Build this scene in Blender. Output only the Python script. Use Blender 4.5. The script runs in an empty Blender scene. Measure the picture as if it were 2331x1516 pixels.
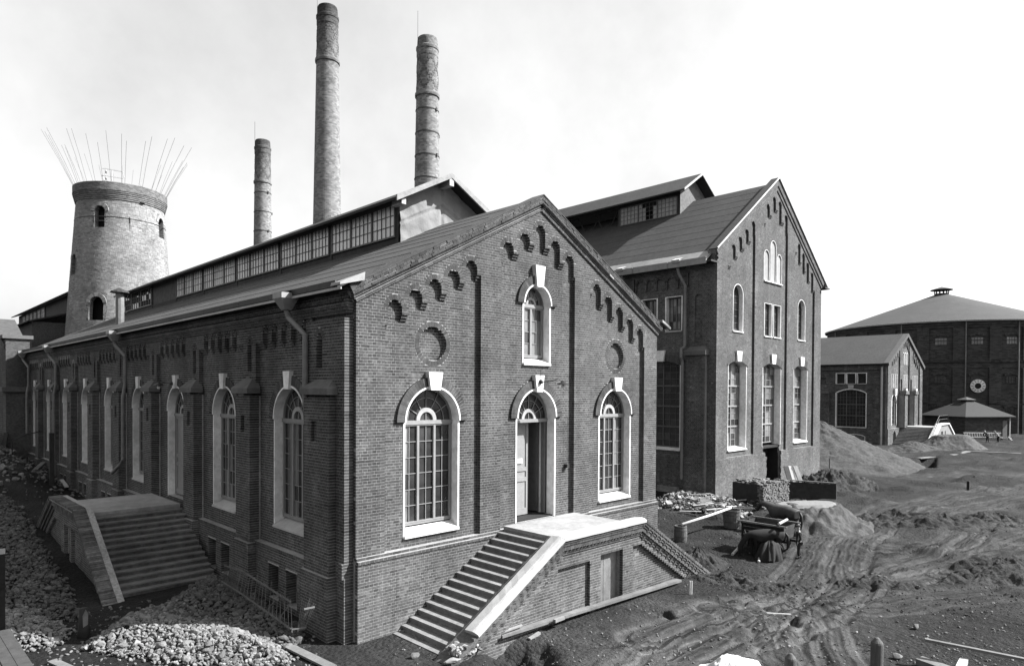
import bpy, math, random
import numpy as np
from mathutils import Vector, noise, Matrix
rnd = random.Random(7)
SC = bpy.context.scene
COL = SC.collection
PI = math.pi
# ------------------------------------------------------------------ camera
CX, CY, CZ, YAW, PITCH, ROLL, F, PX, PY = -8.9214, -14.4928, 6.3964, 0.7757, -0.0136, 0.0056, 1507.21, 1153.68, 909.24
def cam_axes():
    cy, sy, cp, sp = math.cos(YAW), math.sin(YAW), math.cos(PITCH), math.sin(PITCH)
    f = Vector((sy*cp, cy*cp, sp)); r = Vector((cy, -sy, 0)); u = r.cross(f)
    cr, sr = math.cos(ROLL), math.sin(ROLL)
    return r*cr+u*sr, -r*sr+u*cr, f
R_, U_, F_ = cam_axes()
cam = bpy.data.cameras.new('camera'); camo = bpy.data.objects.new('camera', cam); COL.objects.link(camo)
camo.matrix_world = Matrix(((R_.x, U_.x, -F_.x, CX), (R_.y, U_.y, -F_.y, CY), (R_.z, U_.z, -F_.z, CZ), (0, 0, 0, 1)))
cam.sensor_width = 36; cam.lens = F/2331*36
cam.shift_x = (1165.5-PX)/2331; cam.shift_y = (PY-758)/2331
cam.clip_start = .2; cam.clip_end = 4000
SC.camera = camo
# ------------------------------------------------------------------ light (daylight, black and white)
SUN = Vector((1.05, -1.0, 1.3)).normalized()      # towards the sun
elev = math.asin(SUN.z); azim = math.atan2(SUN.x, SUN.y)
w = bpy.data.worlds.new('World'); SC.world = w; w.use_nodes = True
nt = w.node_tree; nt.nodes.clear()
sky = nt.nodes.new('ShaderNodeTexSky'); sky.sky_type = 'NISHITA'; sky.sun_disc = False
sky.sun_elevation = elev; sky.sun_rotation = azim; sky.dust_density = 4.0; sky.air_density = 1.6
bw = nt.nodes.new('ShaderNodeRGBToBW'); bg = nt.nodes.new('ShaderNodeBackground'); ou = nt.nodes.new('ShaderNodeOutputWorld')
nt.links.new(sky.outputs[0], bw.inputs[0]); pw = nt.nodes.new('ShaderNodeMath'); pw.operation = 'POWER'; pw.inputs[1].default_value = .6
m2 = nt.nodes.new('ShaderNodeMath'); m2.operation = 'MULTIPLY'; m2.inputs[1].default_value = 1.75
nt.links.new(bw.outputs[0], pw.inputs[0]); nt.links.new(pw.outputs[0], m2.inputs[0]); tc = nt.nodes.new('ShaderNodeTexCoord'); cn = nt.nodes.new('ShaderNodeTexNoise'); cn.inputs['Scale'].default_value = 3.2; cn.inputs['Detail'].default_value = 7; cn.inputs['Roughness'].default_value = .6
cr_ = nt.nodes.new('ShaderNodeMapRange'); cr_.inputs[1].default_value = .3; cr_.inputs[2].default_value = .7; cr_.inputs[3].default_value = .86; cr_.inputs[4].default_value = 1.14
m3 = nt.nodes.new('ShaderNodeMath'); m3.operation = 'MULTIPLY'
nt.links.new(tc.outputs['Generated'], cn.inputs['Vector']); nt.links.new(cn.outputs['Fac'], cr_.inputs[0]); nt.links.new(cr_.outputs[0], m3.inputs[1]); nt.links.new(m2.outputs[0], m3.inputs[0])
nt.links.new(m3.outputs[0], bg.inputs[0]); nt.links.new(bg.outputs[0], ou.inputs[0])
bg.inputs[1].default_value = 0.085
sun = bpy.data.lights.new('sun', 'SUN'); sun.energy = 5.0; sun.angle = math.radians(.5); sun.color = (1, 1, 1)
suno = bpy.data.objects.new('sun', sun); COL.objects.link(suno)
suno.rotation_euler = (-SUN).to_track_quat('-Z', 'Y').to_euler()
SC.view_settings.view_transform = 'Standard'; SC.view_settings.look = 'None'
SC.view_settings.exposure = 1.75; SC.view_settings.gamma = 1.0; SC.view_settings.use_curve_mapping = False
SC.cycles.max_bounces = 4

def at(px, py, ax=2, v=0.0):                         # point seen at a pixel of the photograph, on plane axis=v
    d = F_ + R_*((px-PX)/F) - U_*((py-PY)/F); c = Vector((CX, CY, CZ)); return c + d*((v-c[ax])/d[ax])
# ------------------------------------------------------------------ materials
MATS = {}
def mat(name, base, rough=.9, var=.25, scale=3.0, bump=0.0, bscale=20.0, stain=0.0, tone=False, metal=0.0, spec=.3, stretch=None):
    if name in MATS: return MATS[name]
    m = bpy.data.materials.new(name); m.use_nodes = True; n = m.node_tree.nodes; l = m.node_tree.links
    b = n['Principled BSDF']; b.inputs['Roughness'].default_value = rough; b.inputs['Metallic'].default_value = metal
    b.inputs['Specular IOR Level'].default_value = spec
    geo = n.new('ShaderNodeNewGeometry'); pos = geo.outputs['Position']
    if stretch:
        mp = n.new('ShaderNodeMapping'); mp.inputs['Scale'].default_value = stretch; l.new(pos, mp.inputs[0]); vec = mp.outputs[0]
    else: vec = pos
    def nz(sc, det=5, v=vec):
        t = n.new('ShaderNodeTexNoise'); t.inputs['Scale'].default_value = sc; t.inputs['Detail'].default_value = det
        t.inputs['Roughness'].default_value = .65; l.new(v, t.inputs['Vector']); return t.outputs['Fac']
    def mr(src, a, b_, f0=.3, f1=.7):
        t = n.new('ShaderNodeMapRange'); t.inputs[1].default_value = f0; t.inputs[2].default_value = f1
        t.inputs[3].default_value = a; t.inputs[4].default_value = b_; l.new(src, t.inputs[0]); return t.outputs[0]
    def mul(x, y):
        t = n.new('ShaderNodeMath'); t.operation = 'MULTIPLY'
        for i, q in enumerate((x, y)):
            if isinstance(q, (int, float)): t.inputs[i].default_value = q
            else: l.new(q, t.inputs[i])
        return t.outputs[0]
    v = mul(mr(nz(scale), 1-var, 1+var), base)
    if stain: v = mul(v, mr(nz(.45, 6, pos), 1-stain, 1+stain*1.3, .35, .68))
    if tone:
        at_ = n.new('ShaderNodeAttribute'); at_.attribute_name = 'tone'; v = mul(v, at_.outputs['Fac'])
        if 'brick' in name and stain:
            mp = n.new('ShaderNodeMapping'); mp.inputs['Scale'].default_value = (2.2, 2.2, .18); l.new(pos, mp.inputs[0])
            v = mul(v, mr(nz(1.0, 5, mp.outputs[0]), .68, 1.32, .3, .7))
            v = mul(v, mr(nz(1.3, 6, pos), 1.0, 2.1, .60, .74))
            sp = n.new('ShaderNodeSeparateXYZ'); l.new(pos, sp.inputs[0])
            ad = n.new('ShaderNodeMath'); ad.operation = 'ADD'; l.new(sp.outputs[2], ad.inputs[0]); l.new(mr(nz(.9, 5, pos), -1.6, 1.6), ad.inputs[1])
            v = mul(v, mr(ad.outputs[0], 1.45, 1.0, .8, 2.4))
    l.new(v, b.inputs['Base Color'])
    if bump:
        bp = n.new('ShaderNodeBump'); bp.inputs['Strength'].default_value = 1; bp.inputs['Distance'].default_value = bump
        l.new(nz(bscale, 6), bp.inputs['Height']); l.new(bp.outputs[0], b.inputs['Normal'])
    MATS[name] = m; return m
def mat_ring_brick(name, base, cx, cy, rad, bl=.27, ch=.08, mort=1.6, soot=0.0, ztop=0, zlen=6):
    """bricks of a far round shaft: the joints too fine to model, laid round the axis"""
    if name in MATS: return MATS[name]
    m = bpy.data.materials.new(name); m.use_nodes = True; n = m.node_tree.nodes; l = m.node_tree.links
    b = n['Principled BSDF']; b.inputs['Roughness'].default_value = .95; b.inputs['Specular IOR Level'].default_value = .2
    geo = n.new('ShaderNodeNewGeometry'); sep = n.new('ShaderNodeSeparateXYZ'); l.new(geo.outputs['Position'], sep.inputs[0])
    def M(op, x, y=None, z=None):
        t = n.new('ShaderNodeMath'); t.operation = op
        for i, q in enumerate((x, y, z)):
            if q is None: continue
            if isinstance(q, (int, float)): t.inputs[i].default_value = q
            else: l.new(q, t.inputs[i])
        return t.outputs[0]
    a = M('ARCTAN2', M('SUBTRACT', sep.outputs[1], cy), M('SUBTRACT', sep.outputs[0], cx))
    cb = n.new('ShaderNodeCombineXYZ'); l.new(M('MULTIPLY', a, rad), cb.inputs[0]); l.new(sep.outputs[2], cb.inputs[1])
    br = n.new('ShaderNodeTexBrick'); l.new(cb.outputs[0], br.inputs['Vector'])
    br.inputs['Scale'].default_value = 1; br.inputs['Brick Width'].default_value = bl; br.inputs['Row Height'].default_value = ch
    br.inputs['Mortar Size'].default_value = .008; br.inputs['Color1'].default_value = (.6,)*3+(1,); br.inputs['Color2'].default_value = (1.25,)*3+(1,)
    br.inputs['Mortar'].default_value = (mort,)*3+(1,)
    nz = n.new('ShaderNodeTexNoise'); nz.inputs['Scale'].default_value = .5; nz.inputs['Detail'].default_value = 6; l.new(geo.outputs['Position'], nz.inputs['Vector'])
    mr = n.new('ShaderNodeMapRange'); mr.inputs[1].default_value = .3; mr.inputs[2].default_value = .7; mr.inputs[3].default_value = .82; mr.inputs[4].default_value = 1.18; l.new(nz.outputs[0], mr.inputs[0])
    bb = n.new('ShaderNodeRGBToBW'); l.new(br.outputs['Color'], bb.inputs[0])
    v = M('MULTIPLY', M('MULTIPLY', bb.outputs[0], mr.outputs[0]), base)
    if soot:
        s = n.new('ShaderNodeMapRange'); s.inputs[1].default_value = ztop-zlen; s.inputs[2].default_value = ztop; s.inputs[3].default_value = 1; s.inputs[4].default_value = 1-soot
        l.new(sep.outputs[2], s.inputs[0]); v = M('MULTIPLY', v, s.outputs[0])
    l.new(v, b.inputs['Base Color'])
    bp = n.new('ShaderNodeBump'); bp.inputs['Distance'].default_value = -.01; l.new(br.outputs['Fac'], bp.inputs['Height']); l.new(bp.outputs[0], b.inputs['Normal'])
    MATS[name] = m; return m
BRICK = mat('brick', .036, .9, .38, 9, .0015, 60, .34, tone=True)
BRICK2 = mat('far hall brick', .05, .9, .3, 7, .0015, 50, .22, tone=True)
MORT = mat('mortar', .2, .95, .35, 14, .0015, 50, .3)
MORTD = mat('dirty mortar', .07, .95, .35, 14, .0015, 50, .3)
MORT2 = mat('mortar of far hall', .16, .95, .3, 14, .0015, 50, .25)
PLAST = mat('white plaster', .52, .85, .2, 5, .004, 30, .2)
STONE = mat('cement coping', .3, .9, .14, 4, .006, 40, .12)
PLAT = mat('cement platform', .2, .9, .2, 5, .006, 35, .2)
STEP = mat('stone step', .12, .9, .25, 6, .008, 30, .25)
STEPD = mat('dirty wooden step', .07, .95, .4, 5, .015, 25, .4)
FELT = mat('roofing felt', .036, .85, .3, 5, .004, 60, .15)
FELT2 = mat('pale roofing felt', .027, .85, .3, 4, .004, 60, .14)
ZINC = mat('zinc sheet', .2, .55, .15, 4, .004, 20, .15, metal=.2)
PIPE = mat('dull painted pipe', .12, .6, .2, 5, .002, 20, .2)
WOOD = mat('grey timber', .1, .85, .3, 3, .006, 40, .2)
WOODL = mat('pale sawn timber', .3, .85, .2, 4, .005, 40, .15)
WOODD = mat('dark tarred timber', .02, .8, .4, 4, .006, 30, .2)
PAINT = mat('light grey painted joinery', .17, .6, .12, 6, .001, 40, .1)
PAINTD = mat('grey painted joinery', .08, .6, .15, 6, .001, 40, .1)
CANVAS = mat('canvas sheet', .15, .9, .12, 2, .03, 3.0, .15)
BLACK = mat('dark interior', .012, .95, .2)
IRON = mat('black iron', .03, .5, .2, 8, metal=.4)
ROD = mat('thin steel rod', .12, .6, .1)
GLASS = mat('dusty window glass', .03, .18, .5, 1.3, .002, 3, .4, tone=False, spec=.6)
GLASSL = mat('dusty glass with pale reflection', .13, .3, .3, 1.0, .002, 3, .3, spec=.6)  # lighter base colour stands in for reflections on some panes
GLASSD = mat('dark window glass', .02, .12, .5, 1.1, .002, 3, .3, spec=.5)
CURT = mat('pale curtain behind glass', .3, .5, .3, 2, spec=.6)
BARREL = mat('barrel staves', .08, .8, .35, 6, .005, 40)
ROCKW = mat('pale limestone', .3, .95, .25, 7, .01, 30)
ROCKD = mat('dark cobble', .05, .95, .4, 7, .01, 30)
RUB = mat('brick rubble', .07, .95, .5, 6, .01, 30)
COATD = mat('dark wool cloth', .02, .95, .3, 12, .004, 60)
SKIN = mat('skin', .3, .6, .1)
HORSE = mat('bay horse coat', .03, .6, .5, 2.5, .002, 60, .3)
HORSED = mat('black horse coat', .006, .85, .4, 3, .002, 60, .2)
MANE = mat('horse mane', .012, .6, .3)
SACK = mat('sackcloth', .02, .95, .3, 8, .01, 40)
# ------------------------------------------------------------------ objects
ORG = {}
def prop(o, label=None, cat=None, group=None, kind=None):
    if label: o['label'] = label
    if cat: o['category'] = cat
    if group: o['group'] = group
    if kind: o['kind'] = kind
    return o
def thing(name, loc, label, cat, group=None):
    o = bpy.data.objects.new(name, None); o.empty_display_size = .3; COL.objects.link(o); o.location = loc
    ORG[o.name] = Vector(loc); prop(o, label, cat, group); return o
def link(name, me, m, parent=None, kind=None):
    o = bpy.data.objects.new(name, me); COL.objects.link(o)
    if m: me.materials.append(m)
    if parent is not None: o.parent = parent; ORG[o.name] = ORG[parent.name]
    else: ORG[o.name] = Vector((0, 0, 0))
    if kind: o['kind'] = kind
    return o
class MB:
    def __init__(s): s.v = []; s.f = []; s.sm = False
    def quad(s, *p):
        i = len(s.v); s.v += [tuple(q) for q in p]; s.f.append(tuple(range(i, i+len(p)))); return s
    def box(s, x0, x1, y0, y1, z0, z1):
        i = len(s.v)
        s.v += [(x0,y0,z0),(x1,y0,z0),(x1,y1,z0),(x0,y1,z0),(x0,y0,z1),(x1,y0,z1),(x1,y1,z1),(x0,y1,z1)]
        s.f += [(i,i+3,i+2,i+1),(i+4,i+5,i+6,i+7),(i,i+1,i+5,i+4),(i+1,i+2,i+6,i+5),(i+2,i+3,i+7,i+6),(i+3,i,i+4,i+7)]; return s
    def hexa(s, p):                       # 8 corners: bottom loop, top loop
        i = len(s.v); s.v += [tuple(q) for q in p]
        s.f += [(i,i+3,i+2,i+1),(i+4,i+5,i+6,i+7),(i,i+1,i+5,i+4),(i+1,i+2,i+6,i+5),(i+2,i+3,i+7,i+6),(i+3,i,i+4,i+7)]; return s
    def beam(s, a, b, wd, ht, up=(0,0,1), jit=0):
        a = Vector(a); b = Vector(b); d = (b-a).normalized(); sd = d.cross(Vector(up))
        if sd.length < 1e-4: sd = Vector((1,0,0))
        sd.normalize(); u = sd.cross(d).normalized(); sd *= wd/2; u *= ht/2
        return s.hexa([a-sd-u, a+sd-u, b+sd-u, b-sd-u, a-sd+u, a+sd+u, b+sd+u, b-sd+u])
    def prism(s, fr, poly, d0, d1):       # poly in (u,z) of wall frame
        n = len(poly); i = len(s.v)
        s.v += [tuple(fr(u, z, d0)) for u, z in poly] + [tuple(fr(u, z, d1)) for u, z in poly]
        s.f.append(tuple(range(i, i+n))); s.f.append(tuple(range(i+2*n-1, i+n-1, -1)))
        for k in range(n): s.f.append((i+k, i+(k+1) % n, i+n+(k+1) % n, i+n+k))
        return s
    def tube(s, pts, r, n=8, cap=True):
        pts = [Vector(p) for p in pts]; rs = r if isinstance(r, (list, tuple)) else [r]*len(pts)
        i0 = len(s.v); prev = None
        for k, p in enumerate(pts):
            t = (pts[min(k+1, len(pts)-1)]-pts[max(k-1, 0)]).normalized()
            if prev is None:
                a = Vector((0, 0, 1)) if abs(t.z) < .9 else Vector((1, 0, 0)); x = t.cross(a).normalized()
            else: x = (prev - t*prev.dot(t)).normalized()
            prev = x; y = t.cross(x)
            for j in range(n):
                a = 2*PI*j/n; s.v.append(tuple(p + (x*math.cos(a)+y*math.sin(a))*rs[k]))
        for k in range(len(pts)-1):
            for j in range(n):
                a = i0+k*n+j; b = i0+k*n+(j+1) % n; s.f.append((a, b, b+n, a+n))
        if cap:
            s.f.append(tuple(i0+j for j in range(n))[::-1]); e = i0+(len(pts)-1)*n; s.f.append(tuple(e+j for j in range(n)))
        return s
    def lathe(s, c, prof, n=32, a0=0, a1=2*PI):
        i0 = len(s.v); full = abs(a1-a0-2*PI) < 1e-6; m = n if full else n+1
        for r, z in prof:
            for j in range(m):
                a = a0+(a1-a0)*j/n; s.v.append((c[0]+r*math.cos(a), c[1]+r*math.sin(a), c[2]+z))
        for k in range(len(prof)-1):
            for j in range(n):
                a = i0+k*m+j; b = i0+k*m+(j+1) % m; s.f.append((a, b, b+m, a+m))
        return s
    def build(s, name, m, parent=None, kind=None, smooth=False, label=None):
        me = bpy.data.meshes.new(name)
        o = link(name, me, m, parent, kind); L = ORG[o.name]
        me.from_pydata([(x-L.x, y-L.y, z-L.z) for x, y, z in s.v], [], s.f); me.update()
        a = me.attributes.new('tone', 'FLOAT', 'POINT')
        a.data.foreach_set('value', np.ones(len(s.v), dtype=np.float32))
        if smooth: me.shade_smooth()
        if label: o['label'] = label
        return o
def frame(o, u, n, up=(0, 0, 1)):
    o = Vector(o); u = Vector(u).normalized(); n = Vector(n).normalized(); up = Vector(up).normalized()
    def f(a, z, d=0.0): return o + u*a + up*z + n*d
    f.o = o; f.u = u; f.n = n; f.z = up; return f
# ------------------------------------------------------------------ brickwork
def arch_span(c, r, zs, zb):              # opening with round head
    def f(z):
        if z < zb: return None
        if z < zs: return (c-r, c+r)
        if z < zs+r: h = math.sqrt(max(0, r*r-(z-zs)**2)); return (c-h, c+h)
        return None
    return f
def seg_span(c, hw, zs, rise, zb):
    R = (hw*hw+rise*rise)/(2*rise)
    def f(z):
        if z < zb: return None
        if z < zs: return (c-hw, c+hw)
        if z < zs+rise: h = math.sqrt(max(0, R*R-(z-zs+R-rise)**2)); return (c-h, c+h)
        return None
    return f
def rect_span(u0, u1, z0, z1): return lambda z: (u0, u1) if z0 <= z < z1 else None
def circ_span(c, zc, r):
    return lambda z: (c-math.sqrt(r*r-(z-zc)**2), c+math.sqrt(r*r-(z-zc)**2)) if abs(z-zc) < r else None
def paint(iv, sp, val):
    if sp is None or sp[1]-sp[0] < .01: return iv
    a, b = sp; out = []
    for (u0, u1, v) in iv:
        if u1 <= a or u0 >= b: out.append((u0, u1, v)); continue
        if u0 < a: out.append((u0, a, v))
        if u1 > b: out.append((b, u1, v))
    out.append((a, b, val)); out.sort(); return out
def boxes_mesh(name, fr, arr, tones, m, parent, back, kind=None):
    """arr rows: u0,u1,z0,z1,d ; boxes reach back to depth 'back' behind their face"""
    if len(arr) == 0: return None
    A = np.array([r[:5] for r in arr], dtype=np.float64); n = len(A)
    bk = np.array([r[5] if len(r) > 5 else back for r in arr])
    o = np.array(fr.o); U = np.array(fr.u); N = np.array(fr.n); Z = np.array(fr.z)
    def P(u, z, d): return o + u[:, None]*U + z[:, None]*Z + d[:, None]*N
    u0, u1, z0, z1, d = A.T; e = d-bk
    V = np.stack([P(u0, z0, d), P(u1, z0, d), P(u1, z1, d), P(u0, z1, d), P(u0, z0, e), P(u1, z0, e), P(u1, z1, e), P(u0, z1, e)], 1).reshape(-1, 3)
    L = ORG[parent.name]; V = V - np.array(L)
    base = (np.arange(n)*8)[:, None, None]
    Fq = np.array([[0, 1, 2, 3], [0, 3, 7, 4], [1, 5, 6, 2], [3, 2, 6, 7], [0, 4, 5, 1]])
    Fq = Fq if fr.u.cross(fr.z).dot(fr.n) > 0 else Fq[:, ::-1]
    Q = (base + Fq[None]).reshape(-1)
    me = bpy.data.meshes.new(name); me.vertices.add(n*8); me.vertices.foreach_set('co', V.astype(np.float32).ravel())
    nf = n*5; me.loops.add(nf*4); me.loops.foreach_set('vertex_index', Q.astype(np.int32))
    me.polygons.add(nf); me.polygons.foreach_set('loop_start', (np.arange(nf)*4).astype(np.int32))
    try: me.polygons.foreach_set('loop_total', np.full(nf, 4, dtype=np.int32))
    except Exception: pass
    me.update(calc_edges=True); me.shade_flat()
    a = me.attributes.new('tone', 'FLOAT', 'POINT'); a.data.foreach_set('value', np.repeat(np.array(tones, dtype=np.float32), 8))
    return link(name, me, m, parent, kind)
NPR = np.random.RandomState(5)
PROTO = {}
def brick_part(fr, r, tone, m, parent):
    u0, u1, z0, z1, d = r[:5]; key = (m.name, round(u1-u0, 2), round(tone, 1), tuple(fr.n))
    if key not in PROTO:
        me = bpy.data.meshes.new('brick'); U = fr.u*(u1-u0)/2; N = fr.n*.06; Z = fr.z*(z1-z0)/2
        vs = [(-U-N-Z), (U-N-Z), (U+N-Z), (-U+N-Z), (-U-N+Z), (U-N+Z), (U+N+Z), (-U+N+Z)]
        fl_ = fr.u.cross(fr.z).dot(fr.n) > 0
        qs = [(0,3,2,1),(4,5,6,7),(0,1,5,4),(1,2,6,5),(2,3,7,6),(3,0,4,7)]
        me.from_pydata([tuple(v) for v in vs], [], [q[::-1] for q in qs] if fl_ else qs); me.update(); me.shade_flat()
        a = me.attributes.new('tone', 'FLOAT', 'POINT'); a.data.foreach_set('value', [round(tone, 1)]*8); me.materials.append(m); PROTO[key] = me
    o = bpy.data.objects.new('brick', PROTO[key]); COL.objects.link(o); o.parent = parent; ORG[o.name] = ORG[parent.name]
    o.location = fr((u0+u1)/2, (z0+z1)/2, d-.06) - ORG[parent.name]
    return o
def brickwall(fr, u0, u1, z0, z1, features, parent, m=BRICK, mm=MORT, course=.077, bl=.27, base_d=0.0, thick=.45, top=None, single=0, singlef=None, jit=.0005, joint=.0115, name='brickwork', bdepth=.12):
    """features: list of (spanfunc, depth or None for a hole, nobrick). Lays every course, cutting bricks at the edges."""
    bricks = []; tones = []; back = []
    k = 0; z = z0
    while z < z1-.01:
        zt = min(z+course, z1); zm = (z+zt)/2
        iv = [(u0, u1, (base_d, False))]
        if top:
            s = top(zm)
            if s is None: z = zt; k += 1; continue
            iv = [(max(u0, s[0]), min(u1, s[1]), (base_d, False))]
        for ft in features:
            sp = ft[0](zm)
            if sp: iv = paint(iv, (max(sp[0], iv[0][0]), min(sp[1], iv[-1][1])), (ft[1], ft[2] if len(ft) > 2 else False))
        L = bl if k % 2 == 0 else bl/2+.0
        off = (0 if k % 2 == 0 else bl/4) + (bl/2 if k % 4 == 2 else 0)
        for (a, b, (d, nb)) in iv:
            if d is None or b-a < .012: continue
            back.append((a+.0015, b-.0015, z, zt, d-.002-2.2*jit, thick+d))
            if nb: continue
            g0 = math.floor((a-off)/L); x = a
            while x < b-.012:
                g0e = (math.floor((x-off+1e-6)/L)+1)*L+off
                e = min(g0e, b)
                if b-e < .05: e = b
                bricks.append((x+joint/2 if x > a else x, e-joint/2 if e < b else e, z+joint/2, zt-joint/2, d+rnd.gauss(0, jit)))
                tones.append(max(.45, min(2.1, rnd.gauss(1, .2) + (.5 if rnd.random() < .03 else 0))))
                x = e
        z = zt; k += 1
    o = boxes_mesh('mortar', fr, back, np.ones(len(back)), mm, parent, .4)
    if single and bricks:
        idx = sorted(range(len(bricks)), key=lambda i: singlef(bricks[i]))[:single]; ss = set(idx)
        for i in idx: brick_part(fr, bricks[i], tones[i], m, parent)
        tones = [t for i, t in enumerate(tones) if i not in ss]; bricks = [b for i, b in enumerate(bricks) if i not in ss]
    boxes_mesh(name, fr, bricks, tones, m, parent, bdepth, 'stuff')
def ring(fr, c, zs, r0, r1, d0, d1, a0, a1, n, m, parent, name, gap=.008, tonev=.2, stuff=True):
    """voussoirs: n wedge bricks from angle a0 to a1 (measured from +u, counterclockwise)"""
    V = []; Fc = []; T = []
    for k in range(n):
        t0 = a0+(a1-a0)*k/n; t1 = a0+(a1-a0)*(k+1)/n
        g0 = gap/2/r1; g1 = gap/2/r0
        P = []
        for d in (d0, d1):
            for (r, t) in ((r0, t0+g1), (r0, t1-g1), (r1, t1-g0), (r1, t0+g0)):
                P.append(fr(c+r*math.cos(t), zs+r*math.sin(t), d))
        i = len(V); V += P; T += [max(.5, rnd.gauss(1, tonev))]*8
        Fc += [(i+4,i+5,i+6,i+7),(i,i+1,i+5,i+4),(i+1,i+2,i+6,i+5),(i+2,i+3,i+7,i+6),(i+3,i,i+4,i+7)]
    L = ORG[parent.name]; me = bpy.data.meshes.new(name)
    me.from_pydata([tuple(p-L) for p in V], [], Fc)
    a = me.attributes.new('tone', 'FLOAT', 'POINT'); a.data.foreach_set('value', T)
    return link(name, me, m, parent, 'stuff' if stuff else None)
def ringslab(fr, c, zs, r0, r1, d0, d1, a0, a1, n, m, parent, name):
    b = MB()
    for k in range(n):
        t0 = a0+(a1-a0)*k/n; t1 = a0+(a1-a0)*(k+1)/n
        q = [(c+r*math.cos(t), zs+r*math.sin(t)) for r, t in ((r0, t0), (r0, t1), (r1, t1), (r1, t0))]
        p0 = [fr(x, z, d0) for x, z in q]; p1 = [fr(x, z, d1) for x, z in q]
        b.quad(*p1); b.quad(p0[0], p0[1], p1[1], p1[0]); b.quad(p0[3], p0[2], p1[2], p1[3])
        if k == 0: b.quad(p0[0], p0[3], p1[3], p1[0])
        if k == n-1: b.quad(p0[1], p0[2], p1[2], p1[1])
    return b.build(name, m, parent)
PANES = {}
def pane(bname, root, win, P, m):
    c = PANES.setdefault(bname, [0, {}, root])
    if c[0] < 300:
        c[0] += 1; MB().quad(*P).build('pane', m, win)
    else:
        c[1].setdefault(m.name, MB()).quad(*P)
def flush_panes():
    for k, (n, d, root) in PANES.items():
        for mn, b in d.items(): b.build('pane', MATS[mn], root, 'stuff')
def fbox(b, fr, u0, u1, z0, z1, d0, d1):
    return b.hexa([fr(u0, z0, d0), fr(u1, z0, d0), fr(u1, z0, d1), fr(u0, z0, d1), fr(u0, z1, d0), fr(u1, z1, d0), fr(u1, z1, d1), fr(u0, z1, d1)])
def reveal(fr, c, hw, zs, rise, zb, d0, d1, m, parent, tw=.06, lip=.014, name='plaster_reveal', sides=True):
    """plaster lining of an opening (half width hw, springing zs, head rise), from d0 (face) back to d1, with a thin edge band on the face"""
    b = MB(); pts = [(c-hw, zb), (c-hw, zs)]
    if rise > 0:
        R = (hw*hw+rise*rise)/(2*rise); zc = zs+rise-R; a = math.asin(min(1, hw/R)) if rise <= hw*.999 else PI/2
        N = 20
        pts += [(c+R*math.sin(-a+2*a*k/N), zc+R*math.cos(-a+2*a*k/N)) for k in range(1, N)]
    pts += [(c+hw, zs), (c+hw, zb)]
    def off(k):
        p = pts[k]; q0 = pts[max(k-1, 0)]; q1 = pts[min(k+1, len(pts)-1)]
        dx, dz = q1[0]-q0[0], q1[1]-q0[1]; l = math.hypot(dx, dz); s = 1.41 if (rise == 0 and 0 < k < len(pts)-1) else 1
        return (p[0]-dz/l*tw*s, p[1]+dx/l*tw*s)
    for k in range(len(pts)-1):
        p, q = pts[k], pts[k+1]; po, qo = off(k), off(k+1)
        b.quad(fr(p[0], p[1], d0+lip), fr(q[0], q[1], d0+lip), fr(q[0], q[1], d1), fr(p[0], p[1], d1))
        b.quad(fr(po[0], po[1], d0+lip), fr(qo[0], qo[1], d0+lip), fr(q[0], q[1], d0+lip), fr(p[0], p[1], d0+lip))
        b.quad(fr(po[0], po[1], d0-.05), fr(qo[0], qo[1], d0-.05), fr(qo[0], qo[1], d0+lip), fr(po[0], po[1], d0+lip))
    o = b.build(name, m, parent); return o
def sill(fr, c, hw, zb, d0, d1, m, parent, rise=.22, over=.07):
    b = MB(); h = .06
    poly = [(d1, zb+rise), (d0+over, zb), (d0+over, zb-h), (d0-.02, zb-h-.03), (d1, zb-h-.03)]
    P0 = [fr(c-hw-.05, z, d) for d, z in poly]; P1 = [fr(c+hw+.05, z, d) for d, z in poly]
    i = 0; b.v += [tuple(p) for p in P0+P1]; n = len(poly)
    b.f += [tuple(range(n)), tuple(range(2*n-1, n-1, -1))] + [(k, (k+1) % n, n+(k+1) % n, n+k) for k in range(n)]
    return b.build('sill', m, parent)
def keystone(fr, c, z0, z1, w0, w1, d, m, parent, base=0):
    b = MB().prism(fr, [(c-w0/2, z0), (c+w0/2, z0), (c+w1/2, z1), (c-w1/2, z1)], base-.05, d)
    return b.build('keystone', m, parent)
def hood(fr, c, zs, r0, r1, d0, d1, nb, m, parent):
    ringslab(fr, c, zs, r0+.032, r1-.004, d0, d1-.004, 0, PI, 24, MORT, parent, 'arch_backing')
    ring(fr, c, zs, r0+.035, r1, d0, d1, 0, PI, nb, m, parent, 'arch_brick')
    ringslab(fr, c, zs, r0-.02, r0+.03, d0, d1+.008, 0, PI, 28, PLAST, parent, 'arch_edge_band')
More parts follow.
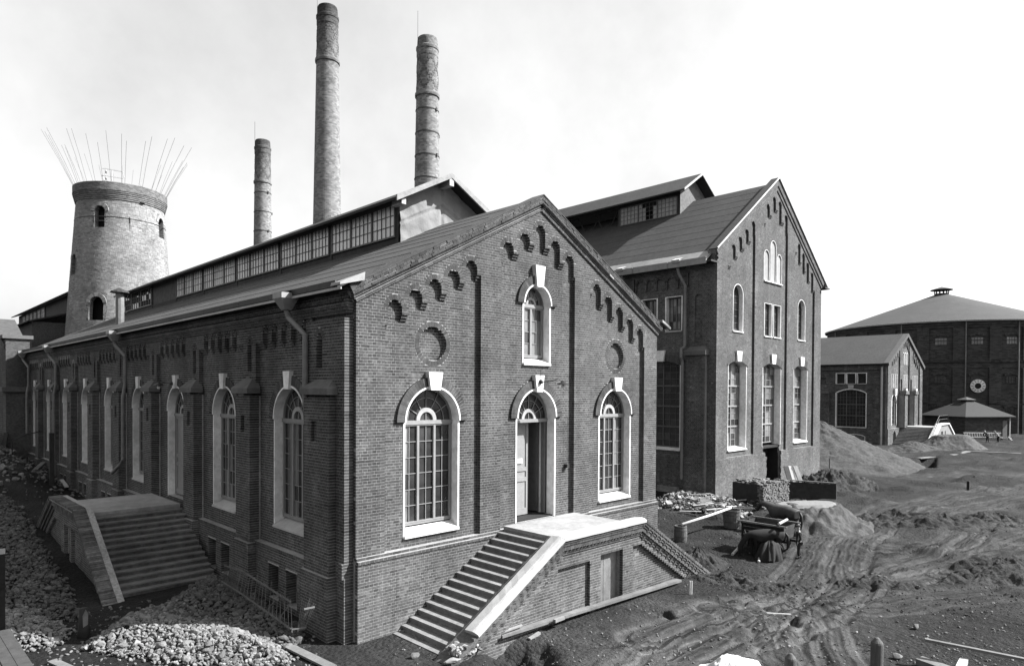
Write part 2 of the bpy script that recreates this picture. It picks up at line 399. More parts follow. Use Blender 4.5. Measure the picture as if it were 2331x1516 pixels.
def fanlight_window(bn, root, fr, c, hw, zs, zb, d, cols=3, rows=6, sub=2, fm=PAINT, gm=(GLASS, GLASSD), name='window', bar=.022, curtain=True, label=None, door=False):
    bar *= .8
    """arched window: three casements below a half-round light. d: depth of the glass plane"""
    win = MB(); e = .06
    # outer frame
    fbox(win, fr, c-hw, c-hw+e, zb, zs, d-.03, d+.05); fbox(win, fr, c+hw-e, c+hw, zb, zs, d-.03, d+.05)
    fbox(win, fr, c-hw, c+hw, zs-.06, zs+.05, d-.03, d+.08)
    if not door: fbox(win, fr, c-hw+e, c+hw-e, zb, zb+e, d-.03, d+.05)
    w_ = win.build(name, fm, root)
    if label: w_['label'] = label
    R = hw
    ringslab(fr, c, zs+.05, R-.06, R, d-.03, d+.05, 0, PI, 20, fm, w_, 'arch_frame')
    ringslab(fr, c, zs+.05, R*.25, R*.38, d-.02, d+.06, 0, PI, 16, mat('pale painted rail', .24, .7), w_, 'half_round_rail')
    g = MB()
    for k in range(1, 6):
        a = PI*k/6
        p0 = fr(c+math.cos(a)*R*.38, zs+.05+math.sin(a)*R*.38, d+.02); p1 = fr(c+math.cos(a)*(R-.05), zs+.05+math.sin(a)*(R-.05), d+.02)
        g.beam(p0, p1, bar*1.1, bar, fr.n)
    for k in range(16):
        a0 = PI*k/16; a1 = PI*(k+1)/16; r = R*.68
        g.beam(fr(c+math.cos(a0)*r, zs+.05+math.sin(a0)*r, d+.02), fr(c+math.cos(a1)*r, zs+.05+math.sin(a1)*r, d+.02), bar, bar, fr.n)
    g.beam(fr(c, zs+.05, d+.02), fr(c, zs+.05+R*.25, d+.02), bar, bar, fr.n)
    g.build('glazing_bar', fm, w_)
    for k in range(6):
        a0 = PI*k/6; a1 = PI*(k+1)/6
        for (r0, r1) in ((R*.38, R*.68), (R*.68, R-.04)):
            am = (a0+a1)/2
            pane(bn, root, w_, [fr(c+r*math.cos(a), zs+.05+r*math.sin(a), d+rnd.uniform(-.002, .002)) for r, a in ((r0, a0), (r1, a0), (r1, am), (r1, a1), (r0, a1))], rnd.choice(gm))
    pane(bn, root, w_, [fr(c+R*.26*math.cos(PI*k/8), zs+.05+R*.26*math.sin(PI*k/8), d) for k in range(9)], gm[0])
    if door: return w_
    cw = (2*hw-2*e)/cols
    cur = [rnd.random() < .75 for _ in range(cols)]
    for q in range(cols):
        u0 = c-hw+e+q*cw; u1 = u0+cw; z0 = zb+e; z1 = zs-.06; s = .036
        cs = MB(); fbox(cs, fr, u0, u0+s, z0, z1, d-.01, d+.06); fbox(cs, fr, u1-s, u1, z0, z1, d-.01, d+.06)
        fbox(cs, fr, u0+s, u1-s, z0, z0+s, d-.01, d+.06); fbox(cs, fr, u0+s, u1-s, z1-s, z1, d-.01, d+.06)
        cs.build('casement', fm, w_)
        bb = MB()
        for k in range(1, sub): x = u0+s+(cw-2*s)*k/sub; fbox(bb, fr, x-bar/2, x+bar/2, z0+s, z1-s, d+.005, d+.03)
        for k in range(1, rows): z = z0+s+(z1-z0-2*s)*k/rows; fbox(bb, fr, u0+s, u1-s, z-bar/2, z+bar/2, d+.006, d+.028)
        bb.build('glazing_bar', fm, w_)
        for i in range(sub):
            for j in range(rows):
                xa = u0+s+(cw-2*s)*i/sub; xb = u0+s+(cw-2*s)*(i+1)/sub; za = z0+s+(z1-z0-2*s)*j/rows; zc = z0+s+(z1-z0-2*s)*(j+1)/rows
                t = rnd.uniform(-.006, .006)
                if curtain and cur[q] and i == (q % 2) and rnd.random() < .93:
                    xm = xa+(xb-xa)*(.35+.1*math.sin(q*3)); 
                    pane(bn, root, w_, [fr(xa, za, d), fr(xm, za, d+t), fr(xm, zc, d+t), fr(xa, zc, d)], GLASSD)
                    pane(bn, root, w_, [fr(xm, za, d), fr(xb, za, d+t), fr(xb, zc, d+t), fr(xm, zc, d)], GLASSL if rnd.random() < .6 else GLASS)
                else: pane(bn, root, w_, [fr(xa, za, d), fr(xb, za, d+t), fr(xb, zc, d+t), fr(xa, zc, d)], rnd.choice(gm))
    return w_
def grid_window(bn, root, fr, u0, u1, z0, z1, d, cols, rows, tiers=1, bays=1, fm=PAINTD, gm=(GLASS, GLASSD), rise=0, name='window', parent=None, bar=.025, pr=None, missing=(), bm=None):
    """plain window: tiers x bays of casements, each with cols x rows panes. The head may be cut by a flat arch of height rise."""
    e = .06; W = MB(); R = ((u1-u0)/2)**2; hw = (u1-u0)/2; c = (u0+u1)/2
    def head(u):
        if rise <= 0: return z1
        RR = (hw*hw+rise*rise)/(2*rise); return z1-rise+math.sqrt(max(0, RR*RR-(u-c)**2))-(RR-rise)
    fbox(W, fr, u0, u0+e, z0, head(u0), d-.03, d+.05); fbox(W, fr, u1-e, u1, z0, head(u1), d-.03, d+.05)
    fbox(W, fr, u0+e, u1-e, z0, z0+e, d-.03, d+.05)
    for k in range(8):
        a = u0+(u1-u0)*k/8; b = u0+(u1-u0)*(k+1)/8
        W.hexa([fr(a, head(a)-e, d-.03), fr(b, head(b)-e, d-.03), fr(b, head(b)-e, d+.05), fr(a, head(a)-e, d+.05), fr(a, head(a), d-.03), fr(b, head(b), d-.03), fr(b, head(b), d+.05), fr(a, head(a), d+.05)])
    th = (z1-rise-z0)/tiers
    for t in range(1, tiers): fbox(W, fr, u0+e, u1-e, z0+th*t-.05, z0+th*t+.05, d-.03, d+.08)
    bw_ = (u1-u0)/bays
    for t in range(1, bays): fbox(W, fr, u0+bw_*t-.04, u0+bw_*t+.04, z0+e, head(u0+bw_*t)-e, d-.03, d+.06)
    o = W.build(name, fm, root if parent is None else parent); par = o if parent is None else parent
    bb = MB()
    for t in range(tiers):
        for q in range(bays):
            a = u0+bw_*q+.04; b = u0+bw_*(q+1)-.04; za = z0+th*t+.05; zb = z0+th*(t+1)-.05
            last = (t == tiers-1)
            for i in range(1, cols):
                x = a+(b-a)*i/cols; fbox(bb, fr, x-bar/2, x+bar/2, za, head(x)-e if last else zb, d+.005, d+.03)
            for j in range(1, rows+(1 if (last and rise > .1) else 0)):
                z = za+(zb-za)*j/rows; fbox(bb, fr, a, b, z-bar/2, z+bar/2, d+.006, d+.028)
            for i in range(cols):
                for j in range(rows):
                    if (q, i, j) in missing: continue
                    xa = a+(b-a)*i/cols; xb = a+(b-a)*(i+1)/cols; y0 = za+(zb-za)*j/rows; y1 = za+(zb-za)*(j+1)/rows; t_ = rnd.uniform(-.005, .005)
                    if last and j == rows-1: P = [fr(xa, y0, d), fr(xb, y0, d+t_), fr(xb, head(xb)-e*.5, d+t_), fr(xa, head(xa)-e*.5, d)]
                    else: P = [fr(xa, y0, d), fr(xb, y0, d+t_), fr(xb, y1, d+t_), fr(xa, y1, d)]
                    pane(bn, root, par, P, rnd.choice(gm))
    bb.build('glazing_bar', bm or fm, par)
    return o
def rowcorbel(fr, u0, u1, z, d, h, m, parent, step=.14, name='dentil_brick'):
    arr = []; x = u0
    while x < u1-.08: arr.append((x, min(x+.13, u1), z, z+h, d)); x += step
    boxes_mesh(name, fr, arr, [max(.5, rnd.gauss(1, .2)) for _ in arr], m, parent, .15, 'stuff')
# ================================================================== MAIN HALL
W = 13.55; XC = 6.775; ZE = 8.6; SL = .525
hall = thing('brick_hall', (0, 0, 0), 'near brick boiler hall with arched white-edged windows, long ridge lantern and gable staircase', 'building')
FG = frame((0, 0, 0), (1, 0, 0), (0, -1, 0)); FLW = frame((0, 0, 0), (0, 1, 0), (-1, 0, 0))
def L0(x): return ZE + SL*min(x, W-x)
def gtop(z):
    if z < ZE: return (0, W)
    a = (z-ZE)/SL; return (a, W-a) if a < W/2-.02 else None
gable = MB().box(.3, .31, 1, 1.01, 3, 3.01).build('gable_wall', MORT, hall)
ft = []
PD = -.13
def slits(xs, x0, x1, L0, ft, hw=.225, topd=.45, botd=1.15, pd=PD, zbase=2.16, rings=[], rw=.135, fr=FG):
    """recessed panel below an arched brick frieze that climbs the gable"""
    cells = [x0]+[a for x in xs for a in (x-hw, x+hw)]+[x1]
    for k in range(0, len(cells), 2):
        a, b = cells[k], cells[k+1]
        if b-a < .01: continue
        zb = L0((a+b)/2)-botd
        ft.append((rect_span(a, b, zbase, zb), pd, False))
        ft.append((rect_span(a, b, zb, zb+.077), pd*.66, False)); ft.append((rect_span(a, b, zb+.077, zb+.154), pd*.33, False))
    for x in xs: ft.append((arch_span(x, hw+rw, L0(x)-topd-hw, L0(x)-topd-hw), 0, True)); rings.append((x, L0(x)-topd-hw, hw, hw+rw))
    for x in xs: ft.append((arch_span(x, hw, L0(x)-topd-hw, zbase), pd, False))
rings = []
slits([1.17+.665*k for k in range(5)], .86, 4.21, L0, ft, rings=rings)
slits([XC+.72*k for k in range(-2, 3)], 5.04, 8.51, L0, ft, rings=rings)
slits([W-1.17-.665*k for k in range(4, -1, -1)], 9.34, 12.69, L0, ft, rings=rings)
for c in (2.53, 11.02): ft += [(circ_span(c, 7.68, .63), PD, True), (circ_span(c, 7.68, .48), PD-.12, False)]
WINS = [(2.51, .925, 5.53, 2.45), (11.0, .925, 5.53, 2.45), (6.75, .885, 5.53, 2.28), (6.75, .605, 9.17, 7.27)]
HR = [1.225, 1.225, 1.2, .92]
for (c, hw, zs, zb), r in zip(WINS, HR): ft += [(arch_span(c, r, zs, zs), PD, True), (arch_span(c, hw+.03, zs, zb-.06), None)]
ft += [(rect_span(0, W, -1, 2.0), .10, False), (rect_span(0, W, 2.0, 2.085), .13, False), (rect_span(0, W, 2.085, 2.16), .05, False)]
brickwall(FG, 0, W, -.7, 12.2, ft, gable, top=gtop, single=200, singlef=lambda b: b[0]*.6+abs(b[2]-2.5)*.35-(b[1]-b[0])*2, thick=.5)
for x, zs, r0, r1 in rings: ring(FG, x, zs, r0, r1, PD-.02, .002, 0, PI, 13, BRICK, gable, 'arch_brick')
for c in (2.53, 11.02): ring(FG, c, 7.68, .48, .62, PD-.1, PD+.002, 0, 2*PI, 34, BRICK, gable, 'arch_brick')
for (c, hw, zs, zb), r, nb in zip(WINS, HR, (38, 38, 36, 28)): hood(FG, c, zs, hw+.02, r, PD-.03, PD+.075, nb, BRICK, gable)
# raking cornice: courses laid along the slope
for sgn in (1, -1):
    o = (0, 0, ZE) if sgn == 1 else (W, 0, ZE); u = (sgn, 0, SL); up = (-SL*sgn, 0, 1)
    fr = frame(o, u, (0, -1, 0), up); Ls = (W/2)*math.sqrt(1+SL*SL); cc = MB()
    sub = MB().box(3, 3.01, .3, .31, 3, 3.01)
    rk = thing_part = MB().box(W/2, W/2+.01, .2, .21, ZE+1, ZE+1.01).build('raking_cornice', MORT, hall)
    # mitre at the apex: the courses stop at the centre line
    def tp(hh): return lambda z: (-.06, Ls+.0 - (z)*SL)
    brickwall(fr, -.06, Ls+.0, 0, .075, [], rk, course=.075, base_d=.05, top=lambda z: (-.02, Ls+z*SL), thick=.3, name='cornice_brickwork')
    brickwall(fr, -.06, Ls, .075, .12, [], rk, course=.045, base_d=.0, top=lambda z: (-.02, Ls+z*SL), thick=.3, name='cornice_brickwork')
    brickwall(fr, -.06, Ls, .12, .185, [], rk, course=.065, base_d=.06, top=lambda z: (-.04, Ls+z*SL), thick=.3, name='cornice_brickwork')
    brickwall(fr, -.06, Ls, .185, .20, [], rk, course=.02, base_d=.08, top=lambda z: (-.04, Ls+z*SL), thick=.3, name='cornice_brickwork')
    brickwall(fr, -.06, Ls+.3, .20, .43, [], rk, course=.077, base_d=.13, top=lambda z: (-.06+max(0, -z*.2), Ls+z*SL), thick=.5, name='cornice_brickwork', jit=.006)
    cp = MB(); cp.hexa([fr(-.08, .43, -.38), fr(Ls+.43*SL, .43, -.38), fr(Ls+.43*SL, .43, .14), fr(-.08, .43, .14), fr(-.08, .455, -.38), fr(Ls+.455*SL, .455, -.38), fr(Ls+.455*SL, .455, .14), fr(-.08, .455, .14)])
    cp.build('coping', FELT, rk)
# windows and door of the gable
D0 = PD
for i, (c, hw, zs, zb) in enumerate(WINS):
    reveal(FG, c, hw, zs, hw, zb-.05, D0, -.85 if i == 2 else -.46, PLAST, gable)
    ktop = {0: 6.89, 1: 6.89, 2: 6.89, 3: 10.4}[i]
    keystone(FG, c, zs+hw-.06, ktop, *( (.33, .5) if i < 2 else (.27, .42) if i == 2 else (.29, .46)), PD+.17, PLAST, gable, base=PD)
    if i != 2: sill(FG, c, hw-.02, zb, D0+.0, -.46, PLAST, gable, rise=.17)
fanlight_window('hall', hall, FG, 2.51, .925, 5.5, 2.66, -.44, 3, 6, 2)
fanlight_window('hall', hall, FG, 11.0, .925, 5.5, 2.66, -.44, 3, 6, 2)
# upper window: two casements, three panes wide in the left
fanlight_window('hall', hall, FG, 6.75, .605, 9.14, 7.46, -.44, 2, 4, 2, gm=(GLASSL, GLASSL, GLASS), curtain=False)
fanlight_window('hall', hall, FG, 6.75, .885, 5.42, 2.3, -.5, 1, 1, 1, door=True, name='door_fanlight')
def door_leaf(fr, u0, u1, z0, z1, d, m, parent, name='door_leaf', label=None):
    b = MB(); fbox(b, fr, u0, u1, z0, z1, d-.025, d); s = .1
    o = b.build(name, m, parent)
    if label: o['label'] = label
    h = z1-z0; rr = MB()
    ys = [0, .07, .36, .42, .5, .56, .97, 1.0]
    for a, c_ in ((0, .07), (.36, .405), (.47, .515), (.965, 1.0)): fbox(rr, fr, u0+s, u1-s, z0+h*a, z0+h*c_, d, d+.03)
    fbox(rr, fr, u0, u0+s, z0, z1, d, d+.03); fbox(rr, fr, u1-s, u1, z0, z1, d, d+.03)
    rr.build('door_panel_frame', m, o)
    fbox(MB(), fr, 0, 1, 0, 1, 0, 1)
    return o
ld = door_leaf(FG, 6.0, 7.02, 2.3, 5.36, -.76, PAINT, hall, label='closed left door leaf, light grey')
MB().hexa([FG(6.5, 4.0, -.728), FG(6.75, 4.0, -.728), FG(6.75, 4.0, -.722), FG(6.5, 4.0, -.722), FG(6.5, 4.16, -.728), FG(6.75, 4.16, -.728), FG(6.75, 4.16, -.722), FG(6.5, 4.16, -.722)]).build('paper_notice', PLAST, ld)
FO = frame((7.6, .8, 0), (-.12, 1, 0), (-1, -.12, 0))
rdl = door_leaf(FO, 0, .85, 2.3, 5.36, 0, PAINTD, hall, label='right door leaf swung open inwards, coloured darker as shade')  # darker joinery colour puts the shade on this leaf
MB().tube([FO(.78, 3.45, .0), FO(.78, 3.45, .09), FO(.68, 3.45, .09)], .015).build('handle', IRON, rdl)
dp = MB(); fbox(dp, FG, 7.5, 7.62, 2.3, 5.42, -.6, -.45); dp.build('door_post', PAINTD, hall)
dk = MB(); fbox(dk, FG, 5.6, 8.4, 2.1, 5.5, -3.0, -2.9); fbox(dk, FG, 5.6, 5.7, 2.1, 5.5, -2.9, -.86); fbox(dk, FG, 8.5, 8.6, 2.1, 5.5, -2.9, -.86); fbox(dk, FG, 5.6, 8.6, 2.1, 2.27, -2.9, -.2); fbox(dk, FG, 5.6, 8.6, 5.45, 5.55, -2.9, -.86)
dk.build('inner_vestibule', BLACK, hall)
# dark liner just behind the windows so that nothing bright shows through
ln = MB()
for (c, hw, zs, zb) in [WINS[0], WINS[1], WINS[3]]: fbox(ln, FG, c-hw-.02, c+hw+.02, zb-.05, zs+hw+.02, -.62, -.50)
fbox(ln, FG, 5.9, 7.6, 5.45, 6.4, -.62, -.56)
ln.build('blackout_liner', BLACK, hall)
# ---------------------------------------------------------------- long side wall
lw = MB().box(1, 1.01, 1, 1.01, 3, 3.01).build('side_wall', MORT, hall)
YB = 44.0; ft = []
wc = [3.744+4.78*i for i in range(9)]; bc = [1.354+4.78*i for i in range(10)]
WD = -.05; FD = .08
rings = []
# panels
ft.append((rect_span(2.1, YB, 1.72, 8.34), FD, False))
for i, c in enumerate(wc):
    a, b = bc[i]+.46, min(bc[i+1]-.46, YB)
    xs = [c+.62*k for k in range(-2, 3)]
    cells = [a]+[q for x in xs for q in (x-.2, x+.2)]+[b]
    for k in range(0, len(cells), 2):
        p, q = cells[k], cells[k+1]
        ft += [(rect_span(p, q, 1.72, 7.64), WD, False), (rect_span(p, q, 7.64, 7.72), WD+.04, False), (rect_span(p, q, 7.72, 7.8), WD+.08, False)]
    for x in xs: ft.append((arch_span(x, .30, 8.12, 8.12), FD, True)); rings.append((x, 8.12, .2, .30))
    for x in xs: ft.append((arch_span(x, .2, 8.12, 1.72), WD, False))
    if i != 2: ft += [(arch_span(c-.1, 1.3, 5.5, 5.5), WD, True), (arch_span(c-.1, .99, 5.5, 2.28), None)]
    else: ft += [(arch_span(c-.1, 1.3, 5.5, 5.5), WD, True), (arch_span(c-.1, .99, 5.5, 2.14), None)]
for j, c in enumerate(bc[1:9]):
    ft += [(arch_span(c, .27, 7.8, 7.8), FD, True), (arch_span(c, .15, 7.8, 6.95), FD-.14, False)]; rings.append((c, 7.8, .15, .27))
    ft += [(rect_span(c-.52, c+.52, -1, 6.15), .30, False), (rect_span(c-.14, c+.14, 5.0, 5.55), .2, False)]
ft += [(rect_span(0, YB, -1, 1.64), FD+.04, False), (rect_span(0, YB, 1.64, 1.72), FD+.07, False)]
for c in bc[1:9]: ft.append((rect_span(c-.56, c+.56, -1, 1.64), .36, False))
for i, c in enumerate(wc):
    for s in (-.55, .6): ft.append((rect_span(c+s-.33, c+s+.33, .2 + (.35 if i > 3 else 0), 1.2), None))
ft += [(rect_span(0, YB, 8.36, 8.45), .12, False), (rect_span(0, YB, 8.45, 8.53), .15, False), (rect_span(0, YB, 8.53, 8.9), .19, False)]
# corner piers
ft += [(rect_span(0, .12, -1, 8.9), 0, False), (rect_span(.12, 2.1, 1.72, 8.2), .26, False), (rect_span(.12, .55, -1, 1.72), .26, False), (rect_span(0, .12, -1, 2.0), .04, False), (rect_span(.12, .3, 1.64, 2.05), .32, False)]
ft += [(arch_span(1.38, .28, 7.72, 7.72), .26, True), (arch_span(1.38, .15, 7.72, 6.95), .1, False), (rect_span(.55, 1.87, -1, 6.15), .44, False), (rect_span(1.2, 1.48, 5.0, 5.55), .36, False), (rect_span(.50, 1.92, -1, 1.64), .52, False)]
rings.append((1.38, 7.72, .15, .28))
brickwall(FLW, .106, YB, -.9, 8.9, ft, lw, single=100, singlef=lambda b: abs(b[0]-1.2)+abs(b[2]-3.5)*.5+9*(b[0] < .6)+9*(b[4] < .3)+9*(b[1] > 1.8), thick=.45, bdepth=.3)
for x, zs, r0, r1 in rings:
    dd = .26 if abs(x-1.38) < .01 else FD
    if x < 30: ring(FLW, x, zs, r0, r1, dd-.05, dd+.002, 0, PI, 11, BRICK, lw, 'arch_brick')
rowcorbel(FLW, .3, YB, 8.62, .24, .07, BRICK, lw)
# the -Y faces of the corner steps are the bricks' own sides; close the gaps behind
for i, c in enumerate(wc):
    zb = 2.35 if i != 2 else 2.14
    c -= .1
    hood(FLW, c, 5.5, .98, 1.3, WD-.03, WD+.045, 36, BRICK, lw)
    reveal(FLW, c, .96, 5.5, .96, zb-.05, WD, -.38, PLAST, lw)
    keystone(FLW, c, 6.4, 6.92, .26, .42, WD+.13, PLAST, lw, base=WD)
    if i != 2:
        sill(FLW, c, .94, zb-.03, WD, -.4, STONE, lw, rise=.2)
        fanlight_window('hall', hall, FLW, c, .96, 5.47, zb+.2, -.34, 3, 6, 2, curtain=(i < 3))
    else:
        fanlight_window('hall', hall, FLW, c, .96, 5.35, 2.14, -.34, 1, 1, 1, door=True, name='door_fanlight')
        door_leaf(FLW, c-.9, c-.01, 2.16, 5.28, -.34, PAINT, hall); door_leaf(FLW, c+.01, c+.9, 2.16, 5.28, -.34, PAINT, hall)
ln = MB(); fbox(ln, FLW, .6, YB, -.8, 8.8, -.8, -.5); ln.build('blackout_liner', BLACK, hall)  # black sheet added behind the wall to keep its openings dark
fl = MB()
for i, c in enumerate(wc):
    for s in (-.55, .6):
        fl.prism(FLW, [(c+s-.36, 1.2), (c+s+.36, 1.2), (c+s+.36, 1.23), (c+s-.36, 1.23)], -.3, FD+.05)
fl.build('basement_lintel', STONE, lw)
# buttress caps
for j, c in enumerate([1.31]+bc[1:9]):
    hw = .61; e = .42; b = MB(); z0, z1, z2 = 6.26, 6.42, 6.72
    if j == 0: c = 1.16; hw = .72; e = .56
    fbox(b, FLW, c-hw, c+hw, z0, z1, 0, e)
    P = [FLW(c-hw, z1, e), FLW(c+hw, z1, e), FLW(c+hw, z1, .0), FLW(c-hw, z1, .0)]; T = [FLW(c-.36, z2, .14), FLW(c+.36, z2, .14), FLW(c+.36, z2, 0), FLW(c-.36, z2, 0)]
    b.quad(P[0], P[1], T[1], T[0]); b.quad(P[1], P[2], T[2], T[1]); b.quad(P[3], P[0], T[0], T[3]); b.quad(*T)
    b.quad(FLW(c-.2, z2, .14), FLW(c+.2, z2, .14), FLW(c, z2+.1, .12))
    b.build('buttress_cap', mat('weathered stone cap', .08, .9, .2, 5, .006, 40, .2), lw)
# ---------------------------------------------------------------- roof
roof = MB().box(XC, XC+.01, 3, 3.01, 11, 11.01).build('roof', FELT, hall)
RS = (12.58-8.9)/(XC+.5)
def rz(x): return 8.9+RS*(min(x, 2*XC-x)+.5)
Ln = math.sqrt(1+RS*RS)
for side in (1, -1):
    n = 9
    for k in range(n):
        x0 = -.5+(XC+.5)*k/n; x1 = -.5+(XC+.5)*(k+1)/n+.05
        if k == n-1: x1 = XC
        h0 = .02+(.012 if k else 0)
        def q(x, y, h): return ((x if side == 1 else 2*XC-x), y, rz(x)+h)
        y0 = .36+rnd.uniform(-.01, .01)
        b = MB().hexa([q(x0, y0, -.05), q(x1, y0, -.05), q(x1, YB, -.05), q(x0, YB, -.05), q(x0, y0, .026), q(x1, y0, .012), q(x1, YB, .012), q(x0, YB, .026)])
        b.build('felt_strip', FELT, roof)
uf = MB()
uf.quad((-.5, -.12, 8.86), (0, -.12, 8.86), (0, YB, 8.86), (-.5, YB, 8.86)); uf.quad((W+.5, -.12, 8.86), (W, -.12, 8.86), (W, YB, 8.86), (W+.5, YB, 8.86))
uf.build('eaves_soffit', WOODD, roof)
fa = MB().box(-.53, -.50, -.15, YB, 8.84, 8.905); fa.box(W+.5, W+.53, -.15, YB, 8.84, 8.905); fa.build('fascia', STONE, roof)
y = .1; k = 0
while y < YB-.3:                           # raised gutter of overlapping metal lengths
    y1 = min(y+1.45, YB)
    b = MB(); zz = rz(-.28)
    b.hexa([(-.52, y, 8.93), (-.30, y, zz), (-.30, y1-.015, zz), (-.52, y1-.015, 8.93), (-.54, y, 9.08), (-.52, y, 9.08), (-.52, y1-.015, 9.08), (-.54, y1-.015, 9.08)])
    b.build('gutter_length', mat('gutter sheet', .035, .6, .25, 2, .003, 20, .3), roof); y = y1; k += 1
mtl = MB()
mtl.hexa([(-.58, -.22, 8.94), (.1, -.22, 9.12), (.1, .25, 9.12), (-.58, .25, 8.94), (-.58, -.22, 9.0), (.12, -.22, 9.33), (.1, .1, 9.3), (-.56, .25, 9.02)])
mtl.build('corner_flashing', ZINC, roof)
MB().hexa([(W+.05, -.22, 9.1), (W+.62, -.22, 8.85), (W+.62, .35, 8.85), (W+.05, .35, 9.1), (W+.05, -.22, 9.2), (W+.64, -.24, 8.92), (W+.62, .35, 8.9), (W+.05, .35, 9.2)]).build('corner_flashing', ZINC, roof)
WHITEG = mat('whitewashed lantern glass', .55, .35, .2, .8, .002, 3, .15, spec=.5); MUNT = mat('dark glazing bars', .07, .7, .2)
# ---------------------------------------------------------------- ridge lantern
lan = MB().box(XC, XC+.01, 8, 8.01, 13, 13.01).build('ridge_lantern', WOODD, hall)
LX = 4.87; LY0 = 5.05; LY1 = 39.6; FW = frame((LX, 0, 0), (0, 1, 0), (-1, 0, 0))
b = MB()
b.box(LX, LX+.12, LY0+.06, LY1, 11.5, 11.84); b.box(LX+.001, LX+.12, LY0+.06, LY1, 13.08, 13.3)
for y in (LY0+.06, 9.72, 14.22, 19.1, 23.62, 28.02, 32.6, 39.3): b.box(LX-.03, LX+.12, y, y+.16, 11.5, 13.3)
b.box(2*XC-LX-.1, 2*XC-LX, LY0+.06, LY1, 11.4, 13.3)
b.build('lantern_frame', WOODD, lan)
MB().box(LX+.02, LX+.1, 28.18, 32.6, 11.84, 13.08).build('boarded_panel', mat('weathered boarding', .06, .9, .3, 3, .01, 20), lan)
MB().box(LX+.35, LX+.4, LY0+.2, LY1, 11.4, 13.3).build('lantern_lining', mat('dim lantern interior', .05, .9, .3), lan)
for (a, c_, gm, fm) in ((5.27, 9.72, (WHITEG,), PAINTD), (9.9, 14.22, (WHITEG,), PAINTD), (14.4, 19.1, (WHITEG,), PAINTD), (19.28, 23.62, (WHITEG,), PAINTD), (23.8, 28.02, (WHITEG,), PAINTD), (32.8, 39.3, (GLASSD, BLACK), PAINT)):
    grid_window('hall', hall, FW, a, c_, 11.85, 13.06, .02, 5 if a < 30 else 4, 3, 1, 3, fm, gm, bm=MUNT if a < 30 else None, bar=.02, parent=MB().box(LX+.2, LX+.21, a, a+.01, 12, 12.01).build('lantern_window', fm, lan))
MB().box(LX-.06, LX, LY0+.2, LY1, 13.06, 13.16).build('window_head_board', PAINTD, lan)
# lantern roof
rf = MB(); ex = 4.38; ez = 13.06; rzz = 14.34
for s in (1, -1):
    def q(x, y, z): return ((x if s == 1 else 2*XC-x), y, z)
    rf.hexa([q(ex, LY0-.55, ez-.1), q(XC, LY0-.55, rzz-.1), q(XC, LY1+.3, rzz-.1), q(ex, LY1+.3, ez-.1), q(ex, LY0-.55, ez), q(XC, LY0-.55, rzz), q(XC, LY1+.3, rzz), q(ex, LY1+.3, ez)])
rf.build('lantern_roof', mat('dark lantern roofing', .012, .85, .2, 4, .004, 30), lan)
vg = MB()
for s in (1, -1):
    def q(x, y, z): return ((x if s == 1 else 2*XC-x), y, z)
    vg.hexa([q(ex-.04, LY0-.6, ez-.16), q(XC, LY0-.6, rzz-.13), q(XC, LY0-.53, rzz-.13), q(ex-.04, LY0-.53, ez-.16), q(ex-.04, LY0-.6, ez+.05), q(XC, LY0-.6, rzz+.05), q(XC, LY0-.53, rzz+.05), q(ex-.04, LY0-.53, ez+.05)])
vg.build('verge_board', mat('grey verge cloth', .2, .9, .2, 3, .02, 6), lan)
MB().box(XC-.1, XC+.1, LY0-.58, LY0+.1, rzz-.42, rzz-.14).build('ridge_beam_end', STONE, lan)
MB().box(4.6, 4.78, LY0-.5, LY0+.1, 12.86, 13.05).build('purlin_end', STONE, lan)
# canvas nailed over the lantern's gable end, sagging a little
def canvas(x0, x1, y, fz0, fz1, name):
    N, Mm = 60, 26; V = []; Fc = []
    for i in range(N+1):
        for j in range(Mm+1):
            x = x0+(x1-x0)*i/N; z0 = fz0(x); z1 = fz1(x); z = z0+(z1-z0)*j/Mm
            d = noise.noise(Vector((x*1.7, z*2.1, 3)))*.05 + noise.noise(Vector((x*4.7, z*5.1, 9)))*.022
            d += -.05*math.exp(-((abs(x-XC))/.05)**2) + .02*math.sin(z*9+x*3)*math.exp(-((x-LX)/.5)**2)
            s_ = (z-(rzz-1.05-abs(x-XC)*.5))
            d += -.06*math.exp(-(s_/.04)**2) + .025*math.exp(-((s_-.1)/.07)**2)
            V.append((x, y-d*1.0, z)); 
    for i in range(N):
        for j in range(Mm): a = i*(Mm+1)+j; Fc.append((a, a+Mm+1, a+Mm+2, a+1))
    b = MB(); b.v = V; b.f = Fc; return b.build(name, CANVAS, lan, smooth=True)
canvas(LX+.02, 2*XC-LX, LY0, lambda x: rz(x)-.1, lambda x: min(ez+(min(x, 2*XC-x)-ex)*.545-.06, 20), 'canvas_cover')
for k in range(16):
    pass
# roof vent and pipe ends
def atroof(px, py, s=RS, z0=8.9, x00=-.5):
    d = F_ + R_*((px-PX)/F) - U_*((py-PY)/F); t = (z0+s*(CX-x00)-CZ)/(d.z-s*d.x); return Vector((CX, CY, CZ))+d*t
v0 = atroof(273, 737)
vb = MB().tube([v0+Vector((0, 0, -.2)), v0+Vector((0, 0, 1.75))], .22, 10); vb.build('roof_vent_pipe', PIPE, roof)
MB().lathe((v0.x, v0.y, v0.z+1.75), [(.2, 0), (.5, .02), (.46, .1), (.02, .32)], 12).build('vent_cowl', WOODD, roof)
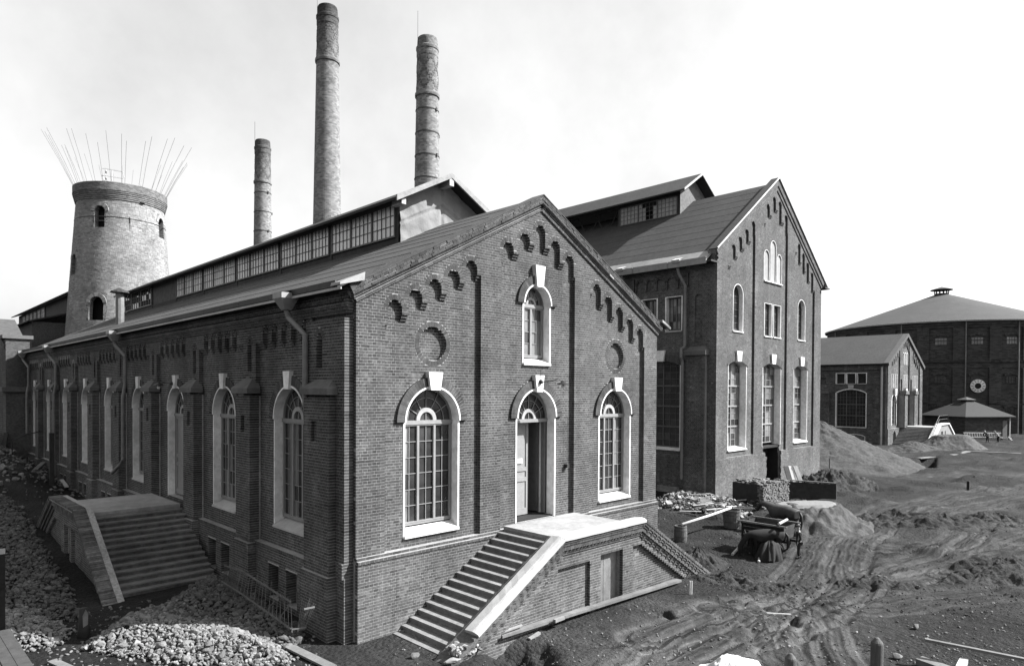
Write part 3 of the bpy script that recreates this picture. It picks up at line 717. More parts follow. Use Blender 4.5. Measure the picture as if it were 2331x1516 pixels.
# downpipes with hoppers
def downpipe(pts, r=.075, hop=True, mt=PIPE, parent=hall):
    o = MB().tube(pts, r, 10).build('downpipe', mt, parent, smooth=False)
    if hop:
        p = Vector(pts[0]); b = MB()
        b.hexa([p+Vector((-.1, -.1, 0)), p+Vector((.1, -.1, 0)), p+Vector((.1, .1, 0)), p+Vector((-.1, .1, 0)), p+Vector((-.26, -.26, .3)), p+Vector((.22, -.26, .3)), p+Vector((.22, .26, .3)), p+Vector((-.26, .26, .3))])
        b.box(p.x-.27, p.x+.23, p.y-.27, p.y+.27, p.z+.3, p.z+.45); b.build('hopper', ZINC, o)
        MB().quad(p+Vector((-.28, -.3, .46)), p+Vector((.25, -.25, .62)), p+Vector((.25, .3, .62)), p+Vector((-.28, .25, .46))).build('hopper_flap', PLAST, o)
    c = MB()
    for i in range(len(pts)-1):
        a, q = Vector(pts[i]), Vector(pts[i+1])
        if abs(a.z-q.z) > 2:
            k = 1
            while k < abs(a.z-q.z): t = k/abs(a.z-q.z); z = a.lerp(q, t); c.tube([z-Vector((0, 0, .02)), z+Vector((0, 0, .02))], r+.012, 10); k += 1.6
    if c.v: c.build('pipe_collar', mt, o)
for (y, zb_, kick) in ((2.3, 1.75, 0), (19.3, 3.2, 1), (33.9, 1.2, 0), (42.9, 3.2, 0)):
    yl = y-.45 if y < 10 else y-.5
    pts = [(-.55, y+.35, 8.55), (-.5, y+.33, 8.35), (-.32, yl, 7.85), (-.32 if y > 3 else -.2, yl, 7.6), (-.32 if y > 3 else -.36, yl, 6.6)]
    if y < 10: pts = [(-.55, y+.35, 8.55), (-.5, y+.33, 8.35), (-.34, 1.99, 7.85), (-.34, 1.99, 6.0), (-.28, 2.0, 5.7), (-.28, 2.0, zb_)]
    else: pts += [(-.42, yl, 6.0), (-.42, yl, zb_)]
    if kick: pts += [(-.45, yl+.3, zb_-.25), (-.5, yl+1.5, zb_-.75)]
    downpipe(pts)
lp = MB().tube([(-.38, 18.9-3.2, 8.2), (-.38, 15.7, 2.0)], .012, 5)
# lamps over the doors
def lamp(fr, c, z, d, dirx=1):
    o = MB().tube([fr(c, z, d), fr(c, z, d+.12), fr(c+.15*dirx, z+.02, d+.35), fr(c+.28*dirx, z+.1, d+.5), fr(c+.38*dirx, z+.02, d+.6)], .014, 6).build('lamp_bracket', IRON, hall)
    MB().lathe(fr(c, z, d+.03), [(.06, -.06), (.07, 0), (.05, .06), (0, .07)], 10).build('rosette', IRON, o)
    p = fr(c+.4*dirx, z-.06, d+.62)
    MB().lathe(p, [(.02, .1), (.06, .07), (.2, -.02), (.19, -.03)], 16).build('lamp_shade', IRON, o)
    MB().lathe(p, [(.0, -.17), (.05, -.15), (.065, -.09), (.04, -.03), (.02, 0)], 10).build('lamp_globe', PLAST, o)
    MB().tube([fr(c, z, d+.02), fr(c, z+.4, d+.02)], .008, 5).build('cable', IRON, o)
lamp(FG, 6.76, 6.68, PD+.17); lamp(FLW, 13.3, 6.6, WD+.13, -1)
MB().tube([FG(8.22, 5.5, -.05), FG(8.22, 3.95, -.05)], .006, 5).build('cable', IRON, hall)
b = MB(); fbox(b, FG, 8.16, 8.28, 3.8, 3.92, PD, -.0); b.build('junction_box', WOODD, hall)
# right and rear walls
b = MB().box(W-.3, W-.0, .5, YB, -.8, 8.86); b.box(.5, W-.3, YB-.5, YB-.2, 0, 9.2); b.build('rear_walls', mat('plain far brick', .05, .9, .3, 6, .004, 30, .2), hall)
# ================================================================== SECOND HALL
X2 = 27.8; Y2 = 5.05; W2 = 16.3; XC2 = W2/2; ZE2 = 14.6; SL2 = .716
hall2 = thing('tall_brick_hall', (X2, Y2, 0), 'tall brick hall behind with zinc-edged steep roof and half-open roof lantern', 'building')
F2 = frame((X2, Y2, 0), (1, 0, 0), (0, -1, 0)); F2S = frame((X2, Y2, 0), (0, 1, 0), (-1, 0, 0))
def L2(x): return ZE2 + SL2*min(x, W2-x)
g2 = MB().box(X2+.4, X2+.41, Y2+1, Y2+1.01, 3, 3.01).build('gable_wall', MORT2, hall2)
PD2 = -.12; ft = []; rings = []
def sl2(xs, x0, x1, lone=False): slits(xs, x0, x1, L2, ft, hw=.25, topd=.55, botd=1.75, pd=PD2, zbase=2.35, rings=rings, rw=.13)
sl2([2.05, 2.92, 3.79, 4.70], 1.3, 5.0)
sl2([6.85, 7.78, 8.7, 9.72], 6.25, W2-6.25)
sl2([12.0, 12.8, 13.6, 14.45], W2-5.0, W2-1.3)
B2W = [(2.93, 1.2), (7.95, 1.4), (12.8, 1.2)]
for c, hw in B2W: ft.append((seg_span(c, hw+.02, 8.05, .3, 2.72), None))
ft += [(arch_span(2.93, .66, 12.5, 10.15), None), (arch_span(12.85, .66, 12.5, 10.15), None)]
for a in (6.72, 8.12): ft.append((rect_span(a-.02, a+1.12, 10.13, 12.36), None))
TR = [(6.95, .4, 15.5), (7.98, .42, 16.25), (8.95, .36, 15.5)]
for c, r, zs in TR: ft.append((arch_span(c, r+.02, zs, 13.85), PD2-.12, False))
def broken(z):
    j = .12*math.sin(z*7)+.08*math.sin(z*17)
    if -.3 < z < 2.75: return (6.75+j*.4+(.2 if z < 2 else 0), 9.3-abs(j)*.6)
ft += [(rect_span(0, W2, -1, 2.25), .02, False), (rect_span(0, W2, 2.25, 2.35), .0, False), (broken, None)]
brickwall(F2, 0, W2, -.6, 20.4, ft, g2, BRICK2, MORT2, top=lambda z: (0, W2) if z < ZE2 else ((z-ZE2)/SL2, W2-(z-ZE2)/SL2) if z < ZE2+SL2*W2/2-.05 else None, thick=.8)
jb = MB(); fbox(jb, F2, 9.12, 9.17, -.4, 2.75, -.85, -.16); fbox(jb, F2, 6.7, 9.2, 2.58, 2.7, -.85, -.16); jb.build('jamb_shade', BLACK, hall2)  # black slabs added so the doorway's jamb and head read as shade
for x, zs, r0, r1 in rings: ring(F2, x, zs, r0, r1, PD2-.02, .002, 0, PI, 11, BRICK2, g2, 'arch_brick')
def flat_arch(fr, c, hw, zs, rise, t, d0, d1, n, m, parent):
    R = (hw*hw+rise*rise)/(2*rise); a = math.asin(hw/R); ring(fr, c, zs+rise-R, R, R+t, d0, d1, PI/2-a*1.12, PI/2+a*1.12, n, m, parent, 'arch_brick')
for c, hw in B2W:
    flat_arch(F2, c, hw+.03, 8.05, .3, .5, PD2-.03, PD2+.05, 30, BRICK2, g2)
    reveal(F2, c, hw, 8.05, .3, 2.72, PD2, -.7, PLAST, g2, tw=.045)
    keystone(F2, c, 8.3, 8.95, .5, .7, PD2+.16, PLAST, g2, base=PD2)
    if c != 7.95: sill(F2, c, hw, 2.75, PD2, -.75, PLAST, g2, rise=.2, over=.1)
    grid_window('tall', hall2, F2, c-hw, c+hw, 2.9, 8.33, -.6, 2, 3, 4, 2, PAINT, (GLASSL, GLASSL, GLASS), rise=.28)
for c in (2.93, 12.85):
    reveal(F2, c, .64, 12.5, .64, 10.2, PD2, -.5, PLAST, g2, tw=.045); sill(F2, c, .64, 10.2, PD2, -.6, PLAST, g2, rise=.12)
    grid_window('tall', hall2, F2, c-.64, c+.64, 10.3, 13.1, -.42, 2, 5, 1, 1, PAINTD, (GLASS, GLASSD), rise=.6)
for a in (6.72, 8.12):
    reveal(F2, a+.55, .55, 12.34, 0, 10.15, PD2, -.45, PLAST, g2, tw=.045); sill(F2, a+.55, .55, 10.15, PD2, -.6, PLAST, g2, rise=.1)
    grid_window('tall', hall2, F2, a, a+1.1, 10.2, 12.34, -.36, 2, 4, 1, 1, PAINTD, (GLASS, GLASSD))
for c, r, zs in TR:
    b = MB().prism(F2, [(c-r, 13.87), (c+r, 13.87)]+[(c+r*math.cos(PI*k/12), zs+r*math.sin(PI*k/12)) for k in range(13)], PD2-.1, PD2-.06)
    b.build('blind_panel', mat('grey render', .22, .9, .15, 5, .002, 30, .15), g2)
    reveal(F2, c, r, zs, r, 13.87, PD2, PD2-.11, PLAST, g2, tw=.035); sill(F2, c, r, 13.85, PD2, PD2-.1, PLAST, g2, rise=.05, over=.1)
for sgn in (1, -1):
    o = (X2, Y2, ZE2) if sgn == 1 else (X2+W2, Y2, ZE2)
    fr = frame(o, (sgn, 0, SL2), (0, -1, 0), (-SL2*sgn, 0, 1)); Ls = (W2/2)*math.sqrt(1+SL2*SL2)
    rk = MB().box(X2+W2/2, X2+W2/2+.01, Y2+.2, Y2+.21, ZE2+1, ZE2+1.01).build('raking_cornice', MORT2, hall2)
    tpf = lambda z: (-.1, Ls+z*SL2)
    brickwall(fr, -.1, Ls, -.25, -.08, [], rk, BRICK2, MORT2, course=.085, base_d=.06, top=tpf, thick=.3)
    brickwall(fr, -.1, Ls, -.08, .0, [], rk, BRICK2, MORT2, course=.08, base_d=.02, top=tpf, thick=.3)
    brickwall(fr, -.1, Ls+.3, .0, .38, [], rk, BRICK2, MORT2, course=.077, base_d=.12, top=tpf, thick=.5)
    cp = MB(); cp.hexa([fr(-.7 if sgn < 0 else -.1, .40, -.4), fr(Ls+.40*SL2, .40, -.4), fr(Ls+.40*SL2, .40, .2), fr(-.7 if sgn < 0 else -.1, .40, .2), fr(-.7 if sgn < 0 else -.1, .45, -.4), fr(Ls+.45*SL2, .45, -.4), fr(Ls+.45*SL2, .45, .2), fr(-.7 if sgn < 0 else -.1, .45, .2)])
    if sgn == 1: MB().hexa([fr(-.1, .42, .2), fr(Ls+.42*SL2, .42, .2), fr(Ls+.42*SL2, .42, .23), fr(-.1, .42, .23), fr(-.1, .48, .17), fr(Ls+.48*SL2, .48, .17), fr(Ls+.48*SL2, .48, .23), fr(-.1, .48, .23)]).build('edge_flashing', PLAST, rk)
    cp.build('coping', FELT2 if sgn == 1 else STONE, rk)
MB().box(X2+W2, X2+W2+.9, Y2-.3, Y2+1, 14.35, 14.45).build('eaves_end', FELT, hall2)
# side wall
s2 = MB().box(X2+1, X2+1.01, Y2+1, Y2+1.01, 3, 3.01).build('side_wall', MORT2, hall2)
SB = 34; ft = []
def bay2(c, ft, first):
    a, b = c-2.05, c+2.05
    ft.append((rect_span(a, b, 2.4, 13.75), -.12, False))
    for k in range(-2, 3): x = c+k*.78; ft.append((rect_span(x-.39, x+.39, 12.9, 13.75), 0, False)); ft.append((arch_span(x, .3, 13.3, 12.85), -.12, False)); rings.append((x, 13.3, .3, .42))
    ft += [(seg_span(c, 1.4, 8.05, .3, 2.72), None)]
    for q in (-.9, .9): ft.append((rect_span(c+q-.56, c+q+.56, 10.2, 12.36), None))
rings = []
cs = [3.9, 9.0, 14.1, 19.2, 24.3]
for c in cs: bay2(c, ft, c == 3.9)
ft += [(rect_span(0, SB, -1, 2.3), .06, False), (rect_span(.6, 1.85, -1, 8.7), .35, False), (rect_span(.55, 1.9, -1, 2.3), .42, False), (arch_span(1.2, .26, 12.1, 9.4), -.1, False), (rect_span(0, SB, 13.9, 14.1), .08, False), (rect_span(0, SB, 14.1, 14.7), .15, False)]
for c in cs[:-1]: ft.append((rect_span(c+2.55-.6, c+2.55+.6, -1, 8.7), .35, False))
brickwall(F2S, .106, SB, -.6, 14.7, ft, s2, BRICK2, MORT2, thick=.6)
for x, zs, r0, r1 in rings[:10]: ring(F2S, x, zs, r0, r1, -.13, .012, 0, PI, 11, BRICK2, s2, 'arch_brick')
for i, c in enumerate(cs[:3]):
    reveal(F2S, c, 1.38, 8.05, .3, 2.72, -.12, -.6, PLAST, s2, tw=.07); keystone(F2S, c, 8.3, 9.0, .5, .72, .04, PLAST, s2, base=-.12); sill(F2S, c, 1.38, 2.72, -.12, -.5, PLAST, s2, rise=.12)
    flat_arch(F2S, c, 1.4, 8.05, .3, .45, -.15, -.09, 30, BRICK2, s2)
    grid_window('tall', hall2, F2S, c-1.38, c+1.38, 2.85, 8.33, -.5, 3, 3, 4, 2, PAINTD, (GLASSD, GLASSD, GLASS), rise=.28)
    for q in (-.9, .9):
        reveal(F2S, c+q, .54, 12.34, 0, 10.22, -.12, -.6, PLAST, s2, tw=.07); sill(F2S, c+q, .54, 10.2, -.12, -.5, STONE, s2, rise=.08)
        grid_window('tall', hall2, F2S, c+q-.54, c+q+.54, 10.3, 12.34, -.5, 2, 4, 1, 2, PAINTD, (GLASSD, GLASSL, GLASS))
for c in [1.22]+[q+2.55 for q in cs[:2]]:
    b = MB(); hw = .78
    fbox(b, F2S, c-hw, c+hw, 8.6, 8.85, 0, .5)
    P = [F2S(c-hw, 8.85, .5), F2S(c+hw, 8.85, .5), F2S(c+hw, 8.85, 0), F2S(c-hw, 8.85, 0)]; T = [F2S(c-.5, 9.15, .1), F2S(c+.5, 9.15, .1), F2S(c+.5, 9.15, 0), F2S(c-.5, 9.15, 0)]
    b.quad(P[0], P[1], T[1], T[0]); b.quad(P[1], P[2], T[2], T[1]); b.quad(P[3], P[0], T[0], T[3]); b.quad(*T)
    b.build('buttress_cap', MATS['weathered stone cap'], s2)
ln = MB().box(X2+.9, X2+.95, Y2+.9, Y2+SB, -.5, 14.5); ln.box(X2+.9, X2+W2-.3, Y2+.88, Y2+.92, -.5, 14.5); ln.box(X2+W2-.3, X2+W2, Y2+.5, Y2+SB, -.5, 14.6); ln.build('blackout_liner', BLACK, hall2)  # black sheets added inside to block light behind the windows
# roof
r2 = MB().box(X2+5, X2+5.01, Y2+3, Y2+3.01, 16, 16.01).build('roof', FELT2, hall2)
OV = .75
def rz2(x): return 14.62+SL2*(min(x, W2-x)) + .2
n = 10
for side in (1, -1):
    for k in range(n):
        x0 = -OV+(XC2+OV)*k/n; x1 = min(-OV+(XC2+OV)*(k+1)/n+.06, XC2)
        def q(x, y, h): return (X2+(x if side == 1 else W2-x), y, rz2(x)+h)
        nn = 1; b = MB(); m_ = FELT2
        if k == 0: m_ = ZINC; x1 += .15
        b.hexa([q(x0, Y2+.3, -.08), q(x1, Y2+.3, -.08), q(x1, Y2+SB, -.08), q(x0, Y2+SB, -.08), q(x0, Y2+.3, .024), q(x1, Y2+.3, .012), q(x1, Y2+SB, .012), q(x0, Y2+SB, .024)])
        b.build('eaves_sheet' if k == 0 else 'felt_strip', m_, r2)
b = MB()
for j in range(12): b.hexa([(X2-OV-.04, Y2+.3+2.6*j, rz2(-OV)-.28), (X2-OV+.0, Y2+.3+2.6*j, rz2(-OV)-.28), (X2-OV, Y2+.3+2.6*j+2.57, rz2(-OV)-.28), (X2-OV-.04, Y2+.3+2.6*j+2.57, rz2(-OV)-.28), (X2-OV-.1, Y2+.3+2.6*j, rz2(-OV)+.1), (X2-OV, Y2+.3+2.6*j, rz2(-OV)+.1), (X2-OV, Y2+.3+2.6*j+2.57, rz2(-OV)+.1), (X2-OV-.1, Y2+.3+2.6*j+2.57, rz2(-OV)+.1)])
b.build('gutter', ZINC, r2)
MB().box(X2-OV, X2+.2, Y2+.0, Y2+SB, 14.1, 14.2).build('eaves_soffit', WOODD, r2)
def p2(y): return [(X2-.62, y+.3, 14.0), (X2-.5, y+.25, 13.6), (X2-.2, y, 12.9), (X2-.2, y, 9.2), (X2-.62, y, 9.0), (X2-.62, y, 8.5), (X2-.45, y, 8.2), (X2-.45, y, 1.0)]
downpipe(p2(Y2+2.02), .09, parent=hall2); downpipe([(X2-.62, Y2+6.5, 14.0), (X2-.2, Y2+6.3, 12.9), (X2-.2, Y2+6.3, 9.2)], .09, parent=hall2)
# lantern, boarded end, half of it glazed and half open to the sky
l2 = MB().box(X2+8, X2+8.01, Y2+10, Y2+10.01, 20, 20.01).build('ridge_lantern', WOODD, hall2)
LXa = 34.1; YA = 11.4; YBk = 33.0; xr = 36.0; xl2 = 2*xr-LXa
FL2 = frame((LXa, 0, 0), (0, 1, 0), (-1, 0, 0))
b = MB()
for y in (YA, 16.75, 21.9, 27.0, 32.8): b.box(LXa, LXa+.18, y, y+.18, 19.0, 20.9); b.box(xl2-.18, xl2, y, y+.18, 19.0, 20.9)
b.box(LXa-.02, LXa+.14, YA, YBk, 20.75, 20.95); b.box(LXa-.02, LXa+.14, YA, YBk, 19.0, 19.12)
for y in (18.4, 20.2, 23.5, 25.2): b.beam((LXa+.5, y, 19.0), (LXa+.5, y+1.2, 20.9), .07, .07); b.beam((LXa+.5, y, 19.0), (LXa+.5, y-1.2, 20.9), .07, .07)
for y in (19.3, 24.3): b.beam((xl2-.4, y, 18.9), (xl2-.4, y, 20.9), .09, .09)
b.build('lantern_frame', WOODD, l2)
MB().quad((xr+.2, YA, 17.5), (xr+.2, YA, 20.5), (xr+.2, 16.7, 20.5), (xr+.2, 16.7, 19.9)).build('inner_boarding', WOODD, l2)
grid_window('tall', hall2, FL2, YA+.2, 16.7, 19.35, 20.75, .02, 5, 4, 1, 3, MUNT, (mat('dusty lantern glass', .16, .4, .2, 1, .002, 3, .1),), parent=MB().box(LXa+.1, LXa+.11, YA+1, YA+1.01, 20, 20.01).build('lantern_window', PAINTD, l2),
            missing={(1, 1, 0), (1, 1, 1), (1, 1, 2), (1, 2, 0), (1, 2, 1), (1, 2, 2), (1, 2, 3), (1, 1, 3), (1, 3, 3), (1, 0, 3)})
en = MB(); gz = lambda x: 21.25+(min(x, 2*xr-x)-LXa)*.66
FE = frame((0, YA-.02, 0), (1, 0, 0), (0, -1, 0)); zl = lambda x: rz2(x-X2)-.1
en.prism(FE, [(LXa, zl(LXa)), (xr, zl(xr)), (xl2, zl(xl2)), (xl2, gz(xl2)-.15), (xr, gz(xr)-.2), (LXa, gz(LXa)-.15)], -.06, 0); en.build('rendered_end', mat('pale lantern end', .1, .9, .3, 6, .01, 20, .1), l2)
b = MB()
for t in range(3): b.beam(FE(LXa-.02+t*.0, zl(LXa)+.1, .05+.16*t), FE(xl2-.9, zl(xl2-.9)+.1, .05+.16*t), .05, .04)
b.build('lead_flashing', ZINC, l2)
rf = MB(); ex2 = LXa-.6; ez2 = 20.95; rt = 22.6
for s in (1, -1):
    def q(x, y, z): return ((x if s == 1 else 2*xr-x), y, z)
    rf.hexa([q(ex2, YA-.7, ez2-.1), q(xr, YA-.7, rt-.1), q(xr, YBk, rt-.1), q(ex2, YBk, ez2-.1), q(ex2, YA-.7, ez2), q(xr, YA-.7, rt), q(xr, YBk, rt), q(ex2, YBk, ez2)])
rf.build('lantern_roof', FELT2, l2)
b = MB()
for s in (1, -1):
    def q(x, y, z): return ((x if s == 1 else 2*xr-x), y, z)
    b.hexa([q(ex2-.03, YA-.76, ez2-.14), q(xr, YA-.76, rt-.14), q(xr, YA-.70, rt-.14), q(ex2-.03, YA-.70, ez2-.14), q(ex2-.03, YA-.76, ez2+.03), q(xr, YA-.76, rt+.03), q(xr, YA-.70, rt+.03), q(ex2-.03, YA-.70, ez2+.03)])
b.build('verge_board', STONE, l2)
# ================================================================== FAR GABLED HOUSE WITH STAIRS
X3, Y3, W3, ZE3 = 80.7, 10.6, 15.3, 9.9; SL3 = .50*1.0
hall3 = thing('gabled_brick_house', (X3, Y3, 0), 'distant gabled brick house with white window edges and a white-coped outside staircase', 'building')
F3 = frame((X3, Y3, 0), (1, 0, 0), (0, -1, 0)); F3S = frame((X3, Y3, 0), (0, 1, 0), (-1, 0, 0))
g3 = MB().box(X3+.4, X3+.41, Y3+1, Y3+1.01, 3, 3.01).build('gable_wall', MORT2, hall3)
def L3(x): return ZE3+SL3*min(x, W3-x)
ft = []; rings = []
PANE3 = [(1.3, 4.9), (6.2, 9.1), (10.4, 14.0)]
for a, b in PANE3:
    n_ = 5; slits([a+.3+(b-a-.6)*k/(n_-1) for k in range(n_)], a, b, L3, ft, hw=.18, topd=.3, botd=1.3, pd=-.15, zbase=2.0, rings=rings)
CW3 = [(3.1, .95), (7.65, .85), (12.2, .95)]
for c, hw in CW3: ft.append((arch_span(c, hw, 5.2, 2.3 if c != 7.65 else 2.0), None))
for c, hw in CW3:
    for k in (-1, 0, 1): ft.append((rect_span(c+k*.85-.28, c+k*.85+.28, 7.0, 8.7), None))
for k in (-1, 0, 1): ft.append((arch_span(7.65+.8*k, .25, 11.3, 10.0), None))
for c in (5.5, 9.8): ft += [(rect_span(c-.6, c+.6, 2.0, 6.2), .6, False), (rect_span(c-.3, c+.3, 6.6, 8.2), -.3, False)]
ft.append((rect_span(0, W3, -1, 1.9), .08, False)); ft.append((arch_span(2.6, .6, 1.0, 0), None))
brickwall(F3, 0, W3, -.5, 13.7, ft, g3, BRICK2, MORT2, course=.154, bl=.54, top=lambda z: (0, W3) if z < ZE3 else ((z-ZE3)/SL3, W3-(z-ZE3)/SL3) if z < ZE3+SL3*W3/2-.06 else None, thick=.7)
for c, hw in CW3:
    reveal(F3, c, hw, 5.2, hw, 2.3, -.15, -.5, PLAST, g3, tw=.12); keystone(F3, c, 6.1, 6.9, .5, .7, .1, PLAST, g3, base=-.15)
    grid_window('house', hall3, F3, c-hw, c+hw, 2.4 if c != 7.65 else 2.1, 6.1, -.45, 2, 5, 1, 2, PAINT, (GLASS, GLASSD, GLASSL), rise=.8)
    for k in (-1, 0, 1): reveal(F3, c+k*.85, .27, 8.68, 0, 7.02, -.15, -.4, PLAST, g3, tw=.05); MB().prism(F3, [(c+k*.85-.27, 7.02), (c+k*.85+.27, 7.02), (c+k*.85+.27, 8.68), (c+k*.85-.27, 8.68)], -.42, -.4).build('pane', GLASSD, g3)
for k in (-1, 0, 1): reveal(F3, 7.65+.8*k, .24, 11.3, .24, 10.0, -.15, -.4, PLAST, g3, tw=.07); MB().prism(F3, [(7.65+.8*k-.25, 10), (7.65+.8*k+.25, 10), (7.65+.8*k+.25, 11.6), (7.65+.8*k-.25, 11.6)], -.42, -.4).build('blind_panel', MATS['grey render'], g3)
for c in (5.5, 9.8):
    b = MB().prism(F3, [(c-.75, 6.2), (c+.75, 6.2), (c+.5, 6.65), (c-.5, 6.65)], 0, .75); b.build('buttress_cap', MATS['weathered stone cap'], g3)
for sgn in (1, -1):
    o = (X3, Y3, ZE3) if sgn == 1 else (X3+W3, Y3, ZE3); fr = frame(o, (sgn, 0, SL3), (0, -1, 0), (-SL3*sgn, 0, 1)); Ls = (W3/2)*math.sqrt(1+SL3*SL3)
    b = MB(); b.hexa([fr(-.4, -.1, -.4), fr(Ls-.1*SL3, -.1, -.4), fr(Ls-.1*SL3, -.1, .2), fr(-.4, -.1, .2), fr(-.4, .3, -.4), fr(Ls+.3*SL3, .3, -.4), fr(Ls+.3*SL3, .3, .2), fr(-.4, .3, .2)]); b.build('raking_cornice', mat('dark moulding', .05, .9, .2), hall3)
s3 = MB().box(X3+1, X3+1.01, Y3+1, Y3+1.01, 3, 3.01).build('side_wall', MORT2, hall3)
ft = []
for j in range(4):
    c = 4.2+7.2*j
    ft.append((seg_span(c, 1.75, 6.3, .45, 2.0), None))
    for k in (-1, 0, 1): ft.append((rect_span(c+1.25*k-.5, c+1.25*k+.5, 7.5, 8.8), None))
    ft.append((seg_span(c-.6, 1.1, .9, .2, -.4), None)); ft += [(rect_span(c+2.6, c+4.6, -.5, 6.2), .3, False), (rect_span(c+3.0, c+4.2, 7.3, 8.3), -.2, False)]
ft.append((rect_span(0, 28, 9.2, 9.9), .15, False)); ft.append((rect_span(0, 28, -.5, 1.9), .1, False))
brickwall(F3S, .25, 28, -.5, 9.9, ft, s3, BRICK2, MORT2, course=.154, bl=.54, thick=.7)
for j in range(3):
    c = 4.2+7.2*j
    reveal(F3S, c, 1.73, 6.3, .45, 2.0, 0, -.3, PLAST, s3, tw=.12); sill(F3S, c, 1.73, 2.0, 0, -.3, PLAST, s3, rise=.05)
    grid_window('house', hall3, F3S, c-1.73, c+1.73, 2.05, 6.7, -.28, 3, 3, 3, 3, PAINTD, (GLASSD,), rise=.4)
    MB().prism(F3S, [(c-.3, 6.9), (c+.3, 6.9), (c+.35, 7.35), (c-.35, 7.35)], 0, .1).build('keystone', STONE, s3)
    for k in (-1, 0, 1):
        reveal(F3S, c+1.25*k, .49, 8.78, 0, 7.5, 0, -.3, PLAST, s3, tw=.1); sill(F3S, c+1.25*k, .49, 7.5, 0, -.3, STONE, s3, rise=.03)
        MB().prism(F3S, [(c+1.25*k-.49, 7.5), (c+1.25*k+.49, 7.5), (c+1.25*k+.49, 8.78), (c+1.25*k-.49, 8.78)], -.3, -.27).build('pane', GLASSD, s3)
    MB().prism(F3S, [(c+2.5, 6.2), (c+4.7, 6.2), (c+4.3, 6.6), (c+2.9, 6.6)], 0, .45).build('buttress_cap', MATS['weathered stone cap'], s3)
    reveal(F3S, c-.6, 1.08, .9, .2, -.4, 0.1, -.3, PLAST, s3, tw=.08)
MB().box(X3+.75, X3+.8, Y3+.8, Y3+28, -.5, 9.8).box(X3+.8, X3+W3-.3, Y3+.78, Y3+.82, -.5, 9.8).box(X3+W3-.3, X3+W3, Y3+.5, Y3+28, -.5, 9.8).build('blackout_liner', BLACK, hall3)  # black sheets added inside so the house windows stay dark
rr = MB()
for s in (1, -1):
    def q(x, y, z): return (X3+(x if s == 1 else W3-x), y, z)
    rr.hexa([q(-.5, Y3-.1, ZE3-.25+.2), q(W3/2, Y3-.1, L3(W3/2)+.15), q(W3/2, Y3+28, L3(W3/2)+.15), q(-.5, Y3+28, ZE3-.05), q(-.5, Y3-.1, ZE3+.05), q(W3/2, Y3-.1, L3(W3/2)+.33), q(W3/2, Y3+28, L3(W3/2)+.33), q(-.5, Y3+28, ZE3+.05)])
rr.build('roof', FELT2, hall3)
MB().tube([(X3-.3, Y3+.6, 9.5), (X3-.3, Y3+.6, 0)], .12, 8).build('downpipe', STONE, hall3)
# its staircase
st3 = thing('outside_staircase', (X3+8, Y3-3, 0), 'distant staircase with white copings and iron rail in front of the far gabled house', 'staircase')
H3 = 2.1; xa, xb = X3+6.0, X3+10.0; nst = 13; run = 4.2; yo = Y3-4.2
for k in range(nst):
    z = H3-H3*k/nst; x0 = xa-run*k/nst
    for q in (0, 1):
        xx = (x0-run/nst, x0) if q == 0 else (xb+run*k/nst, xb+run*(k+1)/nst)
        if k: MB().box(xx[0]-.03, xx[1], yo+.4, Y3-.1, z-H3/nst, z).build('step', STEP, st3)
MB().box(xa-.3, xb+.3, yo+.4, Y3-.1, 0, H3).build('platform', PLAT, st3)
FS3 = frame((X3, yo, 0), (1, 0, 0), (0, -1, 0)); x_ = lambda v: v-X3
fl = MB().prism(FS3, [(x_(xa-run), -.3), (x_(xb+run), -.3), (x_(xb+run), .15), (x_(xb), H3+.3), (x_(xa), H3+.3), (x_(xa-run), .15)], -.35, 0); fl.build('flank_wall', mat('pale rendered brick', .16, .9, .15, 4, .002, 20, .1), st3)
b = MB()
for (p, q) in (((xa-run-.2, .1), (xa, H3+.3)), ((xa, H3+.3), (xb, H3+.3)), ((xb, H3+.3), (xb+run+.2, .1))):
    b.hexa([(p[0], yo-.15, p[1]), (q[0], yo-.15, q[1]), (q[0], yo+.5, q[1]), (p[0], yo+.5, p[1]), (p[0], yo-.15, p[1]+.18), (q[0], yo-.15, q[1]+.18), (q[0], yo+.5, q[1]+.18), (p[0], yo+.5, p[1]+.18)])
b.build('coping', PLAST, st3)
b = MB().prism(FS3, [(x_(xa+.4), -.1), (x_(xa+1.1), -.1), (x_(xa+1.1), 1.6), (x_(xa+.4), 1.6)], -.02, .012).prism(FS3, [(x_(xa+2.2), -.1), (x_(xa+2.8), -.1), (x_(xa+2.8), 1.6), (x_(xa+2.2), 1.6)], -.02, .012); b.build('doorway', BLACK, st3)
b = MB().prism(FS3, [(x_(xa+1.2), -.1), (x_(xa+2.0), -.1), (x_(xa+2.0), 1.65), (x_(xa+1.2), 1.65)], -.02, .06); b.build('plank_door', PAINT, st3)
b = MB()
P = [(xa-run, .2), (xa, H3+.45), (xb, H3+.45), (xb+run, .2)]
for h in (1.0, .55):
    for k in range(3): b.tube([(P[k][0], yo+.1, P[k][1]+h), (P[k+1][0], yo+.1, P[k+1][1]+h)], .03, 5)
for k in range(3):
    for t in range(9): q = t/8; x = P[k][0]*(1-q)+P[k+1][0]*q; z = P[k][1]*(1-q)+P[k+1][1]*q; b.tube([(x, yo+.1, z), (x, yo+.1, z+1)], .015, 4)
b.build('iron_railing', IRON, st3)
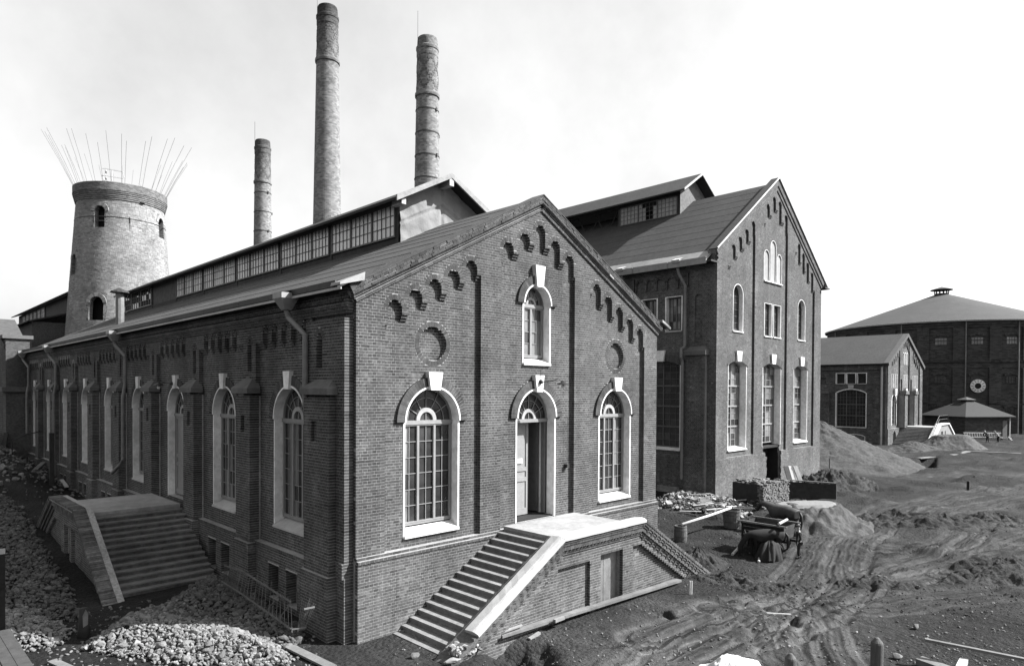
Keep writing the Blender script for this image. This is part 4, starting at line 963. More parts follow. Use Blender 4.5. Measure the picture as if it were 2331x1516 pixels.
# ================================================================== GASHOLDER HOUSE
GC = at(2135, 900, 2, 0); GC = Vector((CX, CY, 0))+ (F_+R_*((2140-PX)/F)).xy.to_3d()*120
gas = thing('round_gasholder_house', (GC.x, GC.y, 0), 'huge round dark brick gasholder house with low conical roof at the far right', 'building')
GR, GZ = 18.2, 17.6; N = 24
GB = mat_ring_brick('gasholder brick', .045, GC.x, GC.y, GR, .54, .16, 1.3)
b = MB(); b.lathe((GC.x, GC.y, 0), [(GR, -1), (GR, GZ)], 96); drum = b.build('drum_wall', GB, gas)
b = MB()
for z0, z1, t in ((GZ-.6, GZ, .35), (GZ-1.0, GZ-.6, .2), (11.2, 11.5, .22), (10.3, 10.5, .12), (4.6, 4.8, .15), (7.9, 8.0, .1), (14.6, 14.7, .08)): b.lathe((GC.x, GC.y, 0), [(GR, z0), (GR+t, z0), (GR+t, z1), (GR, z1)], 96)
b.build('string_course', GB, drum)
a_cam = math.atan2(CY-GC.y, CX-GC.x)
def gp(a, r, z): return Vector((GC.x+r*math.cos(a), GC.y+r*math.sin(a), z))
for k in range(N):
    a = a_cam+2*PI*(k+.5)/N
    if abs(((a-a_cam+PI) % (2*PI))-PI) > 1.8: continue
    for z0, z1 in ((-.5, 4.6), (4.8, 10.3), (11.5, GZ-1.0)):
        b = MB(); w2 = .045
        b.hexa([gp(a-w2, GR-.1, z0), gp(a-w2, GR+.32, z0), gp(a+w2, GR+.32, z0), gp(a+w2, GR-.1, z0), gp(a-w2, GR-.1, z1), gp(a-w2, GR+.32, z1), gp(a+w2, GR+.32, z1), gp(a+w2, GR-.1, z1)])
        b.build('pilaster', GB, drum)
for k in range(N):
    a = a_cam+2*PI*k/N
    if abs(((a-a_cam+PI) % (2*PI))-PI) > 1.75: continue
    fr = frame(gp(a, GR, 0), (-math.sin(a), math.cos(a), 0), (math.cos(a), math.sin(a), 0))
    for zz in (14.0, 7.9, 2.9):
        g = MB(); fbox(g, fr, -.75, .75, zz, zz+1.0, -.05, .03); o = g.build('window', GLASSD if zz < 13 else GLASSL, drum)
        bb = MB()
        for t in range(1, 4): fbox(bb, fr, -.75+t*.375-.02, -.75+t*.375+.02, zz, zz+1, .03, .06)
        fbox(bb, fr, -.75, .75, zz+.48, zz+.52, .03, .06); bb.build('glazing_bar', WOODD, o)
        R_a = 1.9; ring(fr, 0, zz+1.15-R_a*.86, R_a, R_a+.3, -.02, .14, PI*.33, PI*.67, 16, mat('dark arch brick', .04, .9, tone=True), drum, 'arch_brick')
b = MB().lathe((GC.x, GC.y, 0), [(GR+.7, GZ-.05), (GR+.7, GZ+.1), (1.1, GZ+6.5)], 96); b.build('conical_roof', mat('pale gasholder roofing', .03, .9, .12, 1.2, .002, 30, .12), gas)
b = MB().lathe((GC.x, GC.y, 0), [(GR+.75, GZ-.1), (GR+.8, GZ+.12), (GR+.7, GZ+.14)], 96); b.build('gutter', ZINC, gas)
b = MB().lathe((GC.x, GC.y, GZ+6.4), [(1.15, 0), (1.15, .3)], 16)
for k in range(12): a = 2*PI*k/12; b.tube([gp(a, 1.1, GZ+6.6), gp(a, 1.1, GZ+7.4)], .08, 5)
b.build('roof_vent_posts', WOODD, gas); MB().lathe((GC.x, GC.y, GZ+7.35), [(1.75, -.05), (1.75, .06), (.05, .6)], 24).build('vent_roof', MATS['pale gasholder roofing'], gas)
for px in (1900, 2050, 2197, 2318):
    d = (at(px, 900, 2, 0)-Vector((CX, CY, 0))).to_2d().normalized(); c0 = Vector((CX-GC.x, CY-GC.y)); bq = d.dot(c0); dd = bq*bq-(c0.length_squared-(GR+.4)**2)
    t = -bq-math.sqrt(max(dd, 0)); p = Vector((CX, CY))+d*t
    MB().tube([(p.x, p.y, GZ), (p.x, p.y, 0)], .09, 6).build('downpipe', PIPE, gas)
# round dial: a ring of pale glazing set in the drum
d = (at(2225, 900, 2, 0)-Vector((CX, CY, 0))).to_2d().normalized(); c0 = Vector((CX-GC.x, CY-GC.y)); bq = d.dot(c0); t = -bq-math.sqrt(bq*bq-(c0.length_squared-GR*GR)); p = Vector((CX, CY))+d*t
a = math.atan2(p.y-GC.y, p.x-GC.x); zc = 7.5
fr = frame((p.x, p.y, 0), (-math.sin(a), math.cos(a), 0), (math.cos(a), math.sin(a), 0))
o = ringslab(fr, 0, zc, .45, 1.02, -.3, .22, 0, 2*PI, 24, PLAST, gas, 'dial_ring')
ringslab(fr, 0, zc, 0.0, .45, -.3, .12, 0, 2*PI, 24, BLACK, gas, 'dial_centre')
b = MB()
for k in range(12): aa = 2*PI*k/12; b.beam(fr(math.cos(aa)*.6, zc+math.sin(aa)*.6, .235), fr(math.cos(aa)*.95, zc+math.sin(aa)*.95, .235), .06, .02, fr.n)
b.build('hour_mark', WOODD, o)
# ================================================================== PAVILION IN FRONT OF THE GASHOLDER
pc = Vector((CX, CY, 0)) + (F_+R_*((2200-PX)/F)).xy.to_3d()*94
pav = thing('low_pavilion', (pc.x, pc.y, 0), 'low dark pavilion with hipped roof before the round gasholder house', 'building')
ax = math.atan2(R_.y, R_.x)+.25; fr = frame((pc.x, pc.y, 0), (math.cos(ax), math.sin(ax), 0), (math.sin(ax), -math.cos(ax), 0))
b = MB(); hw, hd, hh = 3.9, 3.2, 3.2; fbox(b, fr, -hw, hw, -.5, hh, -hd, hd); b.build('wall', mat_ring_brick('pavilion brick', .04, pc.x, pc.y, 5, .5, .16, 1.2), pav)
b = MB(); e = .5; ty = hh+2.0
c4 = [fr(-hw-e, hh, hd+e), fr(hw+e, hh, hd+e), fr(hw+e, hh, -hd-e), fr(-hw-e, hh, -hd-e)]; tp_ = [fr(-.7, ty, .6), fr(.7, ty, .6), fr(.7, ty, -.6), fr(-.7, ty, -.6)]
for k in range(4): b.quad(c4[k], c4[(k+1) % 4], tp_[(k+1) % 4], tp_[k])
fbox(b, fr, -hw-e, hw+e, hh-.12, hh-.001, -hd-e, hd+e); b.build('hipped_roof', mat('sooty pavilion roofing', .013, .9, .25, 4), pav)
b = MB(); fbox(b, fr, -.5, .5, ty-.1, ty+.25, -.45, .45); b.build('vent_box', WOODD, pav)
b = MB(); c4 = [fr(-.9, ty+.25, .8), fr(.9, ty+.25, .8), fr(.9, ty+.25, -.8), fr(-.9, ty+.25, -.8)]
for k in range(4): b.quad(c4[k], c4[(k+1) % 4], fr(0, ty+.65, 0))
b.build('vent_roof', FELT, pav)
b = MB(); fbox(b, fr, 2.6, 3.4, 0, 2.6, hd, hd+.05); b.build('door', PAINTD, pav)
b = MB(); fbox(b, fr, 3.75, 3.9, 0, 3.1, hd-.02, hd+.12); b.build('downpipe', STONE, pav)
lad = thing('long_ladder', tuple(fr(-2, .3, hd+.9)), 'long ladder lying on its side against the low pavilion', 'ladder')
b = MB(); b.beam(fr(-4.6, .5, hd+.5), fr(1.9, .35, hd+.5), .06, .08); b.beam(fr(-4.6, 1.05, hd+.4), fr(1.9, .9, hd+.4), .06, .08); b.build('rail', STONE, lad)
b = MB()
for k in range(15): u = -4.4+k*.42; b.beam(fr(u, .5, hd+.5), fr(u, 1.03, hd+.4), .04, .04)
b.build('rung', STONE, lad)
# ================================================================== ROUND TOWER
TC = Vector((6.98, 48.1, 0)); TB = mat_ring_brick('pale tower brick', .13, TC.x, TC.y, 4, .27, .082, .5)
tw = thing('round_brick_tower', (TC.x, TC.y, 0), 'round pale brick tower with corbelled top and a fan of thin steel rods', 'tower')
toward = Vector((CX-TC.x, CY-TC.y)).normalized(); rght = Vector((-toward.y, toward.x))
def tr(z): return 3.98+(3.2-3.98)*(z-10.5)/11
op = []
for deg, z0, z1, hw in ((-27, 19.15, 20.85, .42), (62, 19.0, 20.7, .42), (-68, 15.4, 17.1, .4), (-27, 11.7, 13.6, .5), (150, 19.1, 20.8, .47)):
    a = math.radians(deg); v = toward*math.cos(a)+rght*math.sin(a); op.append((math.atan2(v.y, v.x), z0, z1, hw))
b = MB(); NA, dz = 240, .1; z = 0.0; NZ = int(21.55/dz)
ids = {}
def tv(i, j, dr=0):
    k = (i % NA, j, dr)
    if k not in ids:
        a = 2*PI*i/NA; zz = j*dz; r = tr(zz)-dr; ids[k] = len(b.v); b.v.append((TC.x+r*math.cos(a), TC.y+r*math.sin(a), zz))
    return ids[k]
def hole(i, j):
    a = 2*PI*(i+.5)/NA; zz = (j+.5)*dz
    for (ao, z0, z1, hw) in op:
        da = ((a-ao+PI) % (2*PI))-PI
        if z0 <= zz <= z1:
            h = hw if zz < z1-hw else math.sqrt(max(0, hw*hw-(zz-z1+hw)**2))
            if abs(da)*3.6 < h: return True
    return False
H = {}
for j in range(80, NZ):
    for i in range(NA):
        if hole(i, j): H[(i, j)] = 1
for j in range(80, NZ):
    for i in range(NA):
        if (i, j) in H:
            for (di, dj, e0, e1) in ((1, 0, (1, 0), (1, 1)), (-1, 0, (0, 0), (0, 1)), (0, 1, (0, 1), (1, 1)), (0, -1, (0, 0), (1, 0))):
                if ((i+di) % NA, j+dj) not in H:
                    p, q = (i+e0[0], j+e0[1]), (i+e1[0], j+e1[1]); b.f.append((tv(*p), tv(*q), tv(q[0], q[1], .45), tv(p[0], p[1], .45)))
        else: b.f.append((tv(i, j), tv(i+1, j), tv(i+1, j+1), tv(i, j+1)))
sh = b.build('shaft', TB, tw)
def tower_bricks():
    V = []; Q = []; T = []; a_t = math.atan2(toward.y, toward.x); z = 10.0; k = 0; ch = .082
    while z < 21.36:
        r = tr(z); step = .27/r; a = a_t-1.95+(step/2 if k % 2 else 0)+rnd.uniform(-.004, .004)
        while a < a_t+1.95:
            e = a+step*(1 if rnd.random() < .7 else .5); am = (a+e)/2; ok = True
            for (ao, z0, z1, hw) in op:
                da = ((am-ao+PI) % (2*PI))-PI
                if abs(da)*3.6 < hw+.16 and z0-.05 < z < z1+.22: ok = False
            if ok:
                i = len(V); g = .006/r; d = rnd.gauss(.012, .004)
                for (aa, rr, zz) in ((a+g, r-.01, z+.006), (e-g, r-.01, z+.006), (e-g, r-.01, z+ch-.006), (a+g, r-.01, z+ch-.006), (a+g, r+d, z+.006), (e-g, r+d, z+.006), (e-g, r+d, z+ch-.006), (a+g, r+d, z+ch-.006)):
                    V.append((TC.x+rr*math.cos(aa)-TC.x, TC.y+rr*math.sin(aa)-TC.y, zz))
                Q += [(i+4, i+5, i+6, i+7), (i, i+1, i+5, i+4), (i+1, i+2, i+6, i+5), (i+2, i+3, i+7, i+6), (i+3, i, i+4, i+7)]
                T += [max(.55, min(1.6, rnd.gauss(1, .15)))]*8
            a = e
        z += ch; k += 1
    me = bpy.data.meshes.new('brickwork'); me.from_pydata(V, [], Q); me.update(); me.shade_flat()
    at_ = me.attributes.new('tone', 'FLOAT', 'POINT'); at_.data.foreach_set('value', np.array(T, dtype=np.float32))
    link('brickwork', me, mat('pale tower facing', .19, .9, .2, 3, .002, 30, .22, tone=True), sh, 'stuff')
tower_bricks()
MB().lathe((TC.x, TC.y, 0), [(2.7, 8), (2.7, 22)], 40).build('dark_inside', BLACK, tw)
pr = []; z = 21.4; r = tr(z)
for k in range(6): pr += [(r, z), (r+.075, z), (r+.075, z+.125)]; z += .135; r += .035
pr += [(r+.03, z), (r+.03, z+.5), (r-.5, z+.5), (r-.5, z)]
MB().lathe((TC.x, TC.y, 0), pr, 120).build('corbelled_crown', TB, tw)
for k in range(5):
    zz = 21.52+k*.135; MB().lathe((TC.x, TC.y, 0), [(tr(21.4)+.035*k+.03, zz), (tr(21.4)+.035*k+.078, zz+.005), (tr(21.4)+.035*k+.03, zz+.02)], 96).build('crown_joint', MORT, tw)  # mortar-coloured rings between the corbel courses
ztop = z+.5
for (ao, z0, z1, hw) in op:
    fr = frame((TC.x+tr(z1)*math.cos(ao), TC.y+tr(z1)*math.sin(ao), 0), (-math.sin(ao), math.cos(ao), 0), (math.cos(ao), math.sin(ao), 0))
    ring(fr, 0, z1-hw, hw, hw+.28, -.25, .03, .0, PI, 16, mat('pale arch brick', .2, .9, tone=True), sh, 'arch_brick')
    if z0 > 18:
        f_ = MB(); fbox(f_, fr, -hw, -hw+.08, z0, z1-.3, -.5, -.35); fbox(f_, fr, hw-.08, hw, z0, z1-.3, -.5, -.35); fbox(f_, fr, -hw, hw, z0+.55, z0+.63, -.5, -.35); f_.build('window_frame', WOOD, sh)
MB().lathe((TC.x, TC.y, 19.98), [(tr(20), -.03), (tr(20)+.035, -.03), (tr(20)+.035, .03), (tr(20), .03)], 96).build('iron_band', IRON, tw)
q = toward*math.cos(.18)+rght*math.sin(.18); MB().tube([Vector((TC.x+q.x*(tr(20)+.06), TC.y+q.y*(tr(20)+.06), 20.1)), Vector((TC.x+q.x*(tr(20)+.06), TC.y+q.y*(tr(20)+.06), 19.1))], .025, 5).build('iron_hook', IRON, tw)
q = toward*math.cos(.42)+rght*math.sin(.42); MB().tube([Vector((TC.x+q.x*(tr(21)+.08), TC.y+q.y*(tr(21)+.08), 21.45)), Vector((TC.x+q.x*(tr(21)+.08)+.3, TC.y+q.y*(tr(21)+.08), 21.45))], .07, 5).build('iron_clamp', IRON, tw)
for k in range(34):
    a = 2*PI*k/34+rnd.uniform(-.08, .08); l = rnd.uniform(3.2, 5.2); o_ = rnd.uniform(.3, .48)
    p = Vector((TC.x+(r-.2)*math.cos(a), TC.y+(r-.2)*math.sin(a), ztop-.2)); q = p+Vector((math.cos(a)*l*o_, math.sin(a)*l*o_, l*.9))
    m_ = p.lerp(q, .5)+Vector((0, 0, .12)); MB().tube([p, m_, q], .012, 4).build('steel_rod', ROD, tw)
b = MB(); c = Vector((5.5, 46.6, ztop-.1))
for dx, dy in ((0, 0), (.5, .2)): b.beam(c+Vector((dx, dy, 0)), c+Vector((dx, dy, 1.5)), .1, .1)
for h in (.5, .9, 1.45): b.beam(c+Vector((-.3, -.1, h)), c+Vector((1.1, -.5, h-.05)), .07, .07)
b.beam(c+Vector((-.3, -.1, .9)), c+Vector((.1, 0, 0)), .07, .07); b.beam(c+Vector((1.1, -.5, 1.4)), c+Vector((1.2, -.5, .9)), .06, .06)
b.build('timber_hoist_frame', WOODL, tw); MB().beam(c+Vector((.2, -.1, .35)), c+Vector((2.2, -1.6, .15)), .09, .09).build('hoist_beam', WOODD, tw)
# ================================================================== CHIMNEYS
def chimney(px, dep, pyt, w0, pyb, w1, nm, label, soot, rodtop, bands, lat):
    ax_ = Vector((CX, CY, CZ)) + (F_+R_*((px-PX)/F)-U_*((400-PY)/F))*dep; s = dep/F
    zt = CZ+(PY-pyt)*s-.0136*dep*0; zb = CZ+(PY-pyb)*s
    P0 = Vector((CX, CY, CZ)) + (F_+R_*((px-PX)/F)-U_*((pyt-PY)/F))*dep; zt = P0.z
    P1 = Vector((CX, CY, CZ)) + (F_+R_*((px-PX)/F)-U_*((pyb-PY)/F))*dep; zb = P1.z
    c = (ax_.x, ax_.y, 0); r0, r1 = w0*s/2, w1*s/2
    t = thing('chimney_stack', c, label, 'chimney', 'three brick chimney stacks')
    def R(z): return r1+(r0-r1)*(z-zb)/(zt-zb)
    m = mat_ring_brick(nm, .17, c[0], c[1], r0*1.1, .3, .16 if dep < 80 else .2, .8, soot, zt, 7)
    hc = (w0*s)*1.15
    pr = [(R(0), 0), (R(zt-hc), zt-hc)]
    b = MB().lathe(c, [(R(0)*1.05, 0), (R(zt*.5), zt*.5), (R(zt-hc*.9), zt-hc*.9)], 48); sh = b.build('shaft', m, t)
    k = r0
    hp = [(k*1.0, zt-hc*.95), (k*1.03, zt-hc*.88), (k*1.03, zt-hc*.84), (k*1.07, zt-hc*.8), (k*1.07, zt-hc*.55), (k*1.12, zt-hc*.52), (k*1.12, zt-hc*.42), (k*1.02, zt-hc*.38), (k*.98, zt-.15), (k*.94, zt), (k*.75, zt), (k*.75, zt-1)]
    MB().lathe(c, hp, 48).build('chimney_head', m, t)
    zc = zt-hc*.95-lat
    MB().lathe(c, [(R(zc), zc-.25), (R(zc)+.12, zc-.2), (R(zc)+.14, zc), (R(zc)+.12, zc+.15), (R(zc), zc+.2)], 48).build('collar', m, t)
    arr = MB()                                  # diaper of raised headers below the head
    nn = 40
    for i in range(nn):
        for j in range(int(lat/.28)):
            if (i+j) % 8 == 0 or (i-j) % 8 == 0:
                a = 2*PI*i/nn; z = zc+.35+j*.28; rr_ = R(z); w_ = .13/rr_
                arr.hexa([(c[0]+(rr_-.05)*math.cos(a-w_), c[1]+(rr_-.05)*math.sin(a-w_), z), (c[0]+(rr_+.03)*math.cos(a-w_), c[1]+(rr_+.03)*math.sin(a-w_), z), (c[0]+(rr_+.03)*math.cos(a+w_), c[1]+(rr_+.03)*math.sin(a+w_), z), (c[0]+(rr_-.05)*math.cos(a+w_), c[1]+(rr_-.05)*math.sin(a+w_), z),
                          (c[0]+(rr_-.05)*math.cos(a-w_), c[1]+(rr_-.05)*math.sin(a-w_), z+.2), (c[0]+(rr_+.03)*math.cos(a-w_), c[1]+(rr_+.03)*math.sin(a-w_), z+.2), (c[0]+(rr_+.03)*math.cos(a+w_), c[1]+(rr_+.03)*math.sin(a+w_), z+.2), (c[0]+(rr_-.05)*math.cos(a+w_), c[1]+(rr_-.05)*math.sin(a+w_), z+.2)])
    arr.build('diaper_brick', mat('sooty header brick', .085, .9, .3), t, 'stuff')
    for i in range(bands):
        z = zc-1.6-i*2.35*(1 if dep < 80 else 1.2)
        o = MB().lathe(c, [(R(z), z-.05), (R(z)+.05, z-.05), (R(z)+.05, z+.05), (R(z), z+.05)], 40).build('iron_band', mat('rusty iron band', .05, .8), t)
        v = toward*math.cos(.5 if i % 2 == 0 else 1.52)+rght*math.sin(.5 if i % 2 == 0 else 1.52)
        p = Vector((c[0]+v.x*(R(z)+.06), c[1]+v.y*(R(z)+.06), z)); MB().box(p.x-.1, p.x+.1, p.y-.1, p.y+.1, z-.15, z+.15).build('band_clamp', IRON, o)
    v = -rght*.93; MB().tube([Vector((c[0]+v.x*r0*1.1, c[1]+v.y*r0*1.1, zt-2)), Vector((c[0]+v.x*r0*1.1, c[1]+v.y*r0*1.1, zt+2.6))], .028, 5).build('lightning_rod', IRON, t)
chimney(745, 75, 22, 45, 500, 62, 'tall stack brick', 'tallest brick chimney stack, in the middle, with a sooty black top', .85, 0, 0, 3.6)
chimney(972, 69, 92, 46, 410, 56, 'right stack brick', 'right brick chimney stack with iron bands, behind the canvas-covered lantern end', .25, 0, 6, 3.6)
chimney(598, 98, 322, 33, 555, 39, 'left stack brick', 'shortest brick chimney stack, leftmost of the three, with iron bands', .7, 0, 5, 3.8)
# ================================================================== LEFT WING AND REAR HALL
PB = mat_ring_brick('left wing brick', .055, 0, 60, 40, .27, .08, 2.0)
wing = thing('left_wing', (-1.2, 44.5, 0), 'gabled brick wing at the far left edge beyond the downpipe', 'building')
XW = -1.3; yz = lambda px, py: at(px, py, 0, XW)
pa = yz(22, 722); pe = yz(64, 775); Yw0 = 44.3; zc_ = 9.6; Ya = 49.5; za = yz(20, 724).z
FWg = frame((XW, 0, 0), (0, 1, 0), (-1, 0, 0))
za = 11.4; zc_ = 9.9
ft = [(arch_span(Ya+k*.9, .25, 10.6-abs(k)*.8, 8.8-abs(k)*.8), -.2, False) for k in (-2, -1, 0, 1, 2)]
ft += [(arch_span(Ya-1.4, .35, 7.0, 2.4), -.4, False), (arch_span(Ya+.2, .35, 7.0, 2.4), -.4, False), (arch_span(Ya+3.4, .35, 7.0, 2.4), -.4, False)]
lw3 = MB().box(XW+.4, XW+.41, 46, 46.01, 3, 3.01).build('gable_wall', MORT, wing)
hwW = Ya-Yw0
brickwall(FWg, Yw0, Ya+hwW, 0, za, ft, lw3, BRICK, MORT, thick=.8, course=.154, bl=.54, top=lambda z: (Yw0, Ya+hwW) if z < zc_-.6 else (Yw0+(z-zc_+.6)/(za-zc_+.6)*hwW, Ya+hwW-(z-zc_+.6)/(za-zc_+.6)*hwW) if z < za-.1 else None)
MB().hexa([(XW-.1, Yw0-.35, 0), (XW-.1, Yw0+.9, 0), (XW+1.3, Yw0+.9, 0), (XW+1.3, Yw0-.35, 0), (XW-.1, Yw0-.35, 9.9), (XW-.1, Yw0+.9, 9.9), (XW+1.3, Yw0+.9, 9.9), (XW+1.3, Yw0-.35, 9.9)]).build('corner_pier', PB, wing)
MB().box(XW-.3, XW+1.5, Yw0-.5, Yw0+1.0, 9.9, 10.15).build('pier_cap', MATS['weathered stone cap'], wing); MB().box(XW-.35, XW+1.5, Yw0-.55, Yw0+1.0, 6.1, 6.45).build('pier_string', MATS['weathered stone cap'], wing)
b = MB()
for s in (1, -1):
    def q(y, x, z): return (x, (y if s == 1 else 2*Ya-y), z)
    b.hexa([q(Yw0-.2, XW-.2, zc_-.75), q(Ya, XW-.2, za), q(Ya, XW+1.2, za), q(Yw0-.2, XW+1.2, zc_-.75), q(Yw0-.2, XW-.2, zc_-.45), q(Ya, XW-.2, za+.3), q(Ya, XW+1.2, za+.3), q(Yw0-.2, XW+1.2, zc_-.45)])
b.build('roof', mat('pale slate', .05, .9, .3, 5, .005, 20), wing)
rear = thing('rear_hall', (6, 58, 0), 'low hall roof with its own glazed lantern behind the pale round tower', 'building')
MB().box(1.6, 12, 53.5, 92, 0, 12.0).build('wall', PB, rear)
b = MB(); b.hexa([(1.2, 53.2, 11.9), (6.76, 53.2, 13.6), (6.76, 93, 13.6), (1.2, 93, 11.9), (1.2, 53.2, 12.0), (6.76, 53.2, 13.75), (6.76, 93, 13.75), (1.2, 93, 12.0)]); b.build('roof', FELT, rear)
FR_ = frame((4.87, 0, 0), (0, 1, 0), (-1, 0, 0))
MB().box(4.9, 9, 53, 83, 13.0, 14.9).build('lantern_boarding', WOODD, rear)
for y in (67.2, 71.6, 76.0): grid_window('rear', rear, FR_, y, y+4.2, 13.4, 14.7, .02, 4, 3, 1, 2, PAINTD, (GLASSL,), parent=MB().box(4.91, 4.92, y, y+.01, 14, 14.01).build('lantern_window', PAINTD, rear))
b = MB().hexa([(4.3, 53, 14.75), (6.9, 53, 15.8), (6.9, 84, 15.8), (4.3, 84, 14.75), (4.3, 53, 14.85), (6.9, 53, 15.95), (6.9, 84, 15.95), (4.3, 84, 14.85)]); b.build('lantern_roof', MATS['dark lantern roofing'], rear)
# ================================================================== GROUND
def vnoise(x, y, seed=0):
    xi = np.floor(x).astype(np.int64); yi = np.floor(y).astype(np.int64); xf = x-xi; yf = y-yi
    def h(a, b):
        n = (a*374761393 + b*668265263 + seed*974634777) & 0xffffffff
        n = ((n ^ (n >> 13))*1274126177) & 0xffffffff
        return ((n ^ (n >> 16)) & 0xffff)/32767.5-1
    u = xf*xf*(3-2*xf); v = yf*yf*(3-2*yf)
    return (h(xi, yi)*(1-u)+h(xi+1, yi)*u)*(1-v)+(h(xi, yi+1)*(1-u)+h(xi+1, yi+1)*u)*v
def fbm(x, y, f, o=4, seed=0, g=.5):
    s = 0; a = 1
    for k in range(o): s = s+a*vnoise(x*f+k*17.3, y*f-k*9.1, seed+k); f *= 2.03; a *= g
    return s
def sst(x, a, b): t = np.clip((x-a)/(b-a), 0, 1); return t*t*(3-2*t)
def poly_px(pts, z=0.0): return np.array([tuple(at(p[0], p[1], 2, z))[:2] for p in pts])
def seg_d(x, y, a, b):
    dx, dy = b[0]-a[0], b[1]-a[1]; L = dx*dx+dy*dy
    t = np.clip(((x-a[0])*dx+(y-a[1])*dy)/L, 0, 1); px, py = x-a[0]-t*dx, y-a[1]-t*dy
    s = np.sign(dx*py-dy*px); return np.sqrt(px*px+py*py)*np.where(s == 0, 1, s)
def poly_inner(x, y, P):
    """distance to the polygon's edge inside it, else 0"""
    ins = np.zeros(np.shape(x), bool); n = len(P); dm = np.full(np.shape(x), 1e9)
    for i in range(n):
        a, b = P[i], P[(i+1) % n]
        c = ((a[1] > y) != (b[1] > y)) & (x < (b[0]-a[0])*(y-a[1])/((b[1]-a[1])+1e-12)+a[0]); ins ^= c
        dm = np.minimum(dm, np.abs(seg_d(x, y, a, b)))
    return np.where(ins, dm, 0.0)
def smooth_line(pts, n=5):
    P = [pts[0]]+list(pts)+[pts[-1]]; out = []
    for i in range(1, len(P)-2):
        p0, p1, p2, p3 = [np.array(q, float) for q in P[i-1:i+3]]
        for k in range(n):
            t = k/n; out.append(.5*((2*p1)+(-p0+p2)*t+(2*p0-5*p1+4*p2-p3)*t*t+(-p0+3*p1-3*p2+p3)*t**3))
    out.append(np.array(P[-1], float)); return out
TRK = [[(2420,1095),(2331,1112),(2200,1128),(2060,1150),(1960,1180),(1885,1222),(1850,1275),(1800,1345),(1760,1380),(1700,1440)],
       [(2420,1125),(2300,1140),(2150,1160),(2040,1185),(1960,1225),(1925,1280),(1930,1330),(1880,1370)],
       [(2420,1180),(2280,1215),(2150,1262),(2020,1290),(1900,1340),(1800,1390),(1690,1420),(1560,1470),(1470,1530)],
       [(2420,1240),(2260,1262),(2110,1292),(1960,1330),(1850,1400),(1760,1440),(1600,1480),(1500,1540)],
       [(1480,1455),(1580,1420),(1680,1385),(1780,1372),(1850,1400),(1890,1460),(1900,1540)],
       [(1640,1385),(1720,1400),(1770,1440),(1800,1500),(1850,1570)],
       [(2420,1075),(2250,1085),(2100,1080),(1950,1075)],
       [(2420,1330),(2250,1340),(2080,1360),(1950,1380),(1880,1372),(1790,1380)],
       [(2331,1200),(2240,1180),(2200,1220),(2120,1250),(2000,1245)],
       ]
TRK = [smooth_line([tuple(at(p[0], p[1], 2, 0))[:2] for p in t], 4) for t in TRK]
PW1 = poly_px([(185, 1478), (250, 1425), (345, 1392), (470, 1420), (580, 1440), (655, 1478), (668, 1505), (600, 1530), (430, 1520), (260, 1495)], .05)
PW2 = poly_px([(-60, 1395), (30, 1385), (100, 1392), (160, 1418), (165, 1445), (130, 1470), (60, 1478), (-60, 1480)], .1)
PD1 = poly_px([(-80, 1180), (20, 1190), (70, 1225), (120, 1290), (165, 1340), (195, 1400), (110, 1410), (-80, 1400)], .1)
PD2_ = poly_px([(310, 1405), (390, 1345), (440, 1318), (520, 1300), (600, 1345), (690, 1415), (690, 1445), (640, 1462), (560, 1442), (430, 1418)], .3)
PR2 = poly_px([(1496, 1128), (1560, 1120), (1640, 1128), (1700, 1140), (1712, 1180), (1640, 1178), (1560, 1165), (1496, 1160)], .1)
PLF = poly_px([(-60, 1030), (40, 1020), (110, 1020), (180, 1060), (215, 1110), (120, 1118), (20, 1130), (-60, 1160)], .9)
PIT1 = poly_px([(1085, 1462), (1180, 1455), (1262, 1470), (1290, 1500), (1300, 1560), (1075, 1560)], -.1)
PIT2 = poly_px([(1478, 1388), (1515, 1386), (1545, 1398), (1535, 1408), (1500, 1402)], 0)
PIT3 = poly_px([(2088, 1044), (2136, 1044), (2134, 1062), (2100, 1064)], 0)
